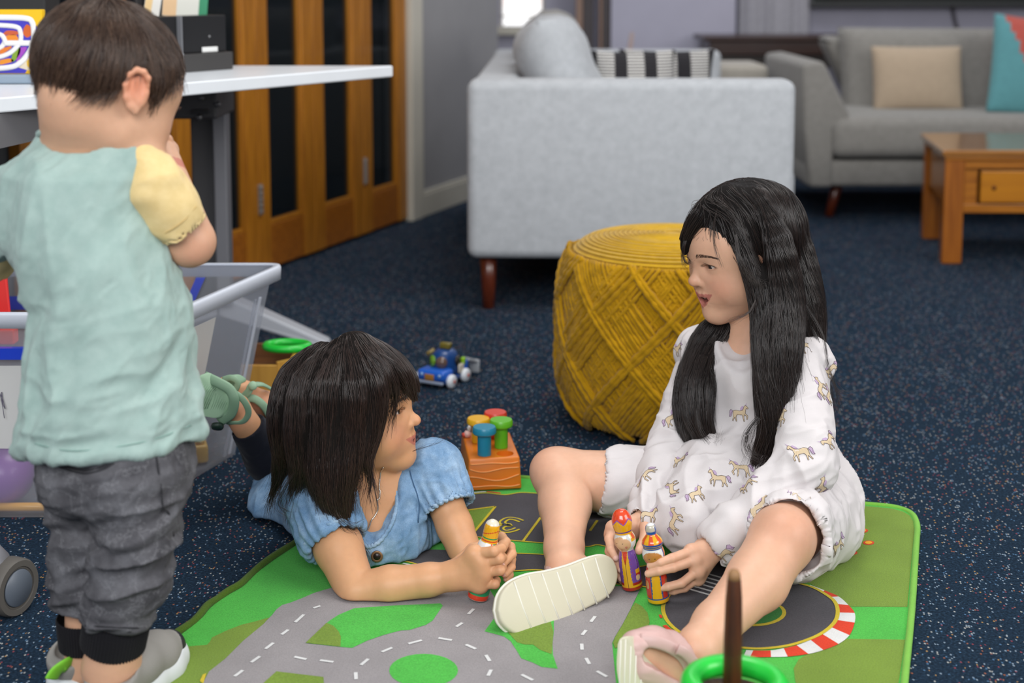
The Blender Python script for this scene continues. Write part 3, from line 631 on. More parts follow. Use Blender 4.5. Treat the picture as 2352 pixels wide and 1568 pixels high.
def peg(x, y, col, lab, nm, top=None):
    b = G(x, y, hB); prof = [(0.0, 0), (0.0122, 0), (0.0122, 0.038), (0.0195, 0.0385), (0.0212, 0.041), (0.0212, 0.048), (0.0195, 0.0515), (0.0, 0.052)]
    hz = 0.052 if top is None else top
    prof = [(r, z*hz/0.052) for r, z in prof]
    o = obj('peg', lathe(prof, 36, Matrix.Translation(b+Vector((0, 0, 0.0004)))), plastic('peg_'+nm, col, 0.4)); autosmooth(o, 30); tag(o, lab, 'peg', 'pegs in the orange block')
peg(1112.5, 1044, '#1b7f9c', 'teal blue flat-headed peg in the front left of the orange block', 'blue')
peg(1151, 1026.5, '#5fb21c', 'lime green flat-headed peg in the orange block', 'lime')
peg(1099, 1014, '#e3aa12', 'yellow flat-headed peg behind the blue one in the orange block', 'yellow', 0.045)
peg(1138, 1004, '#cf3a22', 'red flat-headed peg at the back of the orange block', 'red', 0.049)
sp_ = G(1074, 1004, hB)
tb = thing('toy_figure', 'tiny red and white figure lying on the left edge of the orange block', 'toy', tuple(sp_))
obj('body', lathe([(0, 0), (0.006, 0.001), (0.0075, 0.006), (0.005, 0.0115), (0, 0.012)], 16, Matrix.Translation(sp_+Vector((0, 0, 0.0004)))), plastic('pink_white', '#d8b0a8'), tb)
obj('cap', lathe([(0, 0), (0.0032, 0.001), (0.004, 0.007), (0, 0.012)], 14, Matrix.Translation(sp_+Vector((0.003, 0.0, 0.012)))), plastic('toy_white', '#dcd9d8'), tb)
obj('band', lathe([(0, 0), (0.0045, 0.0), (0.0045, 0.006), (0, 0.007)], 14, Matrix.Translation(sp_+Vector((-0.006, -0.001, 0.002)))), plastic('toy_red', '#cf4634'), tb)

# ================================================================== TOY CAR
pF1, pF2, pR2 = G(963, 880), G(1041, 892), G(1074, 880)
ax = (pF2-pF1); fw = (pF2-pR2); fw.z = 0; ax.z = 0; wd = ax.length; fw.normalize(); ax.normalize(); fw = (fw - ax*fw.dot(ax)).normalized()
TM = Matrix((ax, -fw, Vector((0, 0, 1)))).transposed().to_4x4(); TM.translation = pF1      # x across, y rearwards, z up
wb_ = max(0.062, (pF2-pR2).length)
M_bl = plastic('toy_blue', '#1f5fc4', 0.3); M_bl2 = plastic('toy_dark_blue', '#16417c', 0.3); M_tw = plastic('toy_wheel_white', '#dde1e6', 0.35)
car = thing('toy_car', 'small blue toy tow truck with white wheels on the dark carpet', 'toy', tuple(TM @ Vector((wd/2, wb_/2, 0))))
rW = 0.0155
obj('chassis', bx(0.004, wd-0.008, -0.016, wb_+0.02, 0.010, 0.022, 0.004, 3, M=TM), M_bl2, car)
obj('bonnet', bx(0.006, wd-0.010, -0.022, 0.024, 0.016, 0.040, 0.009, 4, M=TM), M_bl, car)
obj('cab', lathe([(0.0, 0.078), (0.018, 0.077), (0.029, 0.070), (0.033, 0.058), (0.036, 0.036), (0.036, 0.018), (0, 0.018)], 24, TM @ Matrix.Translation((wd/2, 0.040, 0)) @ Matrix.Scale(0.88, 4, (1, 0, 0))), M_bl2, car)
for (a, sc) in ((-0.55, 1), (0.35, 1)):
    dx, dy = math.sin(a)*0.0325*0.88, -math.cos(a)*0.034
    obj('windscreen', lathe([(0, 0.0005), (0.013, 0.0), (0.013, 0.003), (0, 0.0045)], 20, TM @ Matrix.Translation((wd/2+dx, 0.040+dy, 0.053)) @ Matrix.Rotation(a, 4, 'Z') @ Matrix.Rotation(PI/2-0.15, 4, 'X')), plastic('toy_window_green' if a < 0 else 'toy_window_brown', '#6d9a2c' if a < 0 else '#6a5349', 0.15), car)
obj('side_window', lathe([(0, 0.0), (0.012, 0.0), (0.012, 0.003), (0, 0.0045)], 20, TM @ Matrix.Translation((wd/2+0.0305, 0.044, 0.052)) @ Matrix.Rotation(PI/2, 4, 'Z') @ Matrix.Rotation(PI/2-0.1, 4, 'X')), plastic('toy_window_dark', '#2e2b26', 0.15), car)
obj('door_patch', bx(wd-0.012, wd-0.006, 0.040, 0.060, 0.024, 0.044, 0.002, M=TM), plastic('toy_pale', '#cfc6b4'), car)
obj('lime_panel', bx(wd-0.016, wd-0.007, 0.058, 0.070, 0.038, 0.056, 0.003, M=TM), plastic('toy_lime', '#8fc21e'), car)
obj('roof_light', bx(wd/2-0.010, wd/2+0.016, 0.030, 0.046, 0.0775, 0.092, 0.003, M=TM), plastic('toy_amber', '#75692c', 0.2), car)
obj('side_lamp', tube([TM @ Vector((wd/2-0.036, 0.020, 0.064)), TM @ Vector((wd/2-0.022, 0.030, 0.074))], 0.005, 10), plastic('toy_amber_lamp', '#8a7640', 0.3), car)
obj('flat_bed', bx(0.008, wd-0.008, 0.060, wb_+0.022, 0.022, 0.046, 0.005, 3, M=TM), M_bl, car)
hull = [(wd-0.020, wb_+0.018, 0.044), (wd-0.004, wb_+0.018, 0.044), (wd-0.002, wb_+0.055, 0.030), (wd-0.022, wb_+0.055, 0.030), (wd-0.020, wb_+0.018, 0.052), (wd-0.004, wb_+0.018, 0.052), (wd-0.002, wb_+0.055, 0.036), (wd-0.022, wb_+0.055, 0.036)]
tp = hull8([TM @ Vector(v) for v in hull], 0.001); bx(wd-0.024, wd+0.0, wb_+0.053, wb_+0.059, 0.008, 0.038, 0.001, M=TM, bm=tp)
obj('tow_ramp', tp, plastic('toy_grey', '#a9acb0'), car)
obj('number_plate', bx(wd/2-0.016, wd/2+0.008, -0.0245, -0.0215, 0.018, 0.032, 0.001, M=TM), plastic('toy_orange_plate', '#a87436'), car)
obj('bumper', bx(0.008, wd-0.012, -0.026, -0.020, 0.010, 0.017, 0.002, M=TM), plastic('toy_grey_blue', '#8d97ab'), car)
for x in (wd/2-0.024, wd/2+0.022): obj('headlight', lathe([(0, 0), (0.0045, 0), (0.003, 0.003), (0, 0.0035)], 12, TM @ Matrix.Translation((x, -0.021, 0.030)) @ Matrix.Rotation(PI/2, 4, 'X')), plastic('toy_lamp', '#8fb0d8'), car)
wp = [(0, -0.007), (0.012, -0.007), (0.0155, -0.004), (0.0155, 0.003), (0.013, 0.0065), (0.006, 0.0075), (0, 0.0075)]
for (x, y, sg) in ((0.0, 0, -1), (wd, 0, 1), (0.0, wb_, -1), (wd, wb_, 1)):
    MM = TM @ Matrix.Translation((x-0.004*sg, y, rW)) @ Matrix.Rotation(PI/2*sg, 4, 'Y')
    wh = obj('wheel', lathe(wp, 28, MM), M_tw, car)
    obj('hub', lathe([(0, 0.0072), (0.0045, 0.0072), (0.004, 0.0085), (0, 0.0088)], 14, MM), plastic('toy_hub_red', '#cf6a58'), wh)

# ================================================================== PAINTED PEG DOLLS
def smooth_prof(keys, n=150):
    z = np.array([k[1] for k in keys], float); r = np.array([k[0] for k in keys], float)
    t = np.concatenate([[0], np.cumsum(np.hypot(np.diff(z), np.diff(r)))]); tt = np.linspace(0, t[-1], n)
    rr = np.interp(tt, t, r); zz = np.interp(tt, t, z)
    k = np.array([1, 2, 3, 2, 1])/9.0
    for _ in range(2):
        rr[2:-2] = np.convolve(rr, k, 'valid'); zz[2:-2] = np.convolve(zz, k, 'valid')
    return list(zip(rr, zz))
M_gloss = attrmat('painted_gloss', 'Col', 0.18, coat=0.6, var=0.02, spec=0.5)
def doll(base_px, top_px, Y, keys, paint, label, yaw, lean_y=0.0):
    b = G(base_px[0], base_px[1], MT); t_ = P(top_px[0], top_px[1], b.y+lean_y); ax_ = (t_-b); Hh = ax_.length; sc = Hh/keys[-1][1]
    M = frame(b, ax_, Vector((math.cos(yaw), math.sin(yaw), 0))) @ Matrix.Scale(sc, 4)
    bm = lathe(smooth_prof(keys), 120); me = bpy.data.meshes.new('peg_doll'); 
    bmesh.ops.recalc_face_normals(bm, faces=bm.faces[:]); bm.to_mesh(me); bm.free()
    v = verts_np(me).copy(); rad = np.hypot(v[:, 0], v[:, 1]); th = np.degrees(np.arctan2(v[:, 1], v[:, 0])); cols = paint(v[:, 2], th, rad, v)
    me.transform(M); o = obj('peg_doll', me, M_gloss); setcol(o.data, cols); tag(o, label, 'toy')
    dz = -min((o.matrix_basis @ vv.co).z for vv in o.data.vertices)+MT
    o.location.z += dz; return o
def put(c, mask, col): c[mask] = lin(col)
def angd(th, a): return np.abs((th-a+180) % 360-180)
K1 = [(0, 0), (0.0140, 0), (0.0146, 0.002), (0.0146, 0.020), (0.0140, 0.036), (0.0118, 0.050), (0.0095, 0.0565), (0.0105, 0.058), (0.0142, 0.064), (0.0151, 0.070), (0.0142, 0.076), (0.0114, 0.0805), (0.0116, 0.083), (0.0128, 0.087), (0.0143, 0.096), (0.0135, 0.103), (0.0105, 0.1095), (0.0065, 0.1135), (0, 0.1145)]
def paint1(z, th, r, v):
    c = np.tile(lin('#6f4a9a'), (len(z), 1))                              # th=0 faces the viewer's left front
    x = np.radians(th)*0.0143
    put(c, (z < 0.0125), '#a3281c'); put(c, (z > 0.006) & (z < 0.0085), '#dba31c'); put(c, (z < 0.0018), '#5c2a1a')
    put(c, (np.abs(th) < 24) & (z > 0.009) & (z < 0.057), '#d9a51c'); put(c, (np.abs(th) < 24*np.clip((z-0.034)/0.022, 0, 1)-3) & (z < 0.057) & (z > 0.034), '#c8371c'); put(c, (np.abs(th) < 2.0) & (z < 0.045) & (z > 0.004), '#4a2a1a')
    for k in range(6): put(c, (np.hypot((th-33)*0.00025, z-0.022-k*0.0058) < 0.0007), '#b02a28')
    arm = (np.abs(th-72-8*np.sin((z-0.03)*90)) < 2.2) & (z > 0.026) & (z < 0.050); put(c, arm, '#3a2450')
    put(c, (angd(th, 70) < 18) & (z > 0.0245) & (z < 0.0300), '#dba31c'); put(c, (angd(th, 70) < 18) & (z > 0.0215) & (z < 0.0248), '#b02a1c'); put(c, (np.hypot((th-64)*0.00025, z-0.0185) < 0.0040), '#d9b58c')
    hd = (z > 0.0570) & (z < 0.0812); put(c, hd, '#d8dad8')
    put(c, hd & (((th+8)/58)**2+((z-0.0675)/0.0115)**2 < 1), '#d9ab82')
    for a in (-32, 4): put(c, hd & (np.hypot((th-a)*0.00026, z-0.0700) < 0.0007), '#1c1512')
    put(c, hd & (np.hypot((th-22)*0.00026, z-0.0640) < 0.0021), '#c97a68'); put(c, hd & (np.hypot((th+48)*0.00026, z-0.0640) < 0.0018), '#c97a68')
    put(c, hd & (np.abs(z-0.0608-((th+10)/40)**2*0.0016) < 0.00035) & (np.abs(th+10) < 18), '#a03a2a')
    put(c, hd & (angd(th, 78) < 24) & (z > 0.071), '#dba31c'); put(c, hd & (angd(th, 80) < 14) & (z > 0.0735), '#d0521c')
    ht = z >= 0.0812; put(c, ht, '#e0a012'); put(c, (z > 0.0838) & (z < 0.0852), '#55308a')
    zz = 0.0965+0.0075*np.abs(((th+10) / 36.0) % 2 - 1)*1.0
    put(c, ht & (z > zz-0.0016), '#7a4aa8'); put(c, ht & (z > zz+0.0002), '#d8431a')
    return c
K2 = [(0, 0), (0.0138, 0), (0.0145, 0.002), (0.0145, 0.018), (0.0138, 0.034), (0.0112, 0.047), (0.0098, 0.0515), (0.0112, 0.0535), (0.0144, 0.060), (0.0148, 0.066), (0.0134, 0.0715), (0.0122, 0.0735), (0.0130, 0.0765), (0.0142, 0.0795), (0.0128, 0.0840), (0.0062, 0.0915), (0.0060, 0.0920), (0.0072, 0.0950), (0.0075, 0.0985), (0.0066, 0.1025), (0.0035, 0.1055), (0, 0.1060)]
def paint2(z, th, r, v):
    c = np.tile(lin('#c2301c'), (len(z), 1))
    put(c, (np.abs(th) < 32) & (z < 0.052), '#1f4f86'); put(c, (np.abs(th) < 24) & (z < 0.052), '#dba31c')
    put(c, (angd(th, 75) < 10) & (z < 0.03), '#1f4f86'); put(c, z < 0.0082, '#1f4f86'); put(c, z < 0.0068, '#dba31c'); put(c, z < 0.0012, '#2c6a30')
    put(c, (np.hypot((th+56)*0.00025, (z-0.026)*0.6) < 0.0034), '#c4925e'); put(c, (np.hypot((th-66)*0.00025, (z-0.026)*0.6) < 0.0036), '#8f5c34')
    hd = (z > 0.0515) & (z < 0.0735); put(c, hd, '#d8dad8'); put(c, hd & (((th+6)/60)**2+((z-0.0600)/0.0112)**2 < 1), '#b57a3a')
    for a in (-22, 8): put(c, hd & (np.hypot((th-a)*0.00026, z-0.0625) < 0.0007), '#1c1512')
    for a in (-42, 26): put(c, hd & (np.hypot((th-a)*0.00026, z-0.0585) < 0.0022), '#c9705e')
    put(c, hd & (angd(th, 82) < 20) & (z > 0.061), '#1f4f9a'); put(c, hd & (angd(th, 84) < 13) & (z > 0.0625), '#d9821c')
    bd = (z >= 0.0735) & (z < 0.0808); put(c, bd, '#20458c'); put(c, (np.abs(z-0.0775) < 0.0004) | (np.abs(z-0.0752) < 0.0003), '#b5963a')
    cn = (z >= 0.0808) & (z < 0.0918); put(c, cn, '#dfa512'); put(c, cn & (((th+20) / 30.0) % 2 < 1), '#cf4a1a')
    pm_ = z >= 0.0918; put(c, pm_, '#20509c'); 
    put(c, pm_ & ((np.hypot((v[:, 0]-0.004), v[:, 1]*1.0) < 0.0062+0.0012*np.sin(th*0.2)) & (z > 0.0965)), '#b8b2a2'); put(c, pm_ & (z > 0.104), '#dfe2e4')
    return c
doll((1453, 1352), (1424, 1172), 2.05, K1, paint1, 'painted peg doll with purple robe and orange crown held by the seated girl', math.radians(-112))
doll((1513, 1381), (1493, 1203), 2.01, K2, paint2, 'painted peg doll with red robe, striped hat and blue bobble under the hand', math.radians(-97))
K3 = [(0, 0), (0.0138, 0), (0.0145, 0.002), (0.0145, 0.020), (0.0140, 0.036), (0.0112, 0.052), (0.0098, 0.058), (0.0112, 0.060), (0.0146, 0.067), (0.0150, 0.073), (0.0136, 0.079), (0.0112, 0.0825), (0.0108, 0.087), (0.0106, 0.098), (0.0102, 0.104), (0.0085, 0.1085), (0.004, 0.1120), (0, 0.1125)]
def paint3(z, th, r, v):
    c = np.tile(lin('#1c74a8'), (len(z), 1))
    put(c, (np.abs(th) < 60) & (z < 0.058), '#dba31c'); put(c, (np.abs(th) < 60) & (((z-0.014) / 0.0042) % 2 < 1) & (z < 0.05) & (z > 0.014), '#168a5c')
    put(c, z < 0.0142, '#178a55'); put(c, z < 0.0085, '#cf3a1c'); put(c, z < 0.0012, '#d8cfc0')
    hd = (z > 0.0585) & (z < 0.0822); put(c, hd, '#dcdcda'); put(c, hd & (angd(th, 18) < 26) , '#cf4a28'); put(c, hd & (angd(th, 18) < 15), '#168a5c')
    ht = z >= 0.0822; put(c, ht, '#e2a212'); put(c, ht & (np.abs(th) > 100), '#2a4a9c')
    put(c, ht & (np.abs(z-0.0845) < 0.0007), '#c8401c'); put(c, ht & (np.abs(z-0.0885) < 0.0009), '#1a8a4a'); put(c, ht & (np.abs(z-0.0955-0.0035*np.sin(np.radians(th+40))) < 0.0008), '#c8501c')
    put(c, ht & (z > 0.106) & (v[:, 0] > -0.003), '#d9d2be')
    return c
doll((1097, 1376), (1134, 1196), 2.02, K3, paint3, 'painted peg doll with white head and yellow hat in the lying girl\'s hands', math.radians(-70))
# slanted tip of its hat is part of the turned shape; the toy half hidden behind the shin
tp_ = G(1372, 1188, MT)
tr_ = thing('toy_boat', 'white and black rounded toy half hidden behind the seated girl\'s shin', 'toy', (tp_.x, tp_.y+0.05, MT))
T2 = Matrix.Translation((tp_.x-0.005, tp_.y+0.045, MT))
bmh = lathe([(0, 0.0), (0.030, 0.001), (0.046, 0.010), (0.050, 0.022), (0.0, 0.022)], 30, T2 @ Matrix.Scale(0.9, 4, (0, 1, 0)))
ho = obj('hull', bmh, [plastic('toy_shell_white', '#c9c5be', 0.5), plastic('toy_shell_black', '#232326', 0.4)], tr_)
for p_ in ho.data.polygons:
    c_ = p_.center; 
    if (c_.x > 0.016 and c_.z < 0.016+0.2*(c_.x-0.016)): p_.material_index = 1
obj('deck', lathe([(0.0, 0.0222), (0.048, 0.0222), (0.048, 0.027), (0.044, 0.0285), (0, 0.0285)], 30, T2 @ Matrix.Scale(0.9, 4, (0, 1, 0))), plastic('toy_slate', '#4b4f6a'), tr_)
obj('purple_knob', lathe([(0.012, 0.0287), (0.011, 0.036), (0, 0.038)], 14, T2 @ Matrix.Translation((-0.025, -0.02, 0))), plastic('toy_purple', '#8c4fa8'), tr_)
obj('orange_knob', lathe([(0.008, 0.0287), (0.007, 0.033), (0, 0.0345)], 14, T2 @ Matrix.Translation((0.006, -0.026, 0))), plastic('toy_orange', '#b2641c'), tr_)

# ================================================================== RING TOSS IN FRONT
YQ = 1.47; qx = P(1683, 1500, YQ).x
qs = thing('ring_toss_stand', 'brown wooden peg of a ring toss game, blurred in front of the camera', 'toy', (qx, YQ, 0))
M_stick = wood('old_brown_wood', '#6b3a1a', '#2e1a10', 6, 'Z', 0.45)
zt_ = P(1683, 1310, YQ).z; rs = pxm(YQ)*20.5
prof = [(0, 0.03), (rs*1.10, 0.03), (rs*1.1, 0.2), (rs*0.98, zt_-0.03), (rs*0.82, zt_-0.011), (rs*0.70, zt_-0.004), (rs*0.45, zt_), (0, zt_+0.001)]
obj('peg', lathe(prof, 28, Matrix.Translation((qx, YQ, 0))), M_stick, qs)
obj('tip', lathe([(rs*0.80, zt_-0.010), (rs*0.72, zt_-0.0035), (rs*0.47, zt_+0.0006), (0, zt_+0.0016)], 24, Matrix.Translation((qx, YQ, 0))), mat('worn_wood_tip', '#8f6a44', 0.6, 0.15), qs)
obj('base', lathe([(0, 0), (0.075, 0), (0.075, 0.022), (0.068, 0.03), (0, 0.03)], 40, Matrix.Translation((qx, YQ, 0))), M_stick, qs)
zr_ = P(1683, 1528, YQ+0.045).z
obj('collar', lathe([(rs*1.12, 0.03), (0.030, 0.03), (0.036, 0.06), (0.050, zr_-0.021), (0.044, zr_-0.013), (rs*1.12, zr_-0.013)], 36, Matrix.Translation((qx, YQ, 0))), M_stick, qs)
rg = [Vector((qx+0.003+0.047*math.cos(a), YQ+0.047*math.sin(a), zr_)) for a in [2*PI*i/56 for i in range(56)]]
tag(obj('toss_ring', tube(rg, 0.0118, 16, closed=True), plastic('bright_green_ring', '#1fc43c', 0.3)), 'bright green plastic ring hung around the brown wooden peg', 'ring')
# ================================================================== WHITE TABLE
ZT = 0.71
M_white = mat('white_laminate', '#dfe3e8', 0.3, 0.01)
C1 = G(903, 150.5, ZT); E0 = G(0, 224, ZT); ed = (E0-C1).normalized(); ed.z = 0
Tn = C1+ed*2.15; back = Vector((-1.62, 3.33, ZT)); Tn2 = Tn+Vector((-0.55, 0.35, 0))
top = [C1, Tn, Tn2, back]
for p in top: p.z = 0
tbl = thing('folding_table', 'white table on grey legs with castors, behind the standing boy', 'table', ((C1.x+Tn.x)/2-0.2, 2.6, 0))
obj('tabletop', prism([(p.x, p.y) for p in top], ZT-0.026, ZT, 0.003), M_white, tbl, smooth=False)
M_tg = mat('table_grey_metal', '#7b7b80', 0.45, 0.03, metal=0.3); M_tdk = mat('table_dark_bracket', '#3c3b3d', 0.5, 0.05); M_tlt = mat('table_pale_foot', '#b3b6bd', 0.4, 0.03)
# far leg
pY = 3.30; pa, pb_ = P(437, 300, pY).x, P(523, 300, pY).x
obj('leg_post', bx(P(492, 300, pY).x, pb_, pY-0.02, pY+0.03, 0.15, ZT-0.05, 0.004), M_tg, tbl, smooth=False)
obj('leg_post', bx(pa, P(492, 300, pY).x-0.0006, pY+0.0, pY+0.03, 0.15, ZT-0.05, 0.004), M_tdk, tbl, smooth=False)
br = bx(P(372, 0, 3.18).x, pb_+0.005, 3.16, pY+0.06, P(0, 272, 3.18).z, ZT-0.0262, 0.006, 2)
obj('bracket', br, M_tdk, tbl, smooth=False)
for (x, y) in ((463, 225), (385, 262), (457, 270), (500, 240)):
    q = P(x, y, 3.157); obj('bolt', lathe([(0, 0), (0.007, 0), (0.006, 0.004), (0, 0.005)], 12, Matrix.Translation((q.x, 3.160, q.z)) @ Matrix.Rotation(PI/2, 4, 'X')), mat('bolt_steel', '#6d6c6e', 0.3, metal=0.6), tbl)
obj('plate', bx(P(432, 0, 3.15).x, P(470, 0, 3.15).x, 3.152, 3.160, P(0, 262, 3.15).z, P(0, 252, 3.15).z, 0.001), mat('bracket_slot', '#1b1a1c', 0.5), tbl, smooth=False)
xh = P(480, 0, 3.3).x
fA, fB = Vector((xh-0.30, 3.34, 0.075)), P(757, 788, 3.34)
xm = P(520, 0, 3.34).x
ft = [(xm-0.03, 3.31, 0.12), (fB.x, 3.315, fB.z-0.012), (fB.x, 3.37, fB.z-0.012), (xm-0.03, 3.375, 0.12), (xm-0.03, 3.31, 0.175), (fB.x, 3.32, fB.z+0.006), (fB.x, 3.37, fB.z+0.006), (xm-0.03, 3.375, 0.175)]
obj('foot', hull8([Vector(v) for v in ft], 0.006, seg=3), M_tlt, tbl, smooth=False)
ft2 = [(2*(xm-0.032)-v[0], v[1], v[2]) for v in ft]
obj('foot', hull8([Vector(v) for v in ft2], 0.006, seg=3), M_tlt, tbl, smooth=False)
def castor(cx, cy, rot, r=0.034, w_=0.022):
    M = Matrix.Translation((cx, cy, r)) @ Matrix.Rotation(rot, 4, 'Z') @ Matrix.Rotation(PI/2, 4, 'Y')
    wl = obj('castor_wheel', lathe([(0, -w_*0.45), (r*0.72, -w_*0.45), (r*0.74, -w_*0.5), (r*0.94, -w_*0.5), (r, -w_*0.34), (r, w_*0.34), (r*0.94, w_*0.5), (r*0.74, w_*0.5), (r*0.72, w_*0.42), (0, w_*0.42)], 40, M), mat('castor_tyre', '#55514c', 0.6, 0.05), tbl)
    autosmooth(wl, 35)
    obj('castor_disc', lathe([(0, w_*0.43), (r*0.66, w_*0.43), (r*0.62, w_*0.52), (0, w_*0.54)], 36, M), mat('castor_disc_grey', '#5a616b', 0.4), wl)
cg = P(30, 1345, 1.97)
castor(cg.x-0.002, 1.97, math.radians(-24), r=0.0415, w_=0.028)
castor(fB.x-0.012, 3.345, 0.3, r=0.022, w_=0.018)
castor(2*(xm-0.032)-fB.x+0.012, 3.345, 0.3, r=0.022, w_=0.018)
# castor fork / foot cover of the near leg
fk = P(0, 1310, 1.97)
b = lathe([(0.0, -0.020), (0.024, -0.018), (0.034, -0.004), (0.033, 0.018), (0.018, 0.038), (0, 0.044)], 28, Matrix.Translation((cg.x-0.040, 1.975, fk.z-0.002)))
obj('castor_cover', b, M_tg, tbl)
b = hull8([Vector((-1.15, 1.97, 0.085)), Vector((cg.x-0.03, 1.945, 0.050)), Vector((cg.x-0.03, 1.99, 0.050)), Vector((-1.15, 2.02, 0.085)), Vector((-1.15, 1.97, 0.125)), Vector((cg.x-0.03, 1.945, 0.085)), Vector((cg.x-0.03, 1.99, 0.085)), Vector((-1.15, 2.02, 0.125))], 0.006)
obj('foot', b, M_tlt, tbl, smooth=False)
obj('leg_post', bx(-1.15, -1.07, 1.97, 2.02, 0.10, ZT-0.05, 0.004), M_tg, tbl, smooth=False)
bw = lambda px, py, Y: P(px, py, Y)
p0, p1 = bw(-40, 300, 2.33), bw(150, 292, 2.62)
bm_ = hull8([Vector((p0.x, p0.y, 0.625)), Vector((p1.x, p1.y, 0.625)), Vector((p1.x-0.03, p1.y+0.01, 0.625)), Vector((p0.x-0.03, p0.y+0.01, 0.625)), Vector((p0.x, p0.y, ZT-0.027)), Vector((p1.x, p1.y, ZT-0.027)), Vector((p1.x-0.03, p1.y+0.01, ZT-0.027)), Vector((p0.x-0.03, p0.y+0.01, ZT-0.027))])
obj('under_rail', bm_, mat('rail_grey', '#68676a', 0.5), tbl, smooth=False)

# black leaflet holder on the table
M_hb = mat('black_holder', '#1c1c1d', 0.35, 0.05); M_hb2 = mat('black_holder_front', '#3a3837', 0.4, 0.05)
q0, q1 = G(412, 168, ZT), G(536, 159, ZT)
hx = (q1-q0).normalized(); hy = Vector((-hx.y, hx.x, 0)); HM = Matrix((hx, hy, Vector((0, 0, 1)))).transposed().to_4x4(); HM.translation = q0-hx*0.05; HM.translation.z = ZT+0.0005
L = (q1-q0).length+0.05
hl = thing('leaflet_holder', 'black tiered leaflet holder on the white table beside the boy\'s head', 'holder', tuple(HM @ Vector((L/2, 0.05, 0))))
h1 = P(536, 119, q1.y).z-ZT; h2 = P(525, 34, q1.y+0.02).z-ZT
obj('front_tier', bx(0, L, 0, 0.055, 0, h1, 0.002, M=HM), M_hb2, hl, smooth=False)
obj('back_tier', bx(0, L-0.008, 0.012, 0.06, h1+0.0005, h2, 0.002, M=HM), M_hb, hl, smooth=False)
obj('back_panel', bx(0, L-0.012, 0.068, 0.076, 0, h2+0.09, 0.002, M=HM), M_hb, hl, smooth=False)
obj('divider', bx(0.058, 0.061, -0.0015, 0.062, 0, h2, 0.0005, M=HM), mat('clear_edge', '#77787c', 0.2), hl, smooth=False)
obj('white_label', bx(L-0.085, L-0.038, 0.0085, 0.0105, h1+0.0015, h1+0.0125, 0.0008, M=HM), mat('label_white', '#e2e2e0', 0.6), hl, smooth=False)
for (x, z) in ((0.0595, h1), (0.0595, 0.006), (L-0.06, h1+0.035)): obj('stud', lathe([(0, 0), (0.0028, 0), (0.002, 0.001), (0, 0.0012)], 10, HM @ Matrix.Translation((x, -0.002 if z <= h1 else 0.0115, z)) @ Matrix.Rotation(PI/2, 4, 'X')), mat('stud_grey', '#8d8d8f', 0.3), hl)
def leaf(x0, x1, tilt, cols, lab, y0):
    M = HM @ Matrix.Translation((x0, y0, h2+0.001)) @ Matrix.Rotation(0.03, 4, 'X') @ Matrix.Rotation(tilt, 4, 'Y')
    o = thing('leaflet', lab, 'leaflet', tuple(M @ Vector((0, 0, 0)))); n = len(cols); w_ = (x1-x0)
    obj('card', bx(0, w_, 0, 0.0014, 0, 0.16, M=M), mat('leaf_card', '#d9d6cf', 0.6), o, smooth=False)
    x = 0
    for i, (fr_, c_) in enumerate(cols):
        obj('printed_panel', bx(x, x+w_*fr_-0.0002, -0.0004, -0.0001, 0.001, 0.159, M=M), mat('leaf_'+c_, '#'+c_, 0.6), o, smooth=False); x += w_*fr_
leaf(0.066, L-0.014, 0.10, [(0.3, 'e3bf95'), (0.5, 'dcdcd3'), (0.2, '3f8f6a')], 'leaflet with peach, white and green panels in the black holder', 0.0625)
leaf(0.012, 0.056, 0.22, [(0.45, 'e6c691'), (0.55, 'e4e2dc')], 'slim peach and white leaflet leaning beside the green one', 0.0625)
# picture maze board
gy = 2.72; g0 = P(-70, 186, gy); g1 = P(96, 22, gy)
M_by = mat('board_yellow', '#e8b800', 0.35); M_bp = mat('board_purple', '#3c35b4', 0.35); M_bw = mat('board_white_track', '#e6e4e2', 0.4); M_bg = mat('board_base_grey', '#8696a6', 0.4)
gb = thing('maze_board', 'yellow and purple picture maze board with white oval tracks on the table', 'toy', ((g0.x+g1.x)/2, gy, ZT))
zb0 = max(ZT+0.0006, P(0, 186, gy).z); zb1 = P(0, 170, gy).z
zb0 = ZT+0.0006
obj('base', bx(g0.x-0.01, g1.x+0.004, gy-0.02, gy+0.05, zb0, zb1, 0.004), M_bg, gb, smooth=False)
obj('panel', bx(g0.x, g1.x, gy, gy+0.02, zb1, P(0, 22, gy).z, 0.002), M_by, gb, smooth=False)
pY_ = gy-0.0006
def bpoly(name, pts, m, d, sp=False):
    w_ = [P(x, y, gy) for x, y in pts]; w_ = spline(w_+[w_[0]], 6)[:-1] if sp else w_
    b = bmesh.new(); f = b.faces.new([b.verts.new((p.x, gy-d, p.z)) for p in w_]); bmesh.ops.triangulate(b, faces=[f], ngon_method='EAR_CLIP')
    b.normal_update()
    for f in b.faces:
        if f.normal.y > 0: f.normal_flip()
    return obj(name, b, m, gb, smooth=False)
def btrack(name, pts, r, m, closed=False):
    w_ = [P(x, y, gy-0.001) for x, y in pts]; w_ = spline(w_+([w_[0]] if closed else []), 6)
    return obj(name, tube(w_[:-1] if closed else w_, r*pxm(gy), 8, closed=closed, flat=0.4, up=(0, 1, 0)), m, gb)
bpoly('purple_ground', [(-70, 44), (52, 44), (64, 50), (78, 55), (96, 70), (96, 168), (-70, 168)], M_bp, 0.0003)
bpoly('cream_ground', [(40, 154), (58, 140), (75, 118), (95, 110), (95, 168), (75, 168), (60, 160)], mat('board_cream', '#dccdb0', 0.4), 0.0006)
btrack('white_track', [(-60, 40), (0, 40), (58, 42), (74, 52), (78, 80), (76, 102), (64, 124), (46, 144), (20, 155), (-60, 160)], 6.5, M_bw)
btrack('white_track', [(-60, 58), (0, 58), (38, 62), (47, 74), (47, 94), (36, 110), (18, 124), (-10, 132), (-60, 134)], 5.5, M_bw)
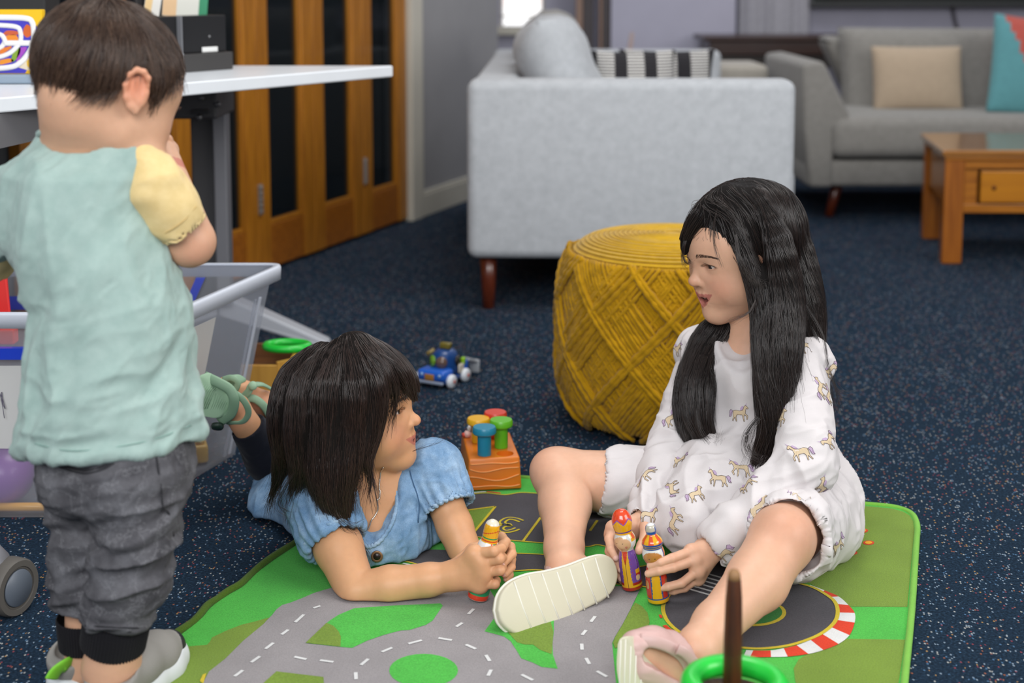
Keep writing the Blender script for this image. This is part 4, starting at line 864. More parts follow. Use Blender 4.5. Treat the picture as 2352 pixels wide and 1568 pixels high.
btrack('white_track', [(-20, 76), (2, 80), (10, 90), (10, 98), (2, 108), (-20, 116)], 5.5, M_bw)
btrack('white_track', [(8, 99), (40, 99), (74, 99)], 6.5, M_bw)
for nm_, pts, c_ in (('orange_shape', [(54, 66), (62, 56), (72, 64), (72, 80), (62, 86), (54, 78)], '#c85a14'), ('orange_shape', [(12, 82), (36, 80), (41, 93), (14, 93)], '#e08420'), ('orange_shape', [(0, 112), (24, 106), (26, 110), (12, 120), (0, 124)], '#d9741c'), ('green_shape', [(30, 118), (46, 108), (46, 122), (34, 140), (26, 140)], '#7a9a24'), ('violet_shape', [(44, 109), (62, 109), (50, 130), (38, 140)], '#9a3fb0'), ('orange_shape', [(0, 138), (22, 134), (32, 140), (14, 146), (0, 148)], '#e08a1c'), ('yellow_shape', [(62, 140), (70, 136), (82, 148), (80, 158), (64, 152)], '#e8b80c'), ('orange_shape', [(68, 128), (79, 122), (79, 142), (70, 138)], '#d9681c'), ('yellow_shape', [(58, 168), (64, 161), (72, 162), (70, 169)], '#e8b40c'), ('red_shape', [(8, 76), (18, 70), (40, 72), (40, 80), (10, 80)], '#c4552c')):
    bpoly(nm_, pts, mat('board_'+c_, c_, 0.4), 0.0009, sp=True)
# black monitor-like box at the very top left
bq = P(-60, 20, 3.05)
tag(obj('black_case', bx(bq.x, P(104, 0, 3.05).x, 3.05, 3.15, ZT+0.0005, ZT+0.35, 0.004), mat('matt_black_case', '#1a1a1a', 0.6), smooth=False), 'plain matt black case standing behind the picture maze board on the table', 'case')

# ================================================================== STORAGE TUB
def tubmat():
    t = NT('clear_frosted_plastic'); b = t.b
    b.inputs['Base Color'].default_value = srgb('#dce1ea'); b.inputs['Roughness'].default_value = 0.28
    tr = t.n('ShaderNodeBsdfTransparent'); tr.inputs[0].default_value = (0.95, 0.955, 0.97, 1)
    tl = t.n('ShaderNodeBsdfTranslucent'); tl.inputs[0].default_value = srgb('#dadfe8')
    m1 = t.n('ShaderNodeMixShader'); m1.inputs[0].default_value = 0.5; t.l(b.outputs[0], m1.inputs[1]); t.l(tl.outputs[0], m1.inputs[2])
    m2 = t.n('ShaderNodeMixShader'); m2.inputs[0].default_value = 0.34; t.l(tr.outputs[0], m2.inputs[1]); t.l(m1.outputs[0], m2.inputs[2]); t.l(m2.outputs[0], t.out.inputs[0]); return t.m
M_tub = tubmat(); M_rim = mat('tub_rim_plastic', '#c6cbd6', 0.35, 0.02, sss=0.0)
hT = 0.366
bFR, bBR = G(297, 1190), G(555, 1036); tFR, tBR = G(385, 716, hT), G(640, 606, hT)
dL = Vector((-0.62, 0.0, 0)); bFL, bBL = bFR+dL, bBR+dL; tFL, tBL = tFR+dL*1.12, tBR+dL*1.12
for p in (bFL, bBL, bFR, bBR): p.z = 0.002
tub = thing('storage_tub', 'large clear plastic storage tub of toys behind the standing boy', 'tub', tuple((bFR+bBL)/2))
def sheet(a, b_, c, d, th=0.0025):
    n_ = (b_-a).cross(d-a).normalized()*th; return hull8([a, b_, b_+n_, a+n_, d, c, c+n_, d+n_])
def lerp2(a, b_, t): return a.lerp(b_, t)
def rounded_ring(c4, r=0.035, k=5):
    out = []
    for i in range(4):
        p, pr, nx = c4[i], c4[i-1], c4[(i+1) % 4]; a = p+(pr-p).normalized()*r; b_ = p+(nx-p).normalized()*r
        for j in range(k+1): t = j/k; out.append(a*(1-t)**2+p*2*t*(1-t)+b_*t*t)
    return out
rb = rounded_ring([bFL, bFR, bBR, bBL]); rt = rounded_ring([tFL, tFR, tBR, tBL])
vs_, fs_ = [], []; n = len(rb); NH = 8
for h in range(NH+1):
    for i in range(n): vs_.append(rb[i].lerp(rt[i], h/NH))
for h in range(NH):
    for i in range(n): j = (i+1) % n; fs_.append((h*n+i, h*n+j, (h+1)*n+j, (h+1)*n+i))
fs_.append(tuple(range(n))[::-1])
obj('body', (vs_, fs_), M_tub, tub)
ctr = sum(rt, Vector())/n
rimb = bmesh.new()
def rimring(off, z): return [rimb.verts.new(p+(p-ctr).normalized()*off+Vector((0, 0, z))) for p in rt]
rr = [rimring(0.0, 0), rimring(0.013, 0.001), rimring(0.016, -0.004), rimring(0.015, -0.026), rimring(0.0125, -0.026), rimring(0.012, -0.004), rimring(0.0, -0.004)]
for a, c in zip(rr, rr[1:]+rr[:1]):
    for i in range(n): j = (i+1) % n; rimb.faces.new((a[i], a[j], c[j], c[i]))
obj('rim', rimb, M_rim, tub)
def side(u, v, off=0.0):   # right side wall: u front->back, v up
    a = bFR.lerp(bBR, u).lerp(tFR.lerp(tBR, u), v); nn = (bBR-bFR).cross(tFR-bFR).normalized(); return a+nn*off
def frontw(u, v, off=0.0):
    a = bFR.lerp(bFL, u).lerp(tFR.lerp(tFL, u), v); return a+Vector((0, -1, 0.15)).normalized()*off
sgn = 1 if side(0.5, 0.5, 0.01).x > side(0.5, 0.5, 0).x else -1
for u in (0.80, 0.845): obj('rib', hull8([side(u, 0.03, sgn*0.0003), side(u+0.02, 0.03, sgn*0.0003), side(u+0.02, 0.03, sgn*0.004), side(u, 0.03, sgn*0.004), side(u, 0.86, sgn*0.0003), side(u+0.02, 0.86, sgn*0.0003), side(u+0.02, 0.86, sgn*0.004), side(u, 0.86, sgn*0.004)], 0.001), M_rim if u > 0.81 else M_tub, tub, smooth=False)
M_pap = mat('label_paper', '#cbcac8', 0.8, 0.02)
obj('paper_label', hull8([side(0.02, 0.45, sgn*0.0008), side(0.44, 0.45, sgn*0.0008), side(0.44, 0.45, sgn*0.0014), side(0.02, 0.45, sgn*0.0014), side(0.02, 0.86, sgn*0.0008), side(0.44, 0.86, sgn*0.0008), side(0.44, 0.86, sgn*0.0014), side(0.02, 0.86, sgn*0.0014)]), M_pap, tub, smooth=False)
def fpatch(x0, x1, y0, y1, off, th, m_, nm):
    Y = bFR.y-0.012
    q = []
    for (x, y) in ((x0, y1), (x1, y1), (x1, y0), (x0, y0)):
        v = 1-(y-716)/(1190-716); yy = bFR.lerp(tFR, v).y; q.append(P(x, y, yy-off))
    d = Vector((0, th, 0)); return obj(nm, hull8([q[0], q[1], q[1]+d, q[0]+d, q[3], q[2], q[2]+d, q[3]+d]), m_, tub, smooth=False)
fpatch(-200, 70, 840, 1030, 0.003, 0.0008, M_pap, 'paper_label')
fpatch(-260, 62, 800, 826, 0.014, 0.012, plastic('clip_blue', '#1f3fc0'), 'blue_handle')
sc_ = [P(x, y, bFR.lerp(tFR, 0.65).y-0.0048) for x, y in ((-3, 920), (4, 900), (6, 925), (12, 938), (2, 905), (10, 960))]
obj('pen_scribble', tube(spline(sc_, 5), 0.0006, 5), mat('pen_grey', '#5b5668', 0.6), tub)
# blue strips on the far wall
def farw(u, v, off): a = bBR.lerp(bBL, u).lerp(tBR.lerp(tBL, u), v); return a+Vector((0, -off, 0))
obj('blue_handle', hull8([farw(u, v, o) for (u, v, o) in ((0.25, 0.76, 0.006), (0.9, 0.76, 0.006), (0.9, 0.76, 0.002), (0.25, 0.76, 0.002), (0.25, 0.83, 0.006), (0.9, 0.83, 0.006), (0.9, 0.83, 0.002), (0.25, 0.83, 0.002))]), plastic('clip_blue_2', '#3f4db4'), tub, smooth=False)
obj('blue_handle', hull8([farw(u, v, o) for (u, v, o) in ((0.215, 0.80, 0.008), (0.24, 0.80, 0.008), (0.24, 0.80, 0.002), (0.215, 0.80, 0.002), (0.195, 0.93, 0.008), (0.22, 0.93, 0.008), (0.22, 0.93, 0.002), (0.195, 0.93, 0.002))]), plastic('clip_blue_2', '#3f4db4'), tub, smooth=False)
# toys inside the tub
def inside(u, v, z): return bFR.lerp(bBR, v)+dL*u+Vector((0, 0, z-0.002))     # u left, v back
def blk(nm, u, v, z, sx, sy, sz, rot, col, lab, bev=0.006):
    c = inside(u, v, 0.0055+z); M = Matrix.Translation(c) @ Matrix.Rotation(rot, 4, 'Z')
    bm = bx(-sx/2, sx/2, -sy/2, sy/2, 0, sz, bev, 3, M=M)
    root = thing(nm, lab, 'toy', tuple(c), 'toys inside the clear tub')
    obj('block', bm, plastic('tubtoy_'+col, '#'+col, 0.4), root)
    if sx > 0.03 and sy > 0.03:
        st = None
        for i in (-1, 1):
            for j in (-1, 1): st = lathe([(0.008, sz-0.001), (0.008, sz+0.007), (0.006, sz+0.008), (0, sz+0.008)], 12, M @ Matrix.Translation((i*sx*0.22, j*sy*0.22, 0)), st)
        obj('stud', st, plastic('tubtoy_'+col, '#'+col, 0.4), root)
    return root
blk('toy_block', 0.083, 0.16, 0.0, 0.05, 0.06, 0.075, 0.2, '6d7c86', 'pale blue grey block low in the tub by its right wall')
blk('toy_block', 0.073, 0.38, 0.0, 0.045, 0.06, 0.085, -0.2, '27508c', 'deep blue block low in the tub beside the pale block')
blk('toy_block', 0.073, 0.57, 0.0, 0.045, 0.05, 0.060, 0.1, 'c26a1c', 'orange block low in the tub near its back corner')
blk('toy_block', 0.083, 0.80, 0.0, 0.05, 0.05, 0.035, 0.3, 'c9a13c', 'flat yellow block low in the tub back corner')
blk('toy_block', 0.135, 0.10, 0.0, 0.05, 0.045, 0.085, 0.0, 'b8441c', 'red orange block low in the tub behind the boy\'s trousers')
blk('toy_block', 0.088, 0.20, 0.0845, 0.05, 0.05, 0.012, 0.5, '2c5a96', 'thin blue block lying on the pale block in the tub', 0.003)
blk('toy_block', 0.083, 0.60, 0.0685, 0.06, 0.12, 0.035, 0.1, '9c7d63', 'tan block lying across the orange block in the tub')
blk('toy_block', 0.16, 0.45, 0.0, 0.10, 0.14, 0.12, 0.1, '6f5f6c', 'dull mauve box in the middle of the tub')
blk('toy_block', 0.62, 0.21, 0.045, 0.16, 0.07, 0.055, -0.35, '2450a8', 'blue box lying inside the front of the tub')
blk('toy_block', 0.66, 0.21, 0.0, 0.16, 0.10, 0.042, 0.1, '8a4f9c', 'mauve box under the blue one in the tub')
cb_ = inside(0.40, 0.15, 0.0055)
tag(obj('ball', lathe([(0.052*math.sin(PI*i/20), 0.052-0.052*math.cos(PI*i/20)) for i in range(21)], 32, Matrix.Translation(cb_)), plastic('ball_purple', '#7a3f92', 0.4)), 'purple ball inside the front of the clear tub', 'ball', 'toys inside the clear tub')
tag(obj('yellow_stick', tube([inside(0.44, 0.045, 0.014), inside(0.17, 0.05, 0.014)], 0.0075, 10), plastic('stick_yellow', '#e0a53a')), 'yellow stick lying along the front bottom of the tub', 'stick', 'toys inside the clear tub')
# red tray wedged in the tub
rq = P(56, 700, 2.47)
rt_ = hull8([Vector((-1.15, 2.42, 0.30)), Vector((rq.x-0.004, 2.42, 0.30)), Vector((rq.x-0.03, 2.47, 0.30)), Vector((-1.15, 2.47, 0.30)), Vector((-1.15, 2.44, 0.445)), Vector((P(16, 590, 2.45).x, 2.44, P(16, 590, 2.45).z)), Vector((P(14, 590, 2.47).x, 2.47, P(16, 592, 2.47).z)), Vector((-1.15, 2.47, 0.445))], 0.004)
rr_ = thing('red_tray', 'red plastic tray sticking up out of the clear tub', 'tray', (-0.98, 2.44, 0.06), 'toys inside the clear tub')
obj('tray_side', rt_, plastic('tray_red', '#d0160f', 0.4), rr_, smooth=False)
obj('tray_lip', hull8([Vector((-1.15, 2.40, 0.285)), Vector((rq.x+0.004, 2.40, 0.285)), Vector((rq.x+0.004, 2.425, 0.285)), Vector((-1.15, 2.425, 0.285)), Vector((-1.15, 2.40, 0.312)), Vector((rq.x+0.004, 2.40, 0.312)), Vector((rq.x+0.004, 2.425, 0.312)), Vector((-1.15, 2.425, 0.312))], 0.003), plastic('tray_red_lip', '#d8422c', 0.4), rr_, smooth=False)
obj('tray_floor', bx(-1.15, -1.0, 2.43, 2.465, 0.12, 0.30, 0.003), plastic('tray_red', '#d0160f', 0.4), rr_, smooth=False)
# wooden box behind the tub with a green ring
wx0, wx1 = P(560, 900, 2.93).x, P(676, 850, 2.93).x
wbx = thing('wooden_box', 'open pale wooden box standing behind the clear tub', 'box', ((wx0+wx1)/2, 2.95, 0))
zb_ = P(640, 826, 2.90).z
M_ply = wood('pale_ply', '#c9973f', '#b07f30', 3, 'Z', 0.5); M_plyd = wood('brown_rim', '#8a5a2e', '#6a4020', 5, 'X', 0.5)
obj('front_board', bx(wx0, wx1-0.0305, 2.90, 2.908, 0.0, zb_-0.012, 0.001), M_ply, wbx, smooth=False)
obj('back_board', bx(wx0, wx1, 3.05, 3.058, 0.0, zb_-0.004, 0.001), M_plyd, wbx, smooth=False)
obj('side_board', bx(wx1-0.008, wx1, 2.93, 3.0495, 0.0, zb_-0.004, 0.001), M_ply, wbx, smooth=False)
obj('corner_board', hull8([Vector((wx1-0.030, 2.90, 0)), Vector((wx1-0.001, 2.929, 0)), Vector((wx1-0.008, 2.933, 0)), Vector((wx1-0.034, 2.908, 0)), Vector((wx1-0.030, 2.90, zb_-0.006)), Vector((wx1-0.001, 2.929, zb_-0.006)), Vector((wx1-0.008, 2.933, zb_-0.006)), Vector((wx1-0.034, 2.908, zb_-0.006))]), M_ply, wbx, smooth=False)
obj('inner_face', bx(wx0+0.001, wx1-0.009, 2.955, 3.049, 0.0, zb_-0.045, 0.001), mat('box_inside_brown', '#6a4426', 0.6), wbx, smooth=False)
gr_ = P(676, 812, 3.0)
tag(obj('toss_ring', tube([Vector((gr_.x-0.015+0.045*math.cos(a), 3.0+0.035*math.sin(a)*0.9, zb_+0.004+0.0)) for a in [2*PI*i/40 for i in range(40)]], 0.0085, 12, closed=True), plastic('bright_green_ring', '#1fc43c', 0.3)), 'bright green plastic ring lying on the wooden box behind the lying girl\'s hair', 'ring')
# ================================================================== SOFT-SHAPE MODELLER (bodies, clothes, hair)
f32 = np.float32
def A3(v): return np.array([v[0], v[1], v[2]], f32)
class Shape:
    def __init__(s): s.ops = []
    def _add(s, fn, lo, hi, k, mode): s.ops.append((fn, np.array(lo, f32), np.array(hi, f32), k, mode))
    def cone(s, a, b, ra, rb, k=0.01, mode='add', flat=1.0, n=None):
        """tapered limb from a to b; flat<1 squeezes it along direction n"""
        a, b = A3(a), A3(b); ba = b-a; l2 = float(ba @ ba)+1e-12; nn = None
        if flat != 1.0: nn = A3(Vector(n).normalized())
        def fn(p):
            pa = p-a; t = np.clip((pa @ ba)/l2, 0, 1).astype(f32); e = pa-t[..., None]*ba
            if nn is not None: e = e+nn*((e @ nn)*(1/flat-1))[..., None]
            d = np.sqrt((e*e).sum(-1))-(ra+(rb-ra)*t)
            return d*(flat if nn is not None else 1.0) if flat < 1 else d
        r = max(ra, rb)*max(1, flat); s._add(fn, np.minimum(a, b)-r, np.maximum(a, b)+r, k, mode); return s
    def chain(s, pts, rs, k=0.006, mode='add', flat=1.0, n=None, kin=None):
        for i in range(len(pts)-1): s.cone(pts[i], pts[i+1], rs[i], rs[i+1], k if (i == 0 or kin is None) else kin, mode, flat, n)
        return s
    def lock(s, pts, rs, k, kin):
        """smoothly tapering lock through points"""
        q = spline(pts, 3); t = np.linspace(0, len(pts)-1, len(q)); r = np.interp(t, range(len(rs)), rs); r[1:-1] = (r[:-2]+2*r[1:-1]+r[2:])/4
        return s.chain(q, [float(x) for x in r], k, kin=kin)
    def ball(s, c, r, k=0.01, mode='add', R=None):
        c = A3(c); rr = np.array([r]*3 if np.isscalar(r) else r, f32); Rm = None if R is None else np.array(R, f32)
        def fn(p):
            q = p-c
            if Rm is not None: q = q @ Rm
            k0 = np.sqrt(((q/rr)**2).sum(-1)); k1 = np.sqrt(((q/(rr*rr))**2).sum(-1))+1e-9
            return k0*(k0-1)/k1
        m = float(rr.max()); s._add(fn, c-m, c+m, k, mode); return s
    def plane(s, o, n, k=0.0, lo=None, hi=None):
        """keep only the side the normal points away from"""
        o, n = A3(o), A3(Vector(n).normalized())
        s._add(lambda p: (p-o) @ n, lo if lo is not None else (-9,)*3, hi if hi is not None else (9,)*3, k, 'cut'); return s
    def loft(s, rows, yaw=0.0, k=0.01, mode='add'):
        """rows: (z, cx, cy, a, b) ellipse cross sections, bottom to top"""
        R = np.array(rows, f32); R = R[np.argsort(R[:, 0])]; c, sn = math.cos(yaw), math.sin(yaw)
        def fn(p):
            z = p[..., 2]; zc = np.clip(z, R[0, 0], R[-1, 0]); cx, cy, a, b = [np.interp(zc, R[:, 0], R[:, i]).astype(f32) for i in (1, 2, 3, 4)]
            x, y = p[..., 0]-cx, p[..., 1]-cy; u, v = x*c+y*sn, -x*sn+y*c
            d = (np.sqrt((u/a)**2+(v/b)**2)-1)*np.minimum(a, b); dz = np.abs(z-zc); return np.where(dz > 0, np.sqrt(np.maximum(d, 0)**2+dz**2)+np.minimum(d, 0)*0, d)
        m = R[:, 3:5].max(); s._add(fn, (R[:, 1].min()-m, R[:, 2].min()-m, R[0, 0]), (R[:, 1].max()+m, R[:, 2].max()+m, R[-1, 0]), k, mode); return s
    def sub(s, other, grow=0.0, k=0.0):
        lo, hi = other.bounds(); s._add(lambda p: other(p)-grow, lo-abs(grow), hi+abs(grow), k, 'sub'); return s
    def bounds(s):
        ad = [o for o in s.ops if o[4] == 'add']; return np.min([o[1] for o in ad], 0), np.max([o[2] for o in ad], 0)
    @staticmethod
    def mix(cur, d, k, mode):
        if mode == 'add':
            if k <= 0: return np.minimum(cur, d)
            h = np.maximum(k-np.abs(cur-d), 0)/k; return np.minimum(cur, d)-h*h*k*0.25
        if mode == 'sub': d = -d
        if k <= 0: return np.maximum(cur, d)
        h = np.maximum(k-np.abs(cur-d), 0)/k; return np.maximum(cur, d)+h*h*k*0.25
    def __call__(s, p):
        p = np.asarray(p, f32); cur = np.full(p.shape[:-1], 1.0, f32)
        for fn, lo, hi, k, mode in s.ops:
            m = np.all((p > lo-k-0.012) & (p < hi+k+0.012), -1)
            if m.any(): cur[m] = s.mix(cur[m], fn(p[m]), k, mode)
        return cur
    def grad(s, p, e=0.0012):
        g = np.zeros_like(p)
        for t in ((1, 1, 1), (1, -1, -1), (-1, 1, -1), (-1, -1, 1)):
            t = np.array(t, f32); g += t*s(p+t*e)[..., None]
        n = np.linalg.norm(g, axis=-1, keepdims=True)+1e-9; return g/n
    def mesh(s, h=0.0025, lo=None, hi=None):
        l, u = s.bounds(); l = (l if lo is None else np.maximum(l, np.array(lo, f32)))-4*h-0.01; u = (u if hi is None else np.minimum(u, np.array(hi, f32)))+4*h+0.01
        n = np.ceil((u-l)/h).astype(int)+1; vol = np.full(tuple(n), 1.0, f32); ax = [l[i]+h*np.arange(n[i], dtype=f32) for i in range(3)]
        for fn, a, b, k, mode in s.ops:
            m = k+3*h+0.004; i0 = np.clip(np.floor((a-m-l)/h).astype(int), 0, n); i1 = np.clip(np.ceil((b+m-l)/h).astype(int)+1, 0, n)
            if (i1 <= i0).any(): continue
            sl = tuple(slice(i0[i], i1[i]) for i in range(3))
            for xs in range(i0[0], i1[0], 24):          # slabs keep memory low
                xe = min(xs+24, i1[0]); sl2 = (slice(xs, xe),)+sl[1:]
                if mode != 'add' and not (vol[sl2] < 0.05).any(): continue
                g = np.stack(np.meshgrid(ax[0][xs:xe], ax[1][sl[1]], ax[2][sl[2]], indexing='ij'), -1)
                vol[sl2] = s.mix(vol[sl2], fn(g), k, mode)
        return nets(vol, l, h)
def nets(vol, org, h):
    S = vol < 0; sh = np.array(vol.shape)-1
    cnt = np.zeros(tuple(sh), np.int8)
    offs = [(i, j, k) for i in (0, 1) for j in (0, 1) for k in (0, 1)]
    for o in offs: cnt += S[o[0]:o[0]+sh[0], o[1]:o[1]+sh[1], o[2]:o[2]+sh[2]]
    act = (cnt > 0) & (cnt < 8); idx = np.argwhere(act); vid = np.full(tuple(sh), -1, np.int32); vid[act] = np.arange(len(idx))
    C = {o: vol[idx[:, 0]+o[0], idx[:, 1]+o[1], idx[:, 2]+o[2]] for o in offs}
    acc = np.zeros((len(idx), 3)); n = np.zeros(len(idx))
    for a in offs:
        for ax in range(3):
            if a[ax]: continue
            b = list(a); b[ax] = 1; b = tuple(b); v0, v1 = C[a], C[b]; cr = (v0 < 0) != (v1 < 0)
            t = np.where(cr, v0/np.where(cr, v0-v1, 1), 0); q = np.tile(np.array(a, float), (len(idx), 1)); q[:, ax] += t
            acc += q*cr[:, None]; n += cr
    V = org+(idx+acc/n[:, None])*h; quads = []
    for ax in range(3):
        u, v = (ax+1) % 3, (ax+2) % 3
        sl0 = [slice(None)]*3; sl1 = [slice(None)]*3; sl0[ax] = slice(0, -1); sl1[ax] = slice(1, None)
        cr = S[tuple(sl0)] != S[tuple(sl1)]; e = np.argwhere(cr)
        e = e[(e[:, u] > 0) & (e[:, v] > 0) & (e[:, u] < sh[u]) & (e[:, v] < sh[v])]
        pos = S[e[:, 0], e[:, 1], e[:, 2]]
        def at(du, dv): q = e.copy(); q[:, u] -= du; q[:, v] -= dv; return vid[q[:, 0], q[:, 1], q[:, 2]]
        Q = np.stack([at(1, 1), at(0, 1), at(0, 0), at(1, 0)], 1); Q[~pos] = Q[~pos][:, ::-1]; quads.append(Q)
    Q = np.concatenate(quads); Q = Q[(Q >= 0).all(1)]
    return V.astype(f32), Q
def relax(V, Q, it=2, lam=0.5, keep=None):
    for _ in range(it):
        s = np.zeros_like(V); n = np.zeros(len(V), f32)
        for i in range(4):
            a, b = Q[:, i], Q[:, (i+1) % 4]
            for q in range(3):
                s[:, q] += np.bincount(a, V[b, q], len(V))+np.bincount(b, V[a, q], len(V))
            n += np.bincount(a, minlength=len(V))+np.bincount(b, minlength=len(V))
        W_ = V+lam*(s/np.maximum(n, 1)[:, None]-V)
        V = W_ if keep is None else np.where(keep[:, None], V, W_)
    return V
def vnormals(V, Q):
    n = np.cross(V[Q[:, 2]]-V[Q[:, 0]], V[Q[:, 3]]-V[Q[:, 1]]); N = np.zeros_like(V)
    for i in range(4):
        for q in range(3): N[:, q] += np.bincount(Q[:, i], n[:, q], len(V))
    return N/(np.linalg.norm(N, axis=1, keepdims=True)+1e-12)
def npmesh(name, V, Q):
    me = bpy.data.meshes.new(name); me.vertices.add(len(V)); me.vertices.foreach_set('co', V.astype(f32).ravel())
    k = Q.shape[1]; me.loops.add(len(Q)*k); me.loops.foreach_set('vertex_index', Q.astype(np.int32).ravel())
    me.polygons.add(len(Q)); me.polygons.foreach_set('loop_start', np.arange(0, len(Q)*k, k, dtype=np.int32)); me.polygons.foreach_set('loop_total', np.full(len(Q), k, np.int32))
    me.polygons.foreach_set('use_smooth', np.ones(len(Q), bool)); me.update(calc_edges=True); return me
# lattice noise
_PERM = np.random.default_rng(3).permutation(4096).astype(np.int64)
def _hash(i, j, k): return _PERM[(_PERM[(_PERM[i & 4095]+j) & 4095]+k) & 4095]/2047.5-1.0
def vnoise(p, seed=0):
    p = np.asarray(p, np.float64)+seed*17.31+100; i = np.floor(p).astype(np.int64); f = p-i; f = f*f*(3-2*f); out = 0
    for a in (0, 1):
        for b in (0, 1):
            for c in (0, 1):
                w_ = (f[:, 0] if a else 1-f[:, 0])*(f[:, 1] if b else 1-f[:, 1])*(f[:, 2] if c else 1-f[:, 2]); out = out+w_*_hash(i[:, 0]+a, i[:, 1]+b, i[:, 2]+c)
    return out.astype(f32)
def fold(p, R, freq, seed=0, warp=0.6):
    """ridged folds: R rows = stretch directions, freq per direction (low = long folds)"""
    q = (p @ np.array(R, f32).T)*np.array(freq, f32); q = q+warp*np.stack([vnoise(q*0.6, seed+5), vnoise(q*0.6, seed+6), vnoise(q*0.6, seed+7)], 1)
    return (1-np.abs(vnoise(q, seed))*2.0)
def refine(me, inside, shape, it=3):
    """subdivide faces whose centre passes inside(co) once and pull the new points onto the shape"""
    b = bmesh.new(); b.from_mesh(me); cs = np.array([f.calc_center_median() for f in b.faces], f32); m = inside(cs); b.faces.ensure_lookup_table()
    es = set()
    for i in np.flatnonzero(m): es.update(b.faces[i].edges)
    bmesh.ops.subdivide_edges(b, edges=list(es), cuts=1, use_grid_fill=True)
    for f in b.faces: f.smooth = True
    b.to_mesh(me); b.free(); V = verts_np(me).copy(); k = np.flatnonzero(inside(V))
    p = V[k]
    for _ in range(it): p = p-np.clip(shape(p), -0.002, 0.002)[:, None]*shape.grad(p, 0.0006)*0.9
    V[k] = p; me.vertices.foreach_set('co', V.ravel()); me.update(); return me
def bvh(me): return BVHTree.FromPolygons([v.co[:] for v in me.vertices], [p.vertices[:] for p in me.polygons])
def trace(px, py, tree, off=0.0, default=None):
    o = Vector((0, 0, CAM_H)); d = ray(px, py).normalized(); h = tree.ray_cast(o, d)
    if h[0] is None: return P(px, py, default) if default else None
    return h[0]-d*off

# ------------------------------------------------------------------ head
class HeadFrame:
    def __init__(s, yaw, pitch, roll, scale):
        """yaw: 0 looks at the camera, + turns to picture right; pitch + looks down"""
        f = Vector((math.sin(yaw), -math.cos(yaw), 0)); f = (f*math.cos(pitch)+Vector((0, 0, -math.sin(pitch)))).normalized()
        side = f.cross(Vector((0, 0, 1))).normalized()                       # person's right
        u = side.cross(f).normalized()
        if roll: q = Matrix.Rotation(roll, 3, f); side, u = q @ side, q @ u
        s.r, s.f, s.u, s.k = side, f, u, scale; s.o = Vector((0, 0, 0)); s.R = np.array([list(side), list(f), list(u)], f32).T   # columns
    def at(s, x, y, z): return s.o+(s.r*x+s.f*y+s.u*z)*s.k
    def place(s, local, world): s.o = Vector(world)-(s.r*local[0]+s.f*local[1]+s.u*local[2])*s.k; return s
    def local(s, p): return ((np.asarray(p, f32)-A3(s.o)) @ s.R)/s.k
def lip_lines(smile, mouth):
    w_ = 0.0195+0.0060*smile; cz = -0.0550+0.0068*smile; zu, zl = -0.0508+0.001*smile, -0.0570-0.0155*mouth
    f = lambda z0, u: z0+(cz-z0)*u**1.25
    ups = [(0.0, 0.0785, zu), (w_*0.38, 0.0765, f(zu, 0.38)), (w_*0.74, 0.0700, f(zu, 0.74)), (w_, 0.0600, cz)]
    los = [(0.0, 0.0770-0.003*mouth, zl), (w_*0.38, 0.0750-0.003*mouth, f(zl, 0.38)), (w_*0.74, 0.0680-0.002*mouth, f(zl, 0.74)), (w_, 0.0600, cz)]
    return ups, los
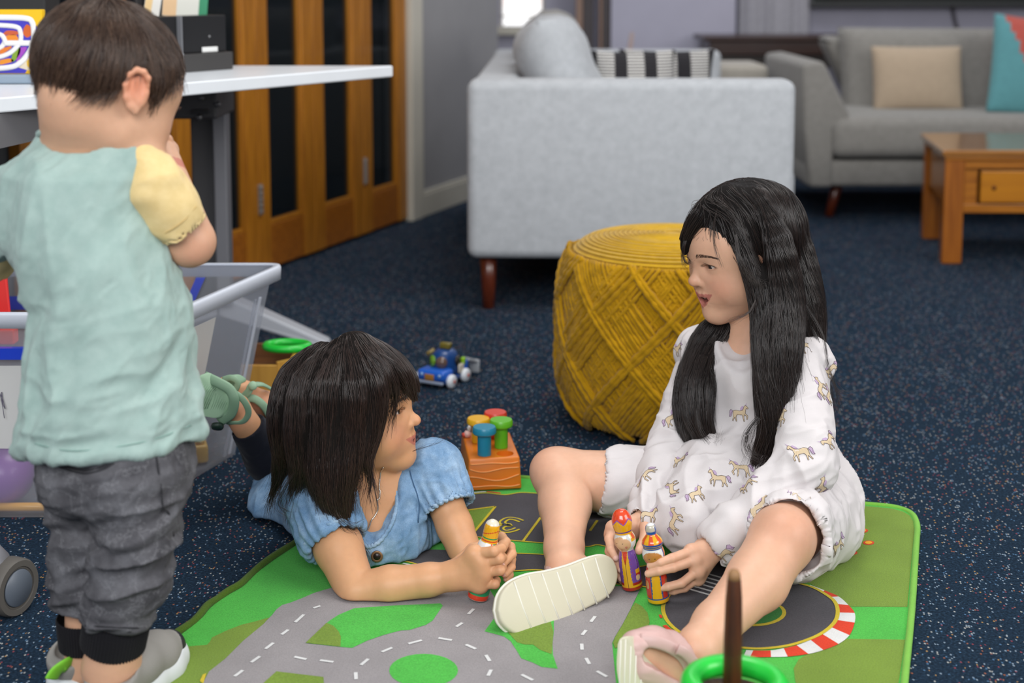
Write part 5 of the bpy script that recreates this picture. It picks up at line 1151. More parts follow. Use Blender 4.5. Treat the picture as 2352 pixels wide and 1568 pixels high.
def head_shape(S, H, smile=0.0, mouth=0.0, cheek=1.0):
    k = H.k; B = lambda c, r, kk, mode='add', tilt=None: S.ball(H.at(*c), [q*k for q in r] if not np.isscalar(r) else [r*k]*3, kk*k, mode, H.R if tilt is None else H.R @ tilt)
    Cn = lambda a, b, ra, rb, kk, mode='add': S.cone(H.at(*a), H.at(*b), ra*k, rb*k, kk*k, mode)
    B((0, -0.014, 0.022), (0.0725, 0.088, 0.075), 0.0)
    B((0, 0.020, 0.012), (0.0640, 0.060, 0.060), 0.03)                      # forehead
    B((0, 0.024, -0.034), (0.0580, 0.052, 0.050), 0.03)                     # mid face
    Cn((0.034, 0.006, -0.055), (0, 0.051, -0.077-0.005*mouth), 0.026, 0.018, 0.025); Cn((-0.034, 0.006, -0.055), (0, 0.051, -0.077-0.005*mouth), 0.026, 0.018, 0.025)
    B((0, 0.0630, -0.0790-0.007*mouth), (0.0125, 0.0115, 0.0105), 0.018)                # chin
    for s in (-1, 1):
        B((s*0.0335, 0.0420, -0.0400), (0.0235*cheek, 0.0250, 0.0220*cheek), 0.022)         # cheeks
        B((s*0.0290, 0.0890, -0.0010), (0.0150, 0.0155, 0.0095), 0.016, 'sub')              # sockets
        Cn((s*0.016, 0.0690, 0.0130), (s*0.040, 0.0590, 0.0135), 0.0070, 0.0055, 0.012)      # brow ridge
    S.chain([H.at(0, 0.0660, 0.026), H.at(0, 0.0700, 0.006), H.at(0, 0.0745, -0.006), H.at(0, 0.0830, -0.0228)], [0.006*k, 0.0064*k, 0.0068*k, 0.0086*k], 0.014*k, kin=0.004*k)     # nose
    B((0, 0.0868, -0.0255), (0.0092, 0.0088, 0.0080), 0.006)
    for s in (-1, 1):
        B((s*0.0098, 0.0780, -0.0290), (0.0062, 0.0072, 0.0058), 0.005)
        B((s*0.0050, 0.0838, -0.0338), (0.0030, 0.0046, 0.0026), 0.002, 'sub')
    # muzzle and lips
    B((0, 0.0600, -0.0530), (0.0250, 0.0175, 0.0150), 0.018)
    up_, lo_ = lip_lines(smile, mouth); mid = [((a[0]+b[0])/2, (a[1]+b[1])/2-0.001, (a[2]+b[2])/2) for a, b in zip(up_, lo_)]; gap = [(a[2]-b[2])/2 for a, b in zip(up_, lo_)]
    for s in (-1, 1):
        S.chain([H.at(s*q[0], q[1], q[2]) for q in up_], [0.0034*k, 0.0033*k, 0.0027*k, 0.0012*k], 0.005*k)
        S.chain([H.at(s*q[0], q[1]-0.001, q[2]) for q in lo_], [0.0040*k, 0.0036*k, 0.0028*k, 0.0012*k], 0.005*k)
    for s in (-1, 1):
        if mouth > 0.05:
            S.chain([H.at(s*q[0], q[1]+0.002, q[2]) for q in mid], [max(g_-0.0022, 0.0007)*k for g_ in gap], 0.0018*k, 'sub')
            S.chain([H.at(s*q[0], q[1]-0.006, q[2]) for q in mid], [max(g_-0.0016, 0.0007)*k for g_ in gap], 0.0018*k, 'sub')
        else: S.chain([H.at(s*q[0], q[1]+0.0038, q[2]) for q in mid], [0.0011*k]*4, 0.0025*k, 'sub')
    # lids around the eyes: a shell, then the almond opening
    for s in (-1, 1):
        e = H.at(s*0.0300, 0.0605, 0.0); B((s*0.0300, 0.0605, 0.0), 0.0136, 0.007)
        a = s*0.10; tl = np.array([[math.cos(a), 0, -math.sin(a)], [0, 1, 0], [math.sin(a), 0, math.cos(a)]], f32)
        B((s*0.0300, 0.0745, -0.0006), (0.0132, 0.0125, 0.0060-0.0018*smile), 0.0012, 'sub', tl)
    return S
def ear_shape(S, H, s):
    k = H.k; c = H.at(s*0.0735, -0.014, -0.004)
    ax_u = (H.u*0.97-H.f*0.20).normalized(); nrm = (H.r*s*0.90-H.f*0.42).normalized(); fw = ax_u.cross(nrm).normalized(); R = np.array([list(fw), list(nrm), list(ax_u)], f32).T
    pt = lambda a, b, c_: c+(fw*a+nrm*b+ax_u*c_)*k
    sg = 1 if fw.dot(H.f) > 0 else -1
    S.ball(c+nrm*0.003*k, [0.0150*k, 0.0056*k, 0.0235*k], 0.004*k, 'add', R)
    S.ball(c+(nrm*0.0122+fw*sg*0.003+ax_u*0.003)*k, [0.0098*k, 0.0062*k, 0.0185*k], 0.003*k, 'sub', R)
    rim = [pt(sg*0.0115, 0.005, 0.008), pt(sg*0.0100, 0.0080, 0.0165), pt(sg*0.0035, 0.0095, 0.0228), pt(-sg*0.0050, 0.0098, 0.0238), pt(-sg*0.0125, 0.0090, 0.018), pt(-sg*0.0150, 0.0080, 0.004), pt(-sg*0.0115, 0.0065, -0.010), pt(-sg*0.005, 0.005, -0.020), pt(sg*0.001, 0.003, -0.025)]
    S.chain(rim, [0.0024*k, 0.0028*k, 0.0031*k, 0.0032*k, 0.0031*k, 0.0030*k, 0.0030*k, 0.0036*k, 0.0050*k], 0.003*k, kin=0.005*k)
    S.cone(pt(sg*0.0095, 0.003, -0.002), pt(sg*0.008, 0.002, -0.012), 0.0034*k, 0.003*k, 0.004*k)
    S.cone(pt(-sg*0.006, 0.0045, 0.010), pt(-sg*0.004, 0.004, -0.008), 0.0030*k, 0.0028*k, 0.005*k)
    return S
def face_paint(V, N, H, base, lip, mouth=0.0, smile=0.0, blush=0.5, lash=True):
    """natural skin colouring by place on the head (pigment only)"""
    L = H.local(V); c = np.tile(lin(base), (len(V), 1)); front = (L[:, 1] > 0.03)
    def blend(mask, col): c[:] = c*(1-mask[:, None])+col*mask[:, None]
    g = lambda cx, cy, cz, r: np.exp(-((np.abs(L[:, 0])-cx)**2+(L[:, 1]-cy)**2+(L[:, 2]-cz)**2)/(r*r))
    blend(np.clip(g(0.036, 0.058, -0.034, 0.022)*blush, 0, 1)*front, lin('#cf7d68'))
    blend(np.clip(g(0.0, 0.094, -0.028, 0.010)*0.35, 0, 1), lin('#d08468'))
    blend(np.clip(g(0.078, -0.02, 0.0, 0.024)*0.75, 0, 1)*(np.abs(L[:, 0]) > 0.066), lin('#d27a58'))
    ups, los = lip_lines(smile, mouth); ax_ = np.abs(L[:, 0]); w_ = ups[-1][0]
    zu = np.interp(ax_, [q[0] for q in ups], [q[2] for q in ups]); zl = np.interp(ax_, [q[0] for q in los], [q[2] for q in los]); e_ = np.clip(1-(ax_/(w_*1.02))**2, 0, 1)
    lipm = front & (ax_ < w_*1.02) & (L[:, 2] < zu+0.0024*e_) & (L[:, 2] > zl-0.0034*e_) & (L[:, 1] > 0.05); blend(lipm*0.8, lin(lip))
    if mouth > 0.05:
        inner = front & (ax_ < w_*0.96) & (L[:, 2] < zu-0.0019) & (L[:, 2] > zl+0.0019) & (L[:, 1] < 0.0735-0.2*ax_); blend(inner*1.0, lin('#5a1214'))
    for s in (-1, 1):   # lid margin, brows are separate hair
        ex, ez = L[:, 0]-s*0.0300, L[:, 2]+0.0006
        rr = (ex/0.0142)**2+(ez/(0.0070-0.0018*smile))**2
        blend((np.exp(-((rr-1.0)/0.30)**2)*(ez > -0.001)*(L[:, 1] > 0.055))*0.75, lin('#3a1f16')); blend((np.exp(-((rr-1.0)/0.35)**2)*(ez <= -0.001)*(L[:, 1] > 0.055))*0.30, lin('#7d4a38'))
    return c
M_skin = None
def eyes(H, parent, look=(0, 0), iris='#2a170f'):
    """eyeballs in the sockets; look = (to person's right, up) in radians"""
    for s in (-1, 1):
        c = H.at(s*0.0300, 0.0605, 0.0); d = (H.f+H.r*math.tan(look[0])+H.u*math.tan(look[1])).normalized()
        bm = bmesh.new(); bmesh.ops.create_uvsphere(bm, u_segments=32, v_segments=40, radius=0.0128*H.k)
        me = bpy.data.meshes.new('eye'); bm.transform(frame(c, d)); bm.to_mesh(me); bm.free()
        o = obj('eye', me, attrmat('eye_gloss', 'Col', 0.08, coat=0.25, var=0.01), parent); V = verts_np(o.data)+A3(woff(o)); q = (V-A3(c)) @ A3(d)/(0.0128*H.k)
        cl = np.tile(lin('#c4b8b2'), (len(V), 1)); put(cl, q > 0.845, iris); put(cl, (q > 0.845) & (q < 0.875), '#120a07'); put(cl, q > 0.965, '#060404'); setcol(o.data, cl)  # eye whites darkened: the shade over them is put into the colour
# ------------------------------------------------------------------ strands
def hairmat(name, root, tip, rough=0.32, spec=0.5):
    if name in MATS: return MATS[name]
    t = NT(name); hi = t.n('ShaderNodeHairInfo')
    base = t.ramp(hi.outputs['Random'], [(0.0, srgb(root)), (1.0, srgb(tip))])
    t.l(base, t.b.inputs['Base Color']); t.b.inputs['Roughness'].default_value = rough; t.b.inputs['Specular IOR Level'].default_value = spec
    MATS[name] = t.m; return t.m
def curves_obj(name, strands, rad, m, parent, taper=True, kind='stuff'):
    """strands: array (n, k, 3); rad: root radius"""
    n, k = strands.shape[:2]; hc = bpy.data.hair_curves.new(name); hc.add_curves([k]*n)
    off = A3(woff(parent)); hc.attributes['position'].data.foreach_set('vector', (strands-off).astype(f32).ravel())
    r = hc.attributes.get('radius') or hc.attributes.new('radius', 'FLOAT', 'POINT')
    t = np.linspace(0, 1, k); pr = rad*(1-0.75*t**2) if taper else np.full(k, rad)
    rr = (np.ones((n, 1))*pr[None, :])*RNG.uniform(0.7, 1.2, (n, 1)); r.data.foreach_set('value', rr.astype(f32).ravel())
    hc.materials.append(m); o = bpy.data.objects.new(name, hc); COL.objects.link(o); o.parent = parent; OFF[o.name] = Vector(off)
    if kind: o['kind'] = kind
    return o
def groom(shape, roots, guides, length, steps=14, lift=(0.0003, 0.003), wild=0.0, seed=1, wave=0.0, droop=0.0, sink=0.0):
    """grow strands over a shape: follow the guide directions, stay on the surface"""
    rng = np.random.default_rng(seed); gp, gt = [], []
    for g in guides:
        q = np.array([list(v) for v in spline(g, 5)], f32); t = np.gradient(q, axis=0); t /= np.linalg.norm(t, axis=1, keepdims=True)+1e-9; gp.append(q); gt.append(t)
    gp, gt = np.concatenate(gp), np.concatenate(gt)
    p = np.array(roots, f32); n = len(p); L = length if not np.isscalar(length) else np.full(n, length); L = L*rng.uniform(0.6, 1.15, n)
    lf = rng.uniform(lift[0], lift[1], n)*rng.uniform(0.2, 1, n); out = [p.copy()]; prev = None
    jit = rng.normal(0, 1, (n, 3)).astype(f32)
    for s_ in range(steps-1):
        d = np.zeros((n, 3), f32)
        for c in range(0, n, 4000):
            D = ((p[c:c+4000, None, :]-gp[None])**2).sum(-1); w_ = 1.0/(D+0.00012)**2.2; d[c:c+4000] = (w_[..., None]*gt[None]).sum(1)/w_.sum(1)[:, None]
        d = d+wild*(0.6*jit+0.6*np.stack([vnoise(p*55, seed+i) for i in range(3)], 1))
        if wave: d = d+wave*np.stack([vnoise(p*np.array([32, 32, 11]), seed+20+i) for i in range(3)], 1)
        d[:, 2] -= droop
        if prev is not None: d = d*0.6+prev*0.4
        d /= np.linalg.norm(d, axis=1, keepdims=True)+1e-9; prev = d
        p = p+d*(L/(steps-1))[:, None]; sd = shape(p); g = shape.grad(p)
        near = sd < 0.03; tgt = lf*(0.4+0.6*s_/(steps-2)) - sink
        push = np.where(near, np.clip(tgt-sd, -0.0035, 0.02), 0); push = np.where(push < 0, push*0.6, push); p = p+g*push[:, None]; out.append(p.copy())
    return np.stack(out, 1)
def off_face(st, H, ztop, ymin=0.040, xl=0.056):
    e = H.local(st.reshape(-1, 3)).reshape(st.shape); bad = (e[..., 1] > ymin) & (e[..., 2] < ztop) & (e[..., 2] > -0.10) & (np.abs(e[..., 0]) < xl)
    first = np.where(bad.any(1), bad.argmax(1), st.shape[1]); st = st[first > 2]; first = first[first > 2]; k = np.minimum(np.arange(st.shape[1])[None], first[:, None]-1); return np.take_along_axis(st, k[..., None].repeat(3, 2), 1)
def pick_roots(me_V, n, seed=2, mask=None):
    rng = np.random.default_rng(seed); V = me_V if mask is None else me_V[mask]; return V[rng.integers(0, len(V), n)]
# ================================================================== SHARED PEOPLE HELPERS
def surf(shape, p, it=6):
    p = np.array(p, f32)
    for _ in range(it): p = p-shape(p)[:, None]*shape.grad(p)*0.9
    return p
def brows_lashes(H, S, parent, color='#2a1a12', smile=0.5, n=260, seed=4, thick=0.0048, sides=(-1, 1)):
    rng = np.random.default_rng(seed); st = []
    for s in sides:
        t = rng.uniform(0, 1, n); x = 0.011+0.034*t; z = 0.0150+0.0040*np.sin(t*2.4)-0.003*t*t+rng.uniform(-1, 1, n)*thick*0.5*(1-0.6*t)
        root = np.array([list(H.at(s*a, 0.078-0.5*max(0, a-0.015), b)) for a, b in zip(x, z)], f32); root = surf(S, root)
        d = np.array([list(H.r*s*(0.5+0.5*q)+H.u*(0.55-0.75*q)) for q in t], f32); d /= np.linalg.norm(d, axis=1, keepdims=True)
        L = 0.0055*H.k; q1 = surf(S, root+d*L*0.5, 3)+S.grad(root)*0.0005; q2 = surf(S, root+d*L, 3)+S.grad(root)*0.0007
        st.append(np.stack([root, q1, q2], 1))
    br = curves_obj('eyebrows', np.concatenate(st), 0.00012*H.k, hairmat('brow_hair_'+color, color, color, 0.6), parent)
    st = []; m = 26
    for s in sides:
        t = np.linspace(-1, 1, m); ex = t*0.0128; ez = -0.0006+(0.0060-0.0018*smile)*np.sqrt(np.clip(1-t*t, 0, 1))-0.0002
        root = np.array([list(H.at(s*0.0300+a, 0.0738-4.0*a*a*8, b)) for a, b in zip(ex, ez)], f32)
        out = A3(H.f)*0.80+A3(H.u)*0.40; d = np.array([out+A3(H.r)*(a*38) for a in ex], f32); d /= np.linalg.norm(d, axis=1, keepdims=True); L = 0.0062*H.k
        st.append(np.stack([root, root+d*L*0.5, root+d*L+A3(H.u)*0.0012], 1))
    curves_obj('eyelashes', np.concatenate(st), 0.00028*H.k, hairmat('brow_hair_'+color, color, color, 0.6), parent)
def teeth(H, smile, mouth, parent):
    ups, los = lip_lines(smile, mouth); bm = None
    for s in (-1, 1):
        for i in range(4):
            x = s*(0.0022+0.0042*i); u = abs(x)/ups[-1][0]; z = np.interp(abs(x), [q[0] for q in ups], [q[2] for q in ups])-0.0046; y = 0.0750-0.16*abs(x)-9*x*x
            M = Matrix.Translation(H.at(x, y, z)) @ Matrix((H.r, H.f, H.u)).transposed().to_4x4() @ Matrix.Scale(H.k, 4)
            bm = bx(-0.0020, 0.0020, -0.0012, 0.0012, -0.0030, 0.0026, 0.0009, 2, M=M, bm=bm)
    obj('teeth', bm, mat('tooth_ivory', '#e2dbcf', 0.25), parent)
def hand(S, wrist, rw, mcps, fingers, rf, thumb=None, rt=None, palm_r=0.0105, k=0.006):
    """palm from the wrist to each knuckle, then separate finger chains (lists of points, knuckle first)"""
    for m in mcps: S.cone(wrist, m, rw*0.72, palm_r, k)
    for a, b in zip(mcps, mcps[1:]): S.cone(a, b, palm_r, palm_r, k)
    for f, r in zip(fingers, rf): S.chain(f, [r*(1.12-0.30*i/(len(f)-1)) for i in range(len(f))], 0.0022)
    if thumb: S.chain(thumb, [rt*1.25, rt*1.1, rt, rt*0.85][:len(thumb)], 0.0035)
def nails(V, cols, tips, tone='#e2b6a6'):
    for p, n, r in tips:
        d = V-A3(p); h = d @ A3(Vector(n).normalized()); m = (np.linalg.norm(d, axis=1) < r) & (h > r*0.15); cols[m] = lin(tone)
M_skin = attrmat('child_skin', 'Col', 0.46, sss=0.18, bump=0.05, bscale=900, bdist=0.0003, var=0.05, spec=0.35)
def fold_out(V, Q, fns, it=0):
    N = vnormals(V, Q); d = sum(fns) if isinstance(fns, list) else fns; return (V+N*d[:, None]).astype(f32)
def cloth_mesh(name, shape, h, m, parent, disp=None, it=1, lo=None, hi=None, keep=None):
    V, Q = shape.mesh(h, lo, hi); V = relax(V, Q, it)
    if disp is not None: V = fold_out(V, Q, disp(V))
    o = obj(name, npmesh(name, V, Q), m, parent); return o
def dirs(a, b=None):
    """orthonormal rows, first along a"""
    a = Vector(a).normalized(); b = Vector(b) if b is not None else (Vector((0, 0, 1)) if abs(a.z) < 0.9 else Vector((1, 0, 0))); c = a.cross(b).normalized(); return [list(a), list(c), list(a.cross(c))]
def slab(outline, Yf, thick_vec, name, m, parent, bev=0.003, seg=3):
    w_ = spline([P(x, y, Yf(x, y)) for x, y in outline]+[P(*outline[0], Yf(*outline[0]))], 4)[:-1]
    b = bmesh.new(); f = b.faces.new([b.verts.new(p) for p in w_]); r = bmesh.ops.extrude_face_region(b, geom=[f])
    for v in r['geom']:
        if isinstance(v, bmesh.types.BMVert): v.co += thick_vec
    bmesh.ops.recalc_face_normals(b, faces=b.faces[:])
    ed = [e for e in b.edges if any(len(f.verts) > 5 for f in e.link_faces)]; bmesh.ops.bevel(b, geom=ed, offset=bev, segments=seg, profile=0.5, affect='EDGES')
    o = obj(name, b, m, parent); autosmooth(o, 45); return o
# ================================================================== MUSTARD YARN POUF
px_, py_ = 0.330, 2.905
M_must = fabric('mustard_felt', '#bd9416', 700, 0.12, 0.95, 0.5, 0.2, 0.0015); M_musty = mat('mustard_yarn', '#a97e0f', 0.95, 0.15, vscale=30, bump=0.7, bscale=420, bdist=0.0015, spec=0.1, sheen=0.1)
pf = thing('yarn_pouf', 'round mustard yellow yarn pouf standing between the sofa and the seated girl', 'pouf', (px_, py_, 0))
PR = [(0.0, 0.002), (0.150, 0.002), (0.185, 0.010), (0.212, 0.040), (0.226, 0.090), (0.2315, 0.150), (0.2315, 0.210), (0.227, 0.270), (0.219, 0.322), (0.205, 0.357), (0.178, 0.378), (0.120, 0.388), (0.0, 0.391)]
prz = smooth_prof(PR, 120); obj('body', lathe(prz, 96, Matrix.Translation((px_, py_, 0))), M_must, pf)
_pt = np.concatenate([[0], np.cumsum([math.hypot(b[0]-a[0], b[1]-a[1]) for a, b in zip(prz, prz[1:])])]); _pr = np.array([q[0] for q in prz]); _pz = np.array([q[1] for q in prz]); PT = float(_pt[-1])
def psurf(s, th, off):
    r, z = np.interp(s, _pt, _pr), np.interp(s, _pt, _pz); r2, z2 = np.interp(s+0.004, _pt, _pr), np.interp(s+0.004, _pt, _pz); n = Vector((z2-z, 0, -(r2-r))).normalized() if True else None
    rr, zz = r+n.x*off, z+n.z*off; return Vector((px_+rr*math.cos(th), py_+rr*math.sin(th), max(zz, 0.003)))
S0, S1 = PT*0.30, PT*0.715       # from low on the side to the shoulder
def yarn(th0, slope, off, r, s0=S0, s1=S1, n=54, bm=None, sd=0):
    rg_ = random.Random(sd); ph = rg_.uniform(0, 6); pts, rs = [], []
    for i in range(n):
        t = i/(n-1); s = s0+(s1-s0)*t; th = th0+slope*(t-0.5)+0.02*math.sin(t*4+ph)*0.3
        pts.append(psurf(s, th, off+0.0012*math.sin(t*11+ph))); rs.append(r*(1+0.20*math.sin(i*2.1+ph)))
    return tube(pts, rs, 6, bm)
# closely wound bundles in two directions, crossing over and under
NBUN = 12
for fam, slope in ((0, 1.15), (1, -1.15)):
    for b in range(NBUN):
        bm = None; th_b = 2*PI*b/NBUN+fam*0.2
        for k in range(14):
            th = th_b+(k-6.5)*0.0362; over = (b+fam) % 2
            bm = yarn(th, slope*(1+0.03*math.sin(k)), 0.001+0.0055*over+0.0008*(k % 2), 0.0046, S0*0.9, S1*1.0, 50, bm, b*31+k+fam*999)
        o = obj('yarn_bundle', bm, M_musty, pf)
for k in range(18):       # single heavy ropes lying on top
    fam = k % 2; sl = 1.35 if fam else -1.35; th = 2*PI*(k//2)/9+0.1*fam
    bm = yarn(th, sl, 0.0105, 0.0066, S0*0.85, S1*1.0, 60, None, 500+k); yarn(th+0.05, sl*1.02, 0.0100, 0.0060, S0*0.85, S1*1.0, 60, bm, 600+k)
    obj('yarn_rope', bm, M_musty, pf)
bm = None
for k in range(20):       # felted rings on the flat top
    s = PT*(0.725+0.0132*k); pts = [psurf(s, 2*PI*i/64, 0.0006) for i in range(64)]; bm = tube(pts, 0.0030, 5, bm, closed=True)
obj('top_winding', bm, M_must, pf)
# ================================================================== SEATED GIRL (long hair, white dress)
HB = HeadFrame(math.radians(-68), math.radians(12), 0, 1.03); HB.place((-0.0300, 0.0725, 0.0), P(1629, 612, 2.215))
neckB = P(1722, 785, 2.285); hipRB, hipLB = P(1640, 1140, 2.27), P(1832, 1172, 2.22); kneeRB, kneeLB = P(1290, 1092, 2.27), P(1797, 1236, 1.985); ankRB, ankLB = P(1297, 1300, 2.055), P(1603, 1490, 1.785)
shRB, shLB = P(1612, 806, 2.34), P(1846, 832, 2.215); elRB, elLB = P(1556, 1010, 2.28), P(1853, 1064, 2.075); wrRB, wrLB = P(1481, 1196, 2.125), P(1645, 1252, 2.03)
pelB = (hipRB+hipLB)/2; cheB = P(1722, 880, 2.275)
gb_ = thing('person', 'seated girl with long dark hair and white printed dress holding two painted dolls', 'person', (pelB.x, pelB.y, 0))
SB = Shape(); head_shape(SB, HB, smile=1.5, mouth=0.75, cheek=1.05); ear_shape(SB, HB, -1); ear_shape(SB, HB, 1)
SB.cone(HB.at(0, -0.022, -0.045), neckB, 0.036, 0.037, 0.018); SB.cone(neckB, cheB, 0.042, 0.056, 0.03, flat=0.8, n=(-0.5, -0.85, 0)); SB.cone(cheB, pelB+Vector((0, 0, 0.02)), 0.060, 0.072, 0.03, flat=0.8, n=(-0.5, -0.85, 0))
SB.cone(neckB+Vector((0, 0, -0.03)), shRB, 0.03, 0.032, 0.02); SB.cone(neckB+Vector((0, 0, -0.03)), shLB, 0.03, 0.032, 0.02)
SB.chain([shRB, elRB, wrRB], [0.031, 0.026, 0.0185], 0.01); SB.chain([shLB, elLB, wrLB], [0.031, 0.026, 0.0190], 0.01)
SB.cone(pelB, hipRB, 0.075, 0.066, 0.02); SB.cone(pelB, hipLB, 0.075, 0.066, 0.02)
SB.chain([hipRB, hipRB.lerp(kneeRB, 0.6), kneeRB], [0.064, 0.053, 0.0425], 0.012); SB.chain([kneeRB, kneeRB.lerp(ankRB, 0.35)+Vector((0.004, 0.004, 0)), ankRB.lerp(kneeRB, 0.18), ankRB], [0.0435, 0.0400, 0.0285, 0.0265], 0.014)
SB.chain([hipLB, hipLB.lerp(kneeLB, 0.6), kneeLB], [0.066, 0.056, 0.0455], 0.012); SB.chain([kneeLB, kneeLB.lerp(ankLB, 0.35)+Vector((0.004, 0, -0.008)), ankLB.lerp(kneeLB, 0.2), ankLB], [0.0450, 0.0415, 0.0300, 0.0275], 0.014)
SB.ball(kneeLB+Vector((0.0, -0.022, 0.014)), 0.031, 0.02); SB.ball(kneeRB+Vector((-0.02, -0.006, 0.012)), 0.030, 0.02)
# feet inside the sandals
heelR, toeR = P(1385, 1318, 2.065), P(1185, 1385, 1.955); SB.chain([ankRB, heelR.lerp(toeR, 0.12)], [0.026, 0.022], 0.012); SB.chain([heelR, heelR.lerp(toeR, 0.5), toeR], [0.021, 0.024, 0.018], 0.012)
heelL, toeL = P(1585, 1580, 1.775), P(1478, 1492, 1.745); SB.chain([ankLB, heelL], [0.027, 0.022], 0.014); SB.chain([heelL, heelL.lerp(toeL, 0.5)+Vector((0.006, 0.004, 0.004)), toeL], [0.022, 0.024, 0.015], 0.014)
# left hand (picture right) laid over the red doll
pq = lambda l: [P(*q) for q in l]
fL = [pq([(1587, 1266, 2.008), (1543, 1282, 1.985), (1516, 1291, 1.981), (1494, 1298, 1.984)]), pq([(1594, 1287, 2.004), (1546, 1303, 1.982), (1514, 1311, 1.978), (1489, 1317, 1.981)]), pq([(1602, 1311, 2.002), (1566, 1339, 1.984), (1535, 1347, 1.981), (1510, 1351, 1.985)]), pq([(1603, 1328, 2.008), (1573, 1350, 1.996), (1548, 1357, 1.995), (1529, 1359, 1.998)])]
hand(SB, wrLB, 0.021, [f[0] for f in fL], fL, [0.0066, 0.0067, 0.0064, 0.0057], [wrLB+Vector((-0.012, 0.01, 0.006)), P(1585, 1272, 2.035), P(1545, 1290, 2.035), P(1520, 1300, 2.03)], 0.0072, palm_r=0.0100)
# right hand (picture left) around the purple doll
fR = [pq([(1408, 1212, 2.095), (1398, 1238, 2.080), (1403, 1262, 2.055), (1414, 1281, 2.042)]), pq([(1406, 1228, 2.096), (1399, 1266, 2.078), (1411, 1290, 2.052), (1425, 1307, 2.038)]), pq([(1412, 1240, 2.098), (1406, 1284, 2.082), (1416, 1312, 2.055), (1427, 1328, 2.042)]), pq([(1420, 1250, 2.098), (1414, 1300, 2.085), (1422, 1326, 2.062), (1431, 1340, 2.050)])]
hand(SB, wrRB, 0.020, [f[0] for f in fR], fR, [0.0062, 0.0064, 0.0062, 0.0055], [P(1482, 1208, 2.10), P(1482, 1232, 2.075), P(1474, 1252, 2.050), P(1467, 1264, 2.040)], 0.0072, palm_r=0.0105)
SB.plane((0, 0, 0.0095), (0, 0, -1), 0.004); V, Q = SB.mesh(0.0024); V = relax(V, Q, 1); me = npmesh('body', V, Q)
hb = A3(P(1545, 1290, 2.03))
refine(me, lambda c: ((HB.local(c)[:, 1] > 0.02) & (np.linalg.norm(HB.local(c), axis=1) < 0.14)) | (np.linalg.norm(c-hb, axis=1) < 0.075) | (np.linalg.norm(c-A3(P(1430, 1260, 2.07)), axis=1) < 0.06), SB)
bodyB = obj('body', me, M_skin, gb_); Vw = verts_np(bodyB.data)+A3(woff(bodyB))
cB = face_paint(Vw, None, HB, '#d8a98d', '#b0605a', 0.75, 1.5, blush=0.5)
kn = lambda c, r, a: np.clip(np.exp(-((Vw-A3(c))**2).sum(1)/(r*r))*a, 0, 1)[:, None]
for c_, r_, a_ in [(kneeLB+Vector((0, -0.03, 0.02)), 0.035, 0.45), (kneeRB+Vector((-0.03, 0, 0.02)), 0.035, 0.3)]+[(f[1], 0.006, 0.35) for f in fL+fR]+[(f[0], 0.008, 0.25) for f in fL]: cB = cB*(1-kn(c_, r_, a_))+lin('#c07a62')*kn(c_, r_, a_)
nails(Vw, cB, [(f[-1]+(f[-1]-f[-2]).normalized()*0.0008, (-0.1, -0.85, 0.5), 0.0052) for f in fL+fR[:3]])
setcol(bodyB.data, cB); eyes(HB, bodyB, (0.10, -0.22)); brows_lashes(HB, SB, bodyB, '#4a352b', 1.0); teeth(HB, 1.5, 0.75, bodyB)
ton = HB.at(0, 0.054, -0.0630); obj('tongue', lathe([(0, -1), (0.6, -0.8), (1, 0), (0.6, 0.8), (0, 1)], 20, Matrix.Translation(ton) @ Matrix((HB.r, HB.f, HB.u)).transposed().to_4x4() @ Matrix.Diagonal((0.011, 0.013, 0.004, 1))), mat('tongue_red', '#9c3a3a', 0.35), bodyB)
# ---- dress
DB = Shape(); nB = (-0.55, -0.83, 0)
DB.cone(cheB+Vector((0, 0, 0.022)), P(1735, 1010, 2.27), 0.092, 0.096, 0.02, flat=0.78, n=nB)
DR, DL = Shape(), Shape()
DR.chain([shRB+Vector((0.012, 0, 0.0)), elRB, wrRB+(elRB-wrRB).normalized()*0.014], [0.041, 0.0385, 0.0295], 0.022, kin=0.012)
DL.chain([shLB+Vector((-0.012, 0, 0.0)), elLB, wrLB+(elLB-wrLB).normalized()*0.012], [0.045, 0.0405, 0.0330], 0.022, kin=0.012)
DB.cone(neckB+Vector((0, 0, -0.040)), cheB+Vector((0, 0, 0.01)), 0.070, 0.094, 0.02, flat=0.8, n=nB); DB.cone(neckB+Vector((0, 0, -0.034)), shRB, 0.040, 0.042, 0.02); DB.cone(neckB+Vector((0, 0, -0.034)), shLB, 0.040, 0.044, 0.02)
DB.cone(P(1735, 1010, 2.27), P(1765, 1150, 2.26), 0.095, 0.128, 0.03, flat=0.85, n=nB)
DB.cone(P(1780, 1130, 2.27), P(1830, 1215, 2.215), 0.115, 0.085, 0.04)
DB.chain([hipRB, hipRB.lerp(kneeRB, 0.62)], [0.078, 0.0575], 0.03); DB.chain([hipLB, hipLB.lerp(kneeLB, 0.86)+Vector((0.008, 0, 0))], [0.088, 0.066], 0.03)
DB.cone(P(1640, 1110, 2.19), P(1590, 1195, 2.10), 0.070, 0.040, 0.05); DB.cone(P(1700, 1120, 2.17), P(1560, 1225, 2.10), 0.060, 0.016, 0.04); DB.cone(P(1640, 1130, 2.17), P(1500, 1190, 2.12), 0.05, 0.020, 0.04)
DB.chain([P(1900, 1120, 2.22), P(1905, 1215, 2.155), P(1872, 1278, 2.120)], [0.040, 0.030, 0.012], 0.035); DB.cone(P(1895, 1180, 2.20), P(1925, 1222, 2.15), 0.03, 0.010, 0.03)
DB.plane((0, 0, 0.010), (0, 0, -1), 0.006)
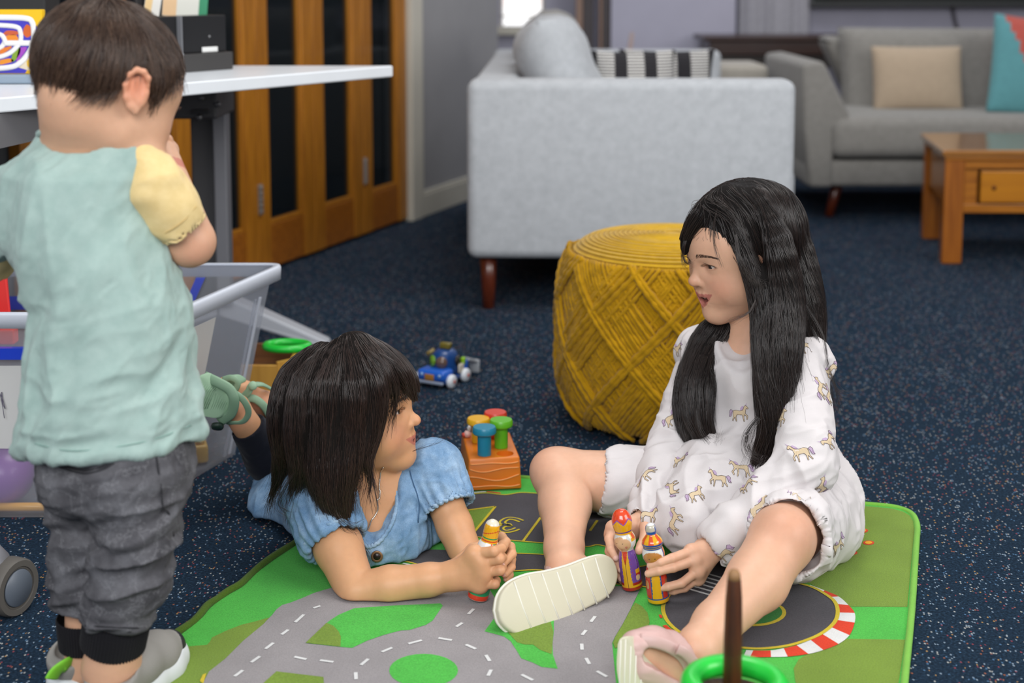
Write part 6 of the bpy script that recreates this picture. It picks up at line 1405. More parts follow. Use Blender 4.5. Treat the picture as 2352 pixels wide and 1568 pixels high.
# openings: neck, cuffs, leg holes
NK = Shape(); NK.cone(neckB+Vector((-0.012, -0.01, 0.06)), P(1694, 812, 2.185), 0.054, 0.042, 0.0); DB.sub(NK, 0.0, 0.004)
def opening(D, a, b, r0, r1, depth):
    """hollow sleeve end: cut everything past b, bore a hole back towards a"""
    ax_ = (b-a).normalized(); C = Shape(); C.cone(b-ax_*depth, b+ax_*0.10, r0, r1); D.sub(C, 0.0, 0.003)
ax_ = (wrLB-elLB).normalized(); opening(DL, elLB, wrLB-ax_*0.012+ax_*0.022, 0.0225, 0.0295, 0.035)
ax_ = (wrRB-elRB).normalized(); opening(DR, elRB, wrRB-ax_*0.014+ax_*0.020, 0.0205, 0.0260, 0.035)
def cutend(D, at_, n_, rad):
    C = Shape(); n_ = Vector(n_).normalized(); C.cone(Vector(at_)+n_*rad, Vector(at_)+n_*(rad*1.2), rad, rad); D.sub(C, 0, 0.002)
CT = Shape(); axl = (kneeLB-hipLB).normalized(); e0 = hipLB.lerp(kneeLB, 0.86)+Vector((0.008, 0, 0)); cutend(DB, e0+axl*0.018, axl, 0.085); CT.chain([e0-axl*0.03, e0+axl*0.13], [0.0535, 0.0565], 0); DB.sub(CT, 0, 0.003)
axr = (kneeRB-hipRB).normalized(); e1 = hipRB.lerp(kneeRB, 0.62); cutend(DB, e1+axr*0.016, axr, 0.075); CT = Shape(); CT.chain([e1-axr*0.03, e1+axr*0.13], [0.0480, 0.0505], 0); DB.sub(CT, 0, 0.003)
def dispB(V):
    d = 0.0062*fold(V, dirs((0.25, -0.3, -1)), (7, 24, 24), 11, 0.9)+0.0028*fold(V, dirs((-0.8, 0.2, -0.5)), (14, 48, 48), 12, 0.8)
    arm = np.exp(-(np.minimum(np.linalg.norm(V-A3(elLB), axis=1), np.linalg.norm(V-A3(elRB), axis=1))/0.07)**2)
    d = d+arm*0.0032*fold(V, dirs((0.9, 0.1, 0.3)), (12, 55, 55), 13, 0.8)
    q = (V[:, 2]-0.165)/0.012; ga = np.clip(1-np.abs(V[:, 2]-0.125)/0.05, 0, 1); return d*0.9+ga*0.0022*np.sin(np.arctan2(V[:, 1]-2.27, V[:, 0]-0.385)*26)
M_dress = fabric('white_dress_cotton', '#d0caca', 1500, 0.02, 0.9, 0.15, 0.05, 0.0003)
dressB = cloth_mesh('dress', DB, 0.0026, M_dress, gb_, dispB)
slRB = cloth_mesh('sleeve', DR, 0.0026, M_dress, gb_, dispB); slLB = cloth_mesh('sleeve', DL, 0.0026, M_dress, gb_, dispB)
# printed ponies with horn, flat on the cloth
pony = {'body': [(-1.0, 0.05), (-0.9, 0.38), (-0.5, 0.48), (0, 0.40), (0.45, 0.50), (0.66, 0.95), (0.86, 1.12), (1.02, 0.98), (1.20, 0.70), (1.06, 0.60), (0.92, 0.72), (0.80, 0.42), (0.70, 0.02), (0.98, -0.32), (0.88, -0.78), (0.76, -0.76), (0.82, -0.38), (0.52, -0.12), (0.44, -0.50), (0.52, -1.0), (0.40, -1.0), (0.30, -0.48), (0.26, -0.14), (-0.42, -0.10), (-0.62, -0.42), (-0.55, -0.98), (-0.68, -0.98), (-0.78, -0.44), (-0.92, -0.62), (-1.12, -0.98), (-1.22, -0.92), (-1.02, -0.46)],
        'mane': [(0.58, 1.02), (0.40, 1.05), (0.28, 0.82), (0.12, 0.74), (0.24, 0.60), (0.12, 0.46), (0.40, 0.54), (0.58, 0.80)], 'tail': [(-0.98, 0.32), (-1.28, 0.48), (-1.52, 0.24), (-1.46, -0.18), (-1.66, -0.46), (-1.34, -0.40), (-1.24, -0.02), (-1.14, 0.18)], 'horn': [(0.86, 1.12), (1.06, 1.50), (0.96, 1.06)]}
M_po = {'body': mat('print_cream', '#cdb898', 0.9), 'mane': mat('print_lilac', '#b39cb8', 0.9), 'tail': mat('print_lilac', '#b39cb8', 0.9), 'horn': mat('print_lilac', '#b39cb8', 0.9), 'line': mat('print_line', '#4a3a36', 0.9)}
def print_on(targets, spots):
    trs = [(t, BVHTree.FromPolygons([(v.co+woff(t))[:] for v in t.data.vertices], [p.vertices[:] for p in t.data.polygons])) for t in targets]
    for (px, py, rot, size, flip) in spots:
        o_ = Vector((0, 0, CAM_H)); d_ = ray(px, py).normalized(); hs = [(q[0].ray_cast if 0 else q[1].ray_cast(o_, d_), q) for q in trs]; hs = [(h, q) for h, q in hs if h[0] is not None]
        if not hs: continue
        h_, (target, tr_) = min(hs, key=lambda e: e[0][3])
        c0, n0 = h_[0], h_[1]; up_ = Vector((0, 0, 1)); ux_ = n0.cross(up_); ux_ = (Vector((1, 0, 0))-n0*n0.x).normalized(); uy_ = n0.cross(ux_)
        if uy_.z < 0: uy_ = -uy_
        b = bmesh.new(); mats = [M_po['body'], M_po['mane'], M_po['line']]; cr, sr = math.cos(rot), math.sin(rot)
        def put_pt(x, y, lift):
            x = -x if flip else x; X, Y_ = (x*cr-y*sr)*size, (x*sr+y*cr)*size; q = c0+ux_*X+uy_*Y_+n0*0.02; g = tr_.ray_cast(q, -n0, 0.05)
            return (g[0]+g[1]*lift) if g[0] is not None else None
        for part, poly in pony.items():
            bb = bmesh.new(); f = bb.faces.new([bb.verts.new((x, y, 0)) for x, y in poly]); bmesh.ops.triangulate(bb, faces=[f], ngon_method='EAR_CLIP')
            bmesh.ops.subdivide_edges(bb, edges=[e for e in bb.edges if e.calc_length() > 0.5], cuts=2); bmesh.ops.triangulate(bb, faces=bb.faces[:])
            mp = {}
            for f in bb.faces:
                vs2 = []
                for v in f.verts:
                    if v.index not in mp or True:
                        key = (round(v.co.x, 4), round(v.co.y, 4))
                        if key not in mp: q = put_pt(v.co.x, v.co.y, 0.0006 if part == 'body' else 0.0008); mp[key] = b.verts.new(q) if q is not None else None
                        vs2.append(mp[key])
                if all(v is not None for v in vs2) and len(set(vs2)) == 3 and max((vs2[i].co-vs2[i-1].co).length for i in range(3)) < 0.02:
                    try: nf = b.faces.new(vs2); nf.material_index = 0 if part == 'body' else 1
                    except ValueError: pass
            bb.free()
            if part in ('body', 'tail'):
                pts = [put_pt(x, y, 0.0009) for x, y in poly+[poly[0]]]
                for p0_, p1_ in zip(pts, pts[1:]):
                    if p0_ is None or p1_ is None or (p1_-p0_).length > 0.02 or (p1_-p0_).length < 1e-5: continue
                    t_ = (p1_-p0_).normalized().cross(n0).normalized()*0.00028
                    q = [b.verts.new(v) for v in (p0_-t_, p1_-t_, p1_+t_, p0_+t_)]; nf = b.faces.new(q); nf.material_index = 2
        if len(b.faces): obj('pony_print', b, mats, target, smooth=False)
        else: b.free()
print_on([dressB, slRB, slLB], [(1846, 796, 0.5, 0.0125, True), (1886, 890, 1.2, 0.0125, False), (1908, 850, 0.8, 0.011, True), (1905, 905, 1.0, 0.012, False), (1790, 965, 0.1, 0.0135, False), (1838, 1040, 0.2, 0.013, True), (1700, 1075, 0.1, 0.013, True), (1485, 1088, 0.9, 0.012, True), (1562, 1058, -0.3, 0.0125, True), (1550, 1195, 0.9, 0.0135, False), (1745, 1165, 0.45, 0.0150, False), (1838, 1150, 0.3, 0.0135, False), (1885, 1120, -1.0, 0.013, True), (1925, 1255, 0.1, 0.015, True), (1715, 1115, 0.2, 0.012, True), (1660, 1275, 0.9, 0.012, True), (1490, 1183, -0.2, 0.0115, False), (1545, 960, 0.5, 0.012, False), (1560, 800, 0.5, 0.012, True), (1908, 1010, 1.2, 0.012, True), (1648, 1100, -0.1, 0.0125, True), (1600, 1135, 0.4, 0.0115, False), (1700, 950, 0.2, 0.012, False), (1545, 1120, 1.6, 0.0115, False)])
# ---- hair
M_hairB = hairmat('long_dark_hair', '#100b0a', '#30231e', 0.30, 0.6)
M_hairBs = mat('long_dark_hair_mass', '#0f0b0a', 0.75, 0.1, spec=0.15)
XB = Shape(); kB = HB.k
XB.ball(HB.at(0, -0.017, 0.026), [0.0805*kB, 0.0955*kB, 0.0830*kB], 0.0, 'add', HB.R)
FB = Shape(); FB.ball(HB.at(0, 0.085, -0.012), [0.060*kB, 0.072*kB, 0.077*kB], 0, 'add', HB.R); FB.ball(HB.at(0, 0.055, -0.07), [0.062*kB, 0.06*kB, 0.07*kB], 0.02, 'add', HB.R); FB.ball(HB.at(-0.056, 0.034, -0.042), [0.034*kB, 0.050*kB, 0.066*kB], 0.02, 'add', HB.R); XB.sub(FB, 0, 0.006)
GB = [([(1685, 462, 2.225), (1690, 520, 2.20), (1718, 600, 2.185), (1742, 660, 2.18), (1758, 730, 2.17), (1764, 800, 2.15), (1766, 900, 2.135), (1768, 980, 2.125), (1738, 1050, 2.125)], [0.006, 0.009, 0.012, 0.017, 0.020, 0.022, 0.020, 0.015, 0.004]),
      ([(1738, 446, 2.22), (1785, 550, 2.18), (1800, 680, 2.175), (1798, 800, 2.15), (1788, 900, 2.135), (1780, 980, 2.125), (1768, 1045, 2.125)], [0.008, 0.020, 0.030, 0.028, 0.022, 0.014, 0.004]),
      ([(1790, 470, 2.28), (1828, 580, 2.27), (1840, 700, 2.25), (1848, 790, 2.24), (1872, 850, 2.23)], [0.014, 0.028, 0.036, 0.030, 0.008]),
      ([(1760, 520, 2.34), (1800, 660, 2.35), (1815, 780, 2.36), (1830, 880, 2.36)], [0.05, 0.055, 0.05, 0.03]),
      ([(1672, 447, 2.23), (1612, 492, 2.235), (1582, 545, 2.245), (1572, 585, 2.25)], [0.012, 0.014, 0.010, 0.003]),
      ([(1662, 742, 2.28), (1622, 800, 2.27), (1604, 880, 2.235), (1602, 950, 2.215), (1622, 1005, 2.205), (1642, 1035, 2.20)], [0.018, 0.023, 0.025, 0.020, 0.012, 0.003]),
      ([(1630, 760, 2.30), (1585, 850, 2.275), (1568, 930, 2.255), (1578, 1000, 2.235), (1590, 1035, 2.225)], [0.013, 0.016, 0.013, 0.008, 0.002])]
gB = []
for g_, r_ in GB:
    pts = [P(*q) for q in g_]; XB.lock(pts, r_, 0.030, 0.010); gB.append(pts)
V, Q = XB.mesh(0.0032); V = relax(V, Q, 8); V = fold_out(V, Q, 0.0008*fold(V, dirs((0, 0, 1)), (6, 110, 110), 21, 0.5))
hairB = obj('hair', npmesh('hair', V, Q), M_hairBs, gb_)
# flow guides: from the parting over the cap, then down the locks
part0 = [HB.at(-0.006, 0.052, 0.094), HB.at(-0.012, 0.02, 0.108), HB.at(-0.012, -0.03, 0.112), HB.at(-0.006, -0.07, 0.098)]
for q in part0:
    L = HB.local([A3(q)])[0]
    for s in (-1, 1): gB.append([q, HB.at(L[0]+s*0.05, L[1]-0.004, 0.092), HB.at(s*0.083, L[1]*0.8-0.012, 0.045), HB.at(s*0.088, L[1]*0.6-0.02, -0.02), HB.at(s*0.085, L[1]*0.5-0.03, -0.08)])
gB.append([part0[-1], HB.at(0, -0.115, 0.04), HB.at(0, -0.118, -0.03), HB.at(0, -0.105, -0.1)])
rB = pick_roots(V, 11000, 31); st = groom(XB, rB, gB, 0.085, 13, (0.0002, 0.0022), 0.10, 32, wave=0.12)
st = off_face(st, HB, 0.040); curves_obj('hair_strands', st, 0.00030, M_hairB, hairB)
low = V[:, 2] < HB.o.z-0.02
rB = pick_roots(V, 3200, 33, low); st = groom(XB, rB, gB, 0.11, 15, (0.001, 0.006), 0.20, 34, wave=0.45, droop=0.15)
st = off_face(st, HB, 0.040); curves_obj('hair_wisps', st, 0.00017, M_hairB, hairB)
def lock(pts, n, spread, rad, m, parent, seed=1, name='hair_lock', wave=0.004):
    q = np.array([list(v) for v in spline([P(*a) for a in pts], 6)], f32); rng = np.random.default_rng(seed); k = len(q); t = np.linspace(0, 1, k)
    o_ = rng.normal(0, 1, (n, 1, 3))*spread*(0.35+0.9*t)[None, :, None]; w_ = np.stack([vnoise(np.stack([t*5+i*3.7, t*0+i, t*0], 1), seed) for i in range(n)], 0)[..., None]*rng.normal(0, 1, (n, 1, 3))*wave*t[None, :, None]
    return curves_obj(name, (q[None]+o_+w_).astype(f32), rad, m, parent)
lock([(1650, 470, 2.215), (1640, 520, 2.195), (1644, 570, 2.168), (1660, 612, 2.160)], 16, 0.0014, 0.00016, M_hairB, hairB, 5)
lock([(1690, 540, 2.165), (1700, 600, 2.150), (1725, 640, 2.150), (1760, 660, 2.150)], 40, 0.003, 0.00018, M_hairB, hairB, 6)
lock([(1590, 525, 2.24), (1573, 560, 2.235), (1570, 590, 2.235), (1578, 605, 2.23), (1590, 600, 2.225)], 40, 0.0028, 0.00018, M_hairB, hairB, 7)
lock([(1735, 690, 2.14), (1722, 715, 2.125), (1700, 728, 2.12), (1672, 738, 2.12)], 18, 0.002, 0.00015, M_hairB, hairB, 8)
lock([(1850, 700, 2.20), (1890, 770, 2.18), (1905, 850, 2.17), (1930, 900, 2.17), (1968, 905, 2.17)], 16, 0.003, 0.00016, M_hairB, hairB, 9)
lock([(1850, 720, 2.22), (1888, 800, 2.20), (1915, 880, 2.19), (1928, 945, 2.19)], 26, 0.004, 0.00018, M_hairB, hairB, 10)
lock([(1740, 960, 2.10), (1715, 1000, 2.095), (1720, 1040, 2.09), (1745, 1055, 2.09)], 40, 0.005, 0.00018, M_hairB, hairB, 11)
lock([(1600, 940, 2.19), (1610, 990, 2.18), (1640, 1020, 2.175), (1650, 1000, 2.175)], 36, 0.005, 0.00018, M_hairB, hairB, 12)
# ---- sandals
M_pinkS = mat('pale_pink_leather', '#c9a59f', 0.45, 0.05, bump=0.15, bscale=500); M_sole = mat('cream_rubber', '#c6c0a9', 0.5, 0.05, bump=0.1, bscale=300)
YR = lambda x, y: 1.955+(x-1285)*0.00036+(1370-y)*0.00030
outR = [(1145, 1400), (1152, 1365), (1175, 1337), (1215, 1319), (1262, 1311), (1310, 1298), (1352, 1282), (1387, 1274), (1410, 1284), (1421, 1318), (1412, 1352), (1390, 1375), (1350, 1396), (1310, 1418), (1262, 1446), (1222, 1459), (1182, 1454), (1154, 1430)]
sandR = bpy.data.objects.new('sandal', None); COL.objects.link(sandR); sandR.parent = gb_; OFF[sandR.name] = woff(gb_)
nrmR = (P(1400, 1320, YR(1400, 1320))-P(1180, 1400, YR(1180, 1400))).cross(P(1290, 1300, YR(1290, 1300))-P(1270, 1440, YR(1270, 1440))).normalized(); nrmR = nrmR if nrmR.y > 0 else -nrmR
slab(outR, YR, nrmR*0.020, 'sole', M_sole, sandR, 0.004, 4)
M_gro = mat('sole_groove_white', '#dcd8cb', 0.5)
rb_ = None
for x0, y0, x1, y1 in ((1181, 1336, 1225, 1454), (1214, 1323, 1260, 1446), (1245, 1317, 1289, 1434), (1279, 1313, 1317, 1416), (1308, 1306, 1343, 1401), (1337, 1292, 1371, 1387), (1367, 1281, 1398, 1372)):
    rb_ = tube([P(x0, y0, YR(x0, y0)-0.0002), P((x0+x1)/2-2, (y0+y1)/2, YR((x0+x1)/2, (y0+y1)/2)-0.0002), P(x1, y1, YR(x1, y1)-0.0002)], 0.0014, 6, rb_)
obj('sole_ridge', rb_, M_gro, sandR)
mid_ = None; w_ = [P(x, y, YR(x, y))+nrmR*0.0105 for x, y in outR]; w_ = [p+(p-sum(w_, Vector())/len(w_)).normalized()*0.0006 for p in w_]
obj('welt', tube(spline(w_+[w_[0]], 4)[:-1], 0.0022, 6, closed=True), M_gro, sandR)
UP = Shape(); UP.chain([heelR+nrmR*0.004, heelR.lerp(toeR, 0.5)+nrmR*0.004, toeR+nrmR*0.002], [0.0255, 0.0285, 0.0245], 0.01); UP.cone(ankRB+Vector((0, 0, -0.005)), heelR.lerp(toeR, 0.3), 0.0305, 0.028, 0.012)
UP.plane(ankRB+Vector((0, 0, 0.004)), (0.15, 0, 1), 0.0); UP.plane(P(1285, 1370, YR(1285, 1370))+nrmR*0.012, -nrmR, 0.002)
UPc = Shape(); UPc.cone(ankRB+Vector((0, 0, -0.03)), ankRB+Vector((0, 0, 0.03)), 0.0272, 0.0275, 0); UP.sub(UPc, 0, 0.002)
cloth_mesh('upper', UP, 0.0025, M_pinkS, sandR, lambda V: 0.0006*fold(V, dirs((1, 0, 0)), (40, 120, 120), 41))
YL = lambda x, y: 1.715+(x-1440)*0.00020+(1500-y)*0.00012
outL = [(1416, 1478), (1424, 1463), (1440, 1461), (1452, 1480), (1468, 1510), (1495, 1542), (1522, 1572), (1545, 1610), (1545, 1650), (1510, 1670), (1460, 1650), (1428, 1600), (1414, 1540)]
sandL = bpy.data.objects.new('sandal', None); COL.objects.link(sandL); sandL.parent = gb_; OFF[sandL.name] = woff(gb_)
thL = (P(1466, 1480, 1.738)-P(1436, 1480, YL(1436, 1480)))
slab(outL, YL, thL, 'sole', M_sole, sandL, 0.004, 4)
rb_ = None
for x, y0, y1 in ((1426, 1470, 1640), (1437, 1468, 1650), (1449, 1484, 1655), (1461, 1504, 1655), (1474, 1524, 1660), (1488, 1540, 1660), (1503, 1556, 1660)):
    rb_ = tube([P(x, y0, YL(x, y0)-0.0002), P(x-3, (y0+y1)/2, YL(x-3, (y0+y1)/2)-0.0002), P(x-2, y1, YL(x-2, y1)-0.0002)], 0.0010, 6, rb_)
obj('sole_ridge', rb_, M_gro, sandL)
def band(pts, w, th, m, parent, name='strap'):
    """flat strap along picture points; wide across, thin through"""
    q = spline([P(*a) for a in pts], 6); return obj(name, tube(q, w, 10, flat=th/w, up=(-0.3, -0.9, 0.35)), m, parent)
UL = Shape(); UL.chain([P(1462, 1486, 1.740), P(1500, 1490, 1.752), P(1545, 1505, 1.768), P(1590, 1545, 1.785)], [0.0215, 0.0265, 0.0285, 0.028], 0.01); UL.chain([P(1480, 1530, 1.736), P(1530, 1580, 1.750)], [0.024, 0.026], 0.012)
ULc = Shape(); ULc.cone(P(1497, 1508, 1.722), P(1565, 1536, 1.742), 0.0120, 0.0150, 0); ULc.chain([ankLB+Vector((0, 0, 0.05)), ankLB, heelL], [0.031, 0.0292, 0.0235], 0); ULc.chain([heelL, heelL.lerp(toeL, 0.5)+Vector((0.006, 0.004, 0.004)), toeL], [0.0232, 0.0248, 0.016], 0.0); UL.sub(ULc, 0, 0.002)
cloth_mesh('upper', UL, 0.0025, M_pinkS, sandL, lambda V: 0.0006*fold(V, dirs((1, 0, 0)), (40, 120, 120), 42))
band([(1470, 1470, 1.730), (1510, 1474, 1.728), (1548, 1490, 1.732), (1572, 1512, 1.738), (1590, 1552, 1.745)], 0.0085, 0.0028, M_pinkS, sandL)
band([(1556, 1490, 1.725), (1575, 1500, 1.726), (1598, 1530, 1.733), (1608, 1570, 1.745)], 0.0075, 0.003, M_pinkS, sandL)
# ================================================================== GIRL LYING ON HER ELBOWS (denim dress)
HA = HeadFrame(math.radians(80), math.radians(-8), 0, 0.99); HA.place((0.0300, 0.0725, 0.0), P(917, 944, 2.135)); kA = HA.k
neckA, cheA, hipA = P(852, 1128, 2.19), P(842, 1205, 2.20), P(712, 1150, 2.42)
shRA, shLA = P(728, 1140, 2.135), P(993, 1082, 2.225); elRA, elLA = P(820, 1358, 2.020), P(1088, 1315, 2.135); wrRA, wrLA = P(1040, 1322, 2.005), P(1158, 1270, 2.085)
knRA, anRA = P(656, 1098, 2.43), P(560, 968, 2.365); knLA, anLA = P(690, 1080, 2.50), P(622, 930, 2.46)
ga_ = thing('person', 'lying girl in pale blue denim dress, propped on elbows, holding a painted doll', 'person', (-0.22, 2.25, 0))
SA = Shape(); head_shape(SA, HA, smile=1.3, mouth=0.30, cheek=1.12); ear_shape(SA, HA, 1); ear_shape(SA, HA, -1)
SA.cone(HA.at(0, -0.020, -0.05), neckA, 0.036, 0.039, 0.018); SA.cone(neckA, cheA, 0.050, 0.074, 0.03); SA.cone(cheA, hipA, 0.074, 0.080, 0.03)
SA.cone(neckA+Vector((0, 0, -0.012)), shRA, 0.036, 0.033, 0.025); SA.cone(neckA+Vector((0, 0, -0.012)), shLA, 0.036, 0.031, 0.025)
SA.chain([shRA, shRA.lerp(elRA, 0.55), elRA], [0.035, 0.036, 0.0295], 0.010); SA.chain([elRA, elRA.lerp(wrRA, 0.35), elRA.lerp(wrRA, 0.75), wrRA], [0.0285, 0.0290, 0.0235, 0.0205], 0.004, kin=0.008)
SA.chain([shLA, shLA.lerp(elLA, 0.55), elLA], [0.032, 0.0275, 0.0255], 0.010); SA.chain([elLA, wrLA], [0.024, 0.0185], 0.008)
SA.chain([hipA, knRA], [0.062, 0.041], 0.02); SA.chain([hipA+Vector((0.03, 0.03, 0)), knLA], [0.060, 0.041], 0.02)
SA.chain([knRA, knRA.lerp(anRA, 0.4), anRA], [0.040, 0.036, 0.0215], 0.012); SA.chain([knLA, knLA.lerp(anLA, 0.4), anLA], [0.040, 0.036, 0.0215], 0.012)
hl1, to1 = P(541, 938, 2.364), P(460, 908, 2.356); SA.chain([anRA, hl1], [0.0215, 0.0235], 0.012); SA.chain([hl1, hl1.lerp(to1, 0.55), to1], [0.0215, 0.0215, 0.016], 0.012)
hl2, to2 = P(602, 928, 2.44), P(520, 884, 2.42); SA.chain([anLA, hl2], [0.0215, 0.0225], 0.012); SA.chain([hl2, hl2.lerp(to2, 0.55), to2], [0.021, 0.0215, 0.016], 0.012)
fRA = [pq([(1090, 1272, 1.992), (1134, 1266, 1.980), (1152, 1259, 1.996), (1153, 1250, 2.016)]), pq([(1106, 1291, 1.990), (1147, 1283, 1.981), (1153, 1279, 2.000), (1146, 1275, 2.018)]), pq([(1110, 1313, 1.990), (1149, 1309, 1.981), (1153, 1304, 2.000), (1144, 1301, 2.016)]), pq([(1102, 1341, 1.992), (1137, 1341, 1.984), (1140, 1333, 2.000), (1130, 1329, 2.012)])]
hand(SA, wrRA, 0.0225, [f[0] for f in fRA], fRA, [0.0076, 0.0075, 0.0072, 0.0066], [P(1050, 1295, 2.015), P(1085, 1262, 2.035), P(1108, 1252, 2.045), P(1124, 1248, 2.045)], 0.0080, palm_r=0.0120, k=0.010)
fLA = [pq([(1142, 1246, 2.062), (1152, 1233, 2.045), (1162, 1244, 2.024), (1157, 1256, 2.006)]), pq([(1152, 1262, 2.066), (1172, 1256, 2.045), (1176, 1272, 2.018), (1157, 1292, 2.000)]), pq([(1156, 1282, 2.066), (1174, 1284, 2.045), (1174, 1302, 2.018), (1160, 1318, 2.004)]), pq([(1154, 1300, 2.064), (1170, 1308, 2.045), (1171, 1320, 2.025), (1163, 1329, 2.015)])]
hand(SA, wrLA, 0.018, [f[0] for f in fLA], fLA, [0.0072, 0.0072, 0.0069, 0.0060], None, None, palm_r=0.0110)
SA.plane((0, 0, 0.0095), (0, 0, -1), 0.004); V, Q = SA.mesh(0.0024); V = relax(V, Q, 1); me = npmesh('body', V, Q); hA_ = A3(P(1135, 1290, 2.01))
refine(me, lambda c: ((HA.local(c)[:, 1] > 0.02) & (np.linalg.norm(HA.local(c), axis=1) < 0.14)) | (np.linalg.norm(c-hA_, axis=1) < 0.06), SA)
bodyA = obj('body', me, M_skin, ga_); Vw = verts_np(bodyA.data)+A3(woff(bodyA)); cA = face_paint(Vw, None, HA, '#d09c74', '#b8685c', 0.30, 1.3, blush=0.5)
for c_, r_, a_ in [(f[1], 0.007, 0.25) for f in fRA]+[(hl1+Vector((0, -0.02, 0)), 0.03, 0.6), (hl2+Vector((0, -0.02, 0)), 0.03, 0.6)]:
    m_ = np.clip(np.exp(-((Vw-A3(c_))**2).sum(1)/(r_*r_))*a_, 0, 1)[:, None]; cA = cA*(1-m_)+lin('#d08a74')*m_
nails(Vw, cA, [(f[-1]+Vector((-0.002, -0.003, 0)), (-0.5, -0.8, 0.1), 0.0052) for f in fLA[1:]])
setcol(bodyA.data, cA); eyes(HA, bodyA, (-0.10, 0.12)); brows_lashes(HA, SA, bodyA, '#4f3a2e', 0.8); teeth(HA, 1.3, 0.30, bodyA)
# leggings
LA = Shape(); LA.chain([hipA, knRA], [0.070, 0.046], 0.02); LA.chain([hipA+Vector((0.03, 0.03, 0)), knLA], [0.068, 0.046], 0.02)
for kn_, an_ in ((knRA, anRA), (knLA, anLA)):
    LA.chain([kn_, kn_.lerp(an_, 0.4), kn_.lerp(an_, 0.90)], [0.045, 0.041, 0.0300], 0.012); ax_ = (an_-kn_).normalized(); C = Shape(); C.cone(kn_.lerp(an_, 0.86)+ax_*0.05, kn_.lerp(an_, 0.86)+ax_*0.06, 0.05, 0.05); LA.sub(C, 0, 0.002)
LA.plane((0, 0, 0.004), (0, 0, -1), 0.004)
cloth_mesh('leggings', LA, 0.0035, fabric('navy_jersey', '#12141f', 1200, 0.1, 0.9, 0.15, 0.1), ga_, lambda V: 0.0012*fold(V, dirs((0.6, 0.3, 0.6)), (20, 60, 60), 51))
# denim dress
def denim(name, col, light, dark):
    t = NT(name); v = t.coord('Object'); n = t.noise(v, 26, 5, 0.65); n2 = t.noise(v, 700, 2)
    mx = t.n('ShaderNodeMix', data_type='RGBA', blend_type='MULTIPLY'); mx.inputs[0].default_value = 1.0
    t.l(t.ramp(n.outputs[0], [(0.28, srgb(dark)), (0.5, srgb(col)), (0.75, srgb(light))]), mx.inputs[6]); t.l(t.ramp(n2.outputs[0], [(0.3, (0.80,)*3+(1,)), (0.7, (1, 1, 1, 1))]), mx.inputs[7])
    t.l(mx.outputs[2], t.b.inputs['Base Color']); t.b.inputs['Roughness'].default_value = 0.9; t.b.inputs['Specular IOR Level'].default_value = 0.15
    t.bump(n2.outputs[0], 0.25, 0.0005); return t.m
M_den = denim('pale_blue_denim', '#7f9fc0', '#a6c1db', '#6085aa')
DA = Shape(); DA.cone(cheA, hipA, 0.088, 0.098, 0.0); DA.cone(neckA+Vector((0, 0, -0.02)), cheA, 0.066, 0.086, 0.025); DA.cone(cheA, P(880, 1245, 2.19), 0.075, 0.060, 0.03)
DA.cone(neckA+Vector((0, 0, -0.020)), shRA, 0.045, 0.047, 0.02); DA.cone(neckA+Vector((0, 0, -0.020)), shLA, 0.044, 0.044, 0.02)
DA.cone(hipA, P(640, 1180, 2.36), 0.085, 0.050, 0.04); DA.cone(hipA, P(1005, 1170, 2.38), 0.080, 0.055, 0.04); DA.cone(P(960, 1180, 2.33), P(1038, 1120, 2.38), 0.05, 0.022, 0.03)
DA.cone(cheA, P(985, 1190, 2.26), 0.07, 0.06, 0.03)
axR, axL = (elRA-shRA).normalized(), (elLA-shLA).normalized()
DA.cone(shRA+Vector((-0.004, 0, 0.006)), shRA+axR*0.062, 0.048, 0.053, 0.016); DA.cone(shLA+Vector((0, 0, 0.006)), shLA+axL*0.050, 0.045, 0.046, 0.016)
for sh_, ax_, d_, rr_ in ((shRA, axR, 0.076, 0.07), (shLA, axL, 0.062, 0.055)):
    C = Shape(); C.cone(sh_+ax_*(d_+rr_), sh_+ax_*(d_+rr_+0.01), rr_, rr_); C2 = Shape(); C2.cone(sh_+ax_*(d_-0.03), sh_+ax_*(d_+0.05), 0.041, 0.044); 
    C.ops += C2.ops; DA.sub(C, 0, 0.003)
DA.plane((0, 0, 0.010), (0, 0, -1), 0.008)
def march(shape, px, py):
    o = A3((0, 0, CAM_H)); d = A3(ray(px, py).normalized()); t = 1.7
    for _ in range(90):
        v = float(shape(np.array([o+d*t]))[0]); t += min(max(v, -0.01)*0.8, 0.02)
        if abs(v) < 0.0004: break
    return Vector([float(q) for q in o+d*t])
NA = Shape(); NA.chain([neckA+Vector((0.01, -0.03, 0.07)), march(DA, 872, 1130), march(DA, 860, 1190), march(DA, 850, 1232)], [0.050, 0.036, 0.028, 0.012], 0.0); DA.sub(NA, 0, 0.004)
def dispA(V):
    d = 0.0030*fold(V, dirs((0.2, -0.5, -0.8)), (9, 30, 30), 61, 0.9)+0.0014*fold(V, dirs((0.7, -0.3, 0.4)), (20, 70, 70), 62, 0.8)
    g = np.zeros(len(V), f32)
    for sh_, ax_ in ((shRA, axR), (shLA, axL)):
        q = V-A3(sh_); t_ = q @ A3(ax_); u_ = Vector((0, -0.3, 1)).cross(ax_).normalized(); w_ = ax_.cross(u_); an = np.arctan2(q @ A3(w_), q @ A3(u_)); near = np.exp(-((np.linalg.norm(q, axis=1)-0.06)/0.05)**2); g += near*np.clip(t_/0.07, 0, 1)*0.0026*np.sin(an*19+np.sin(an*5))
    return d+g
dressA = cloth_mesh('dress', DA, 0.0028, M_den, ga_, dispA)
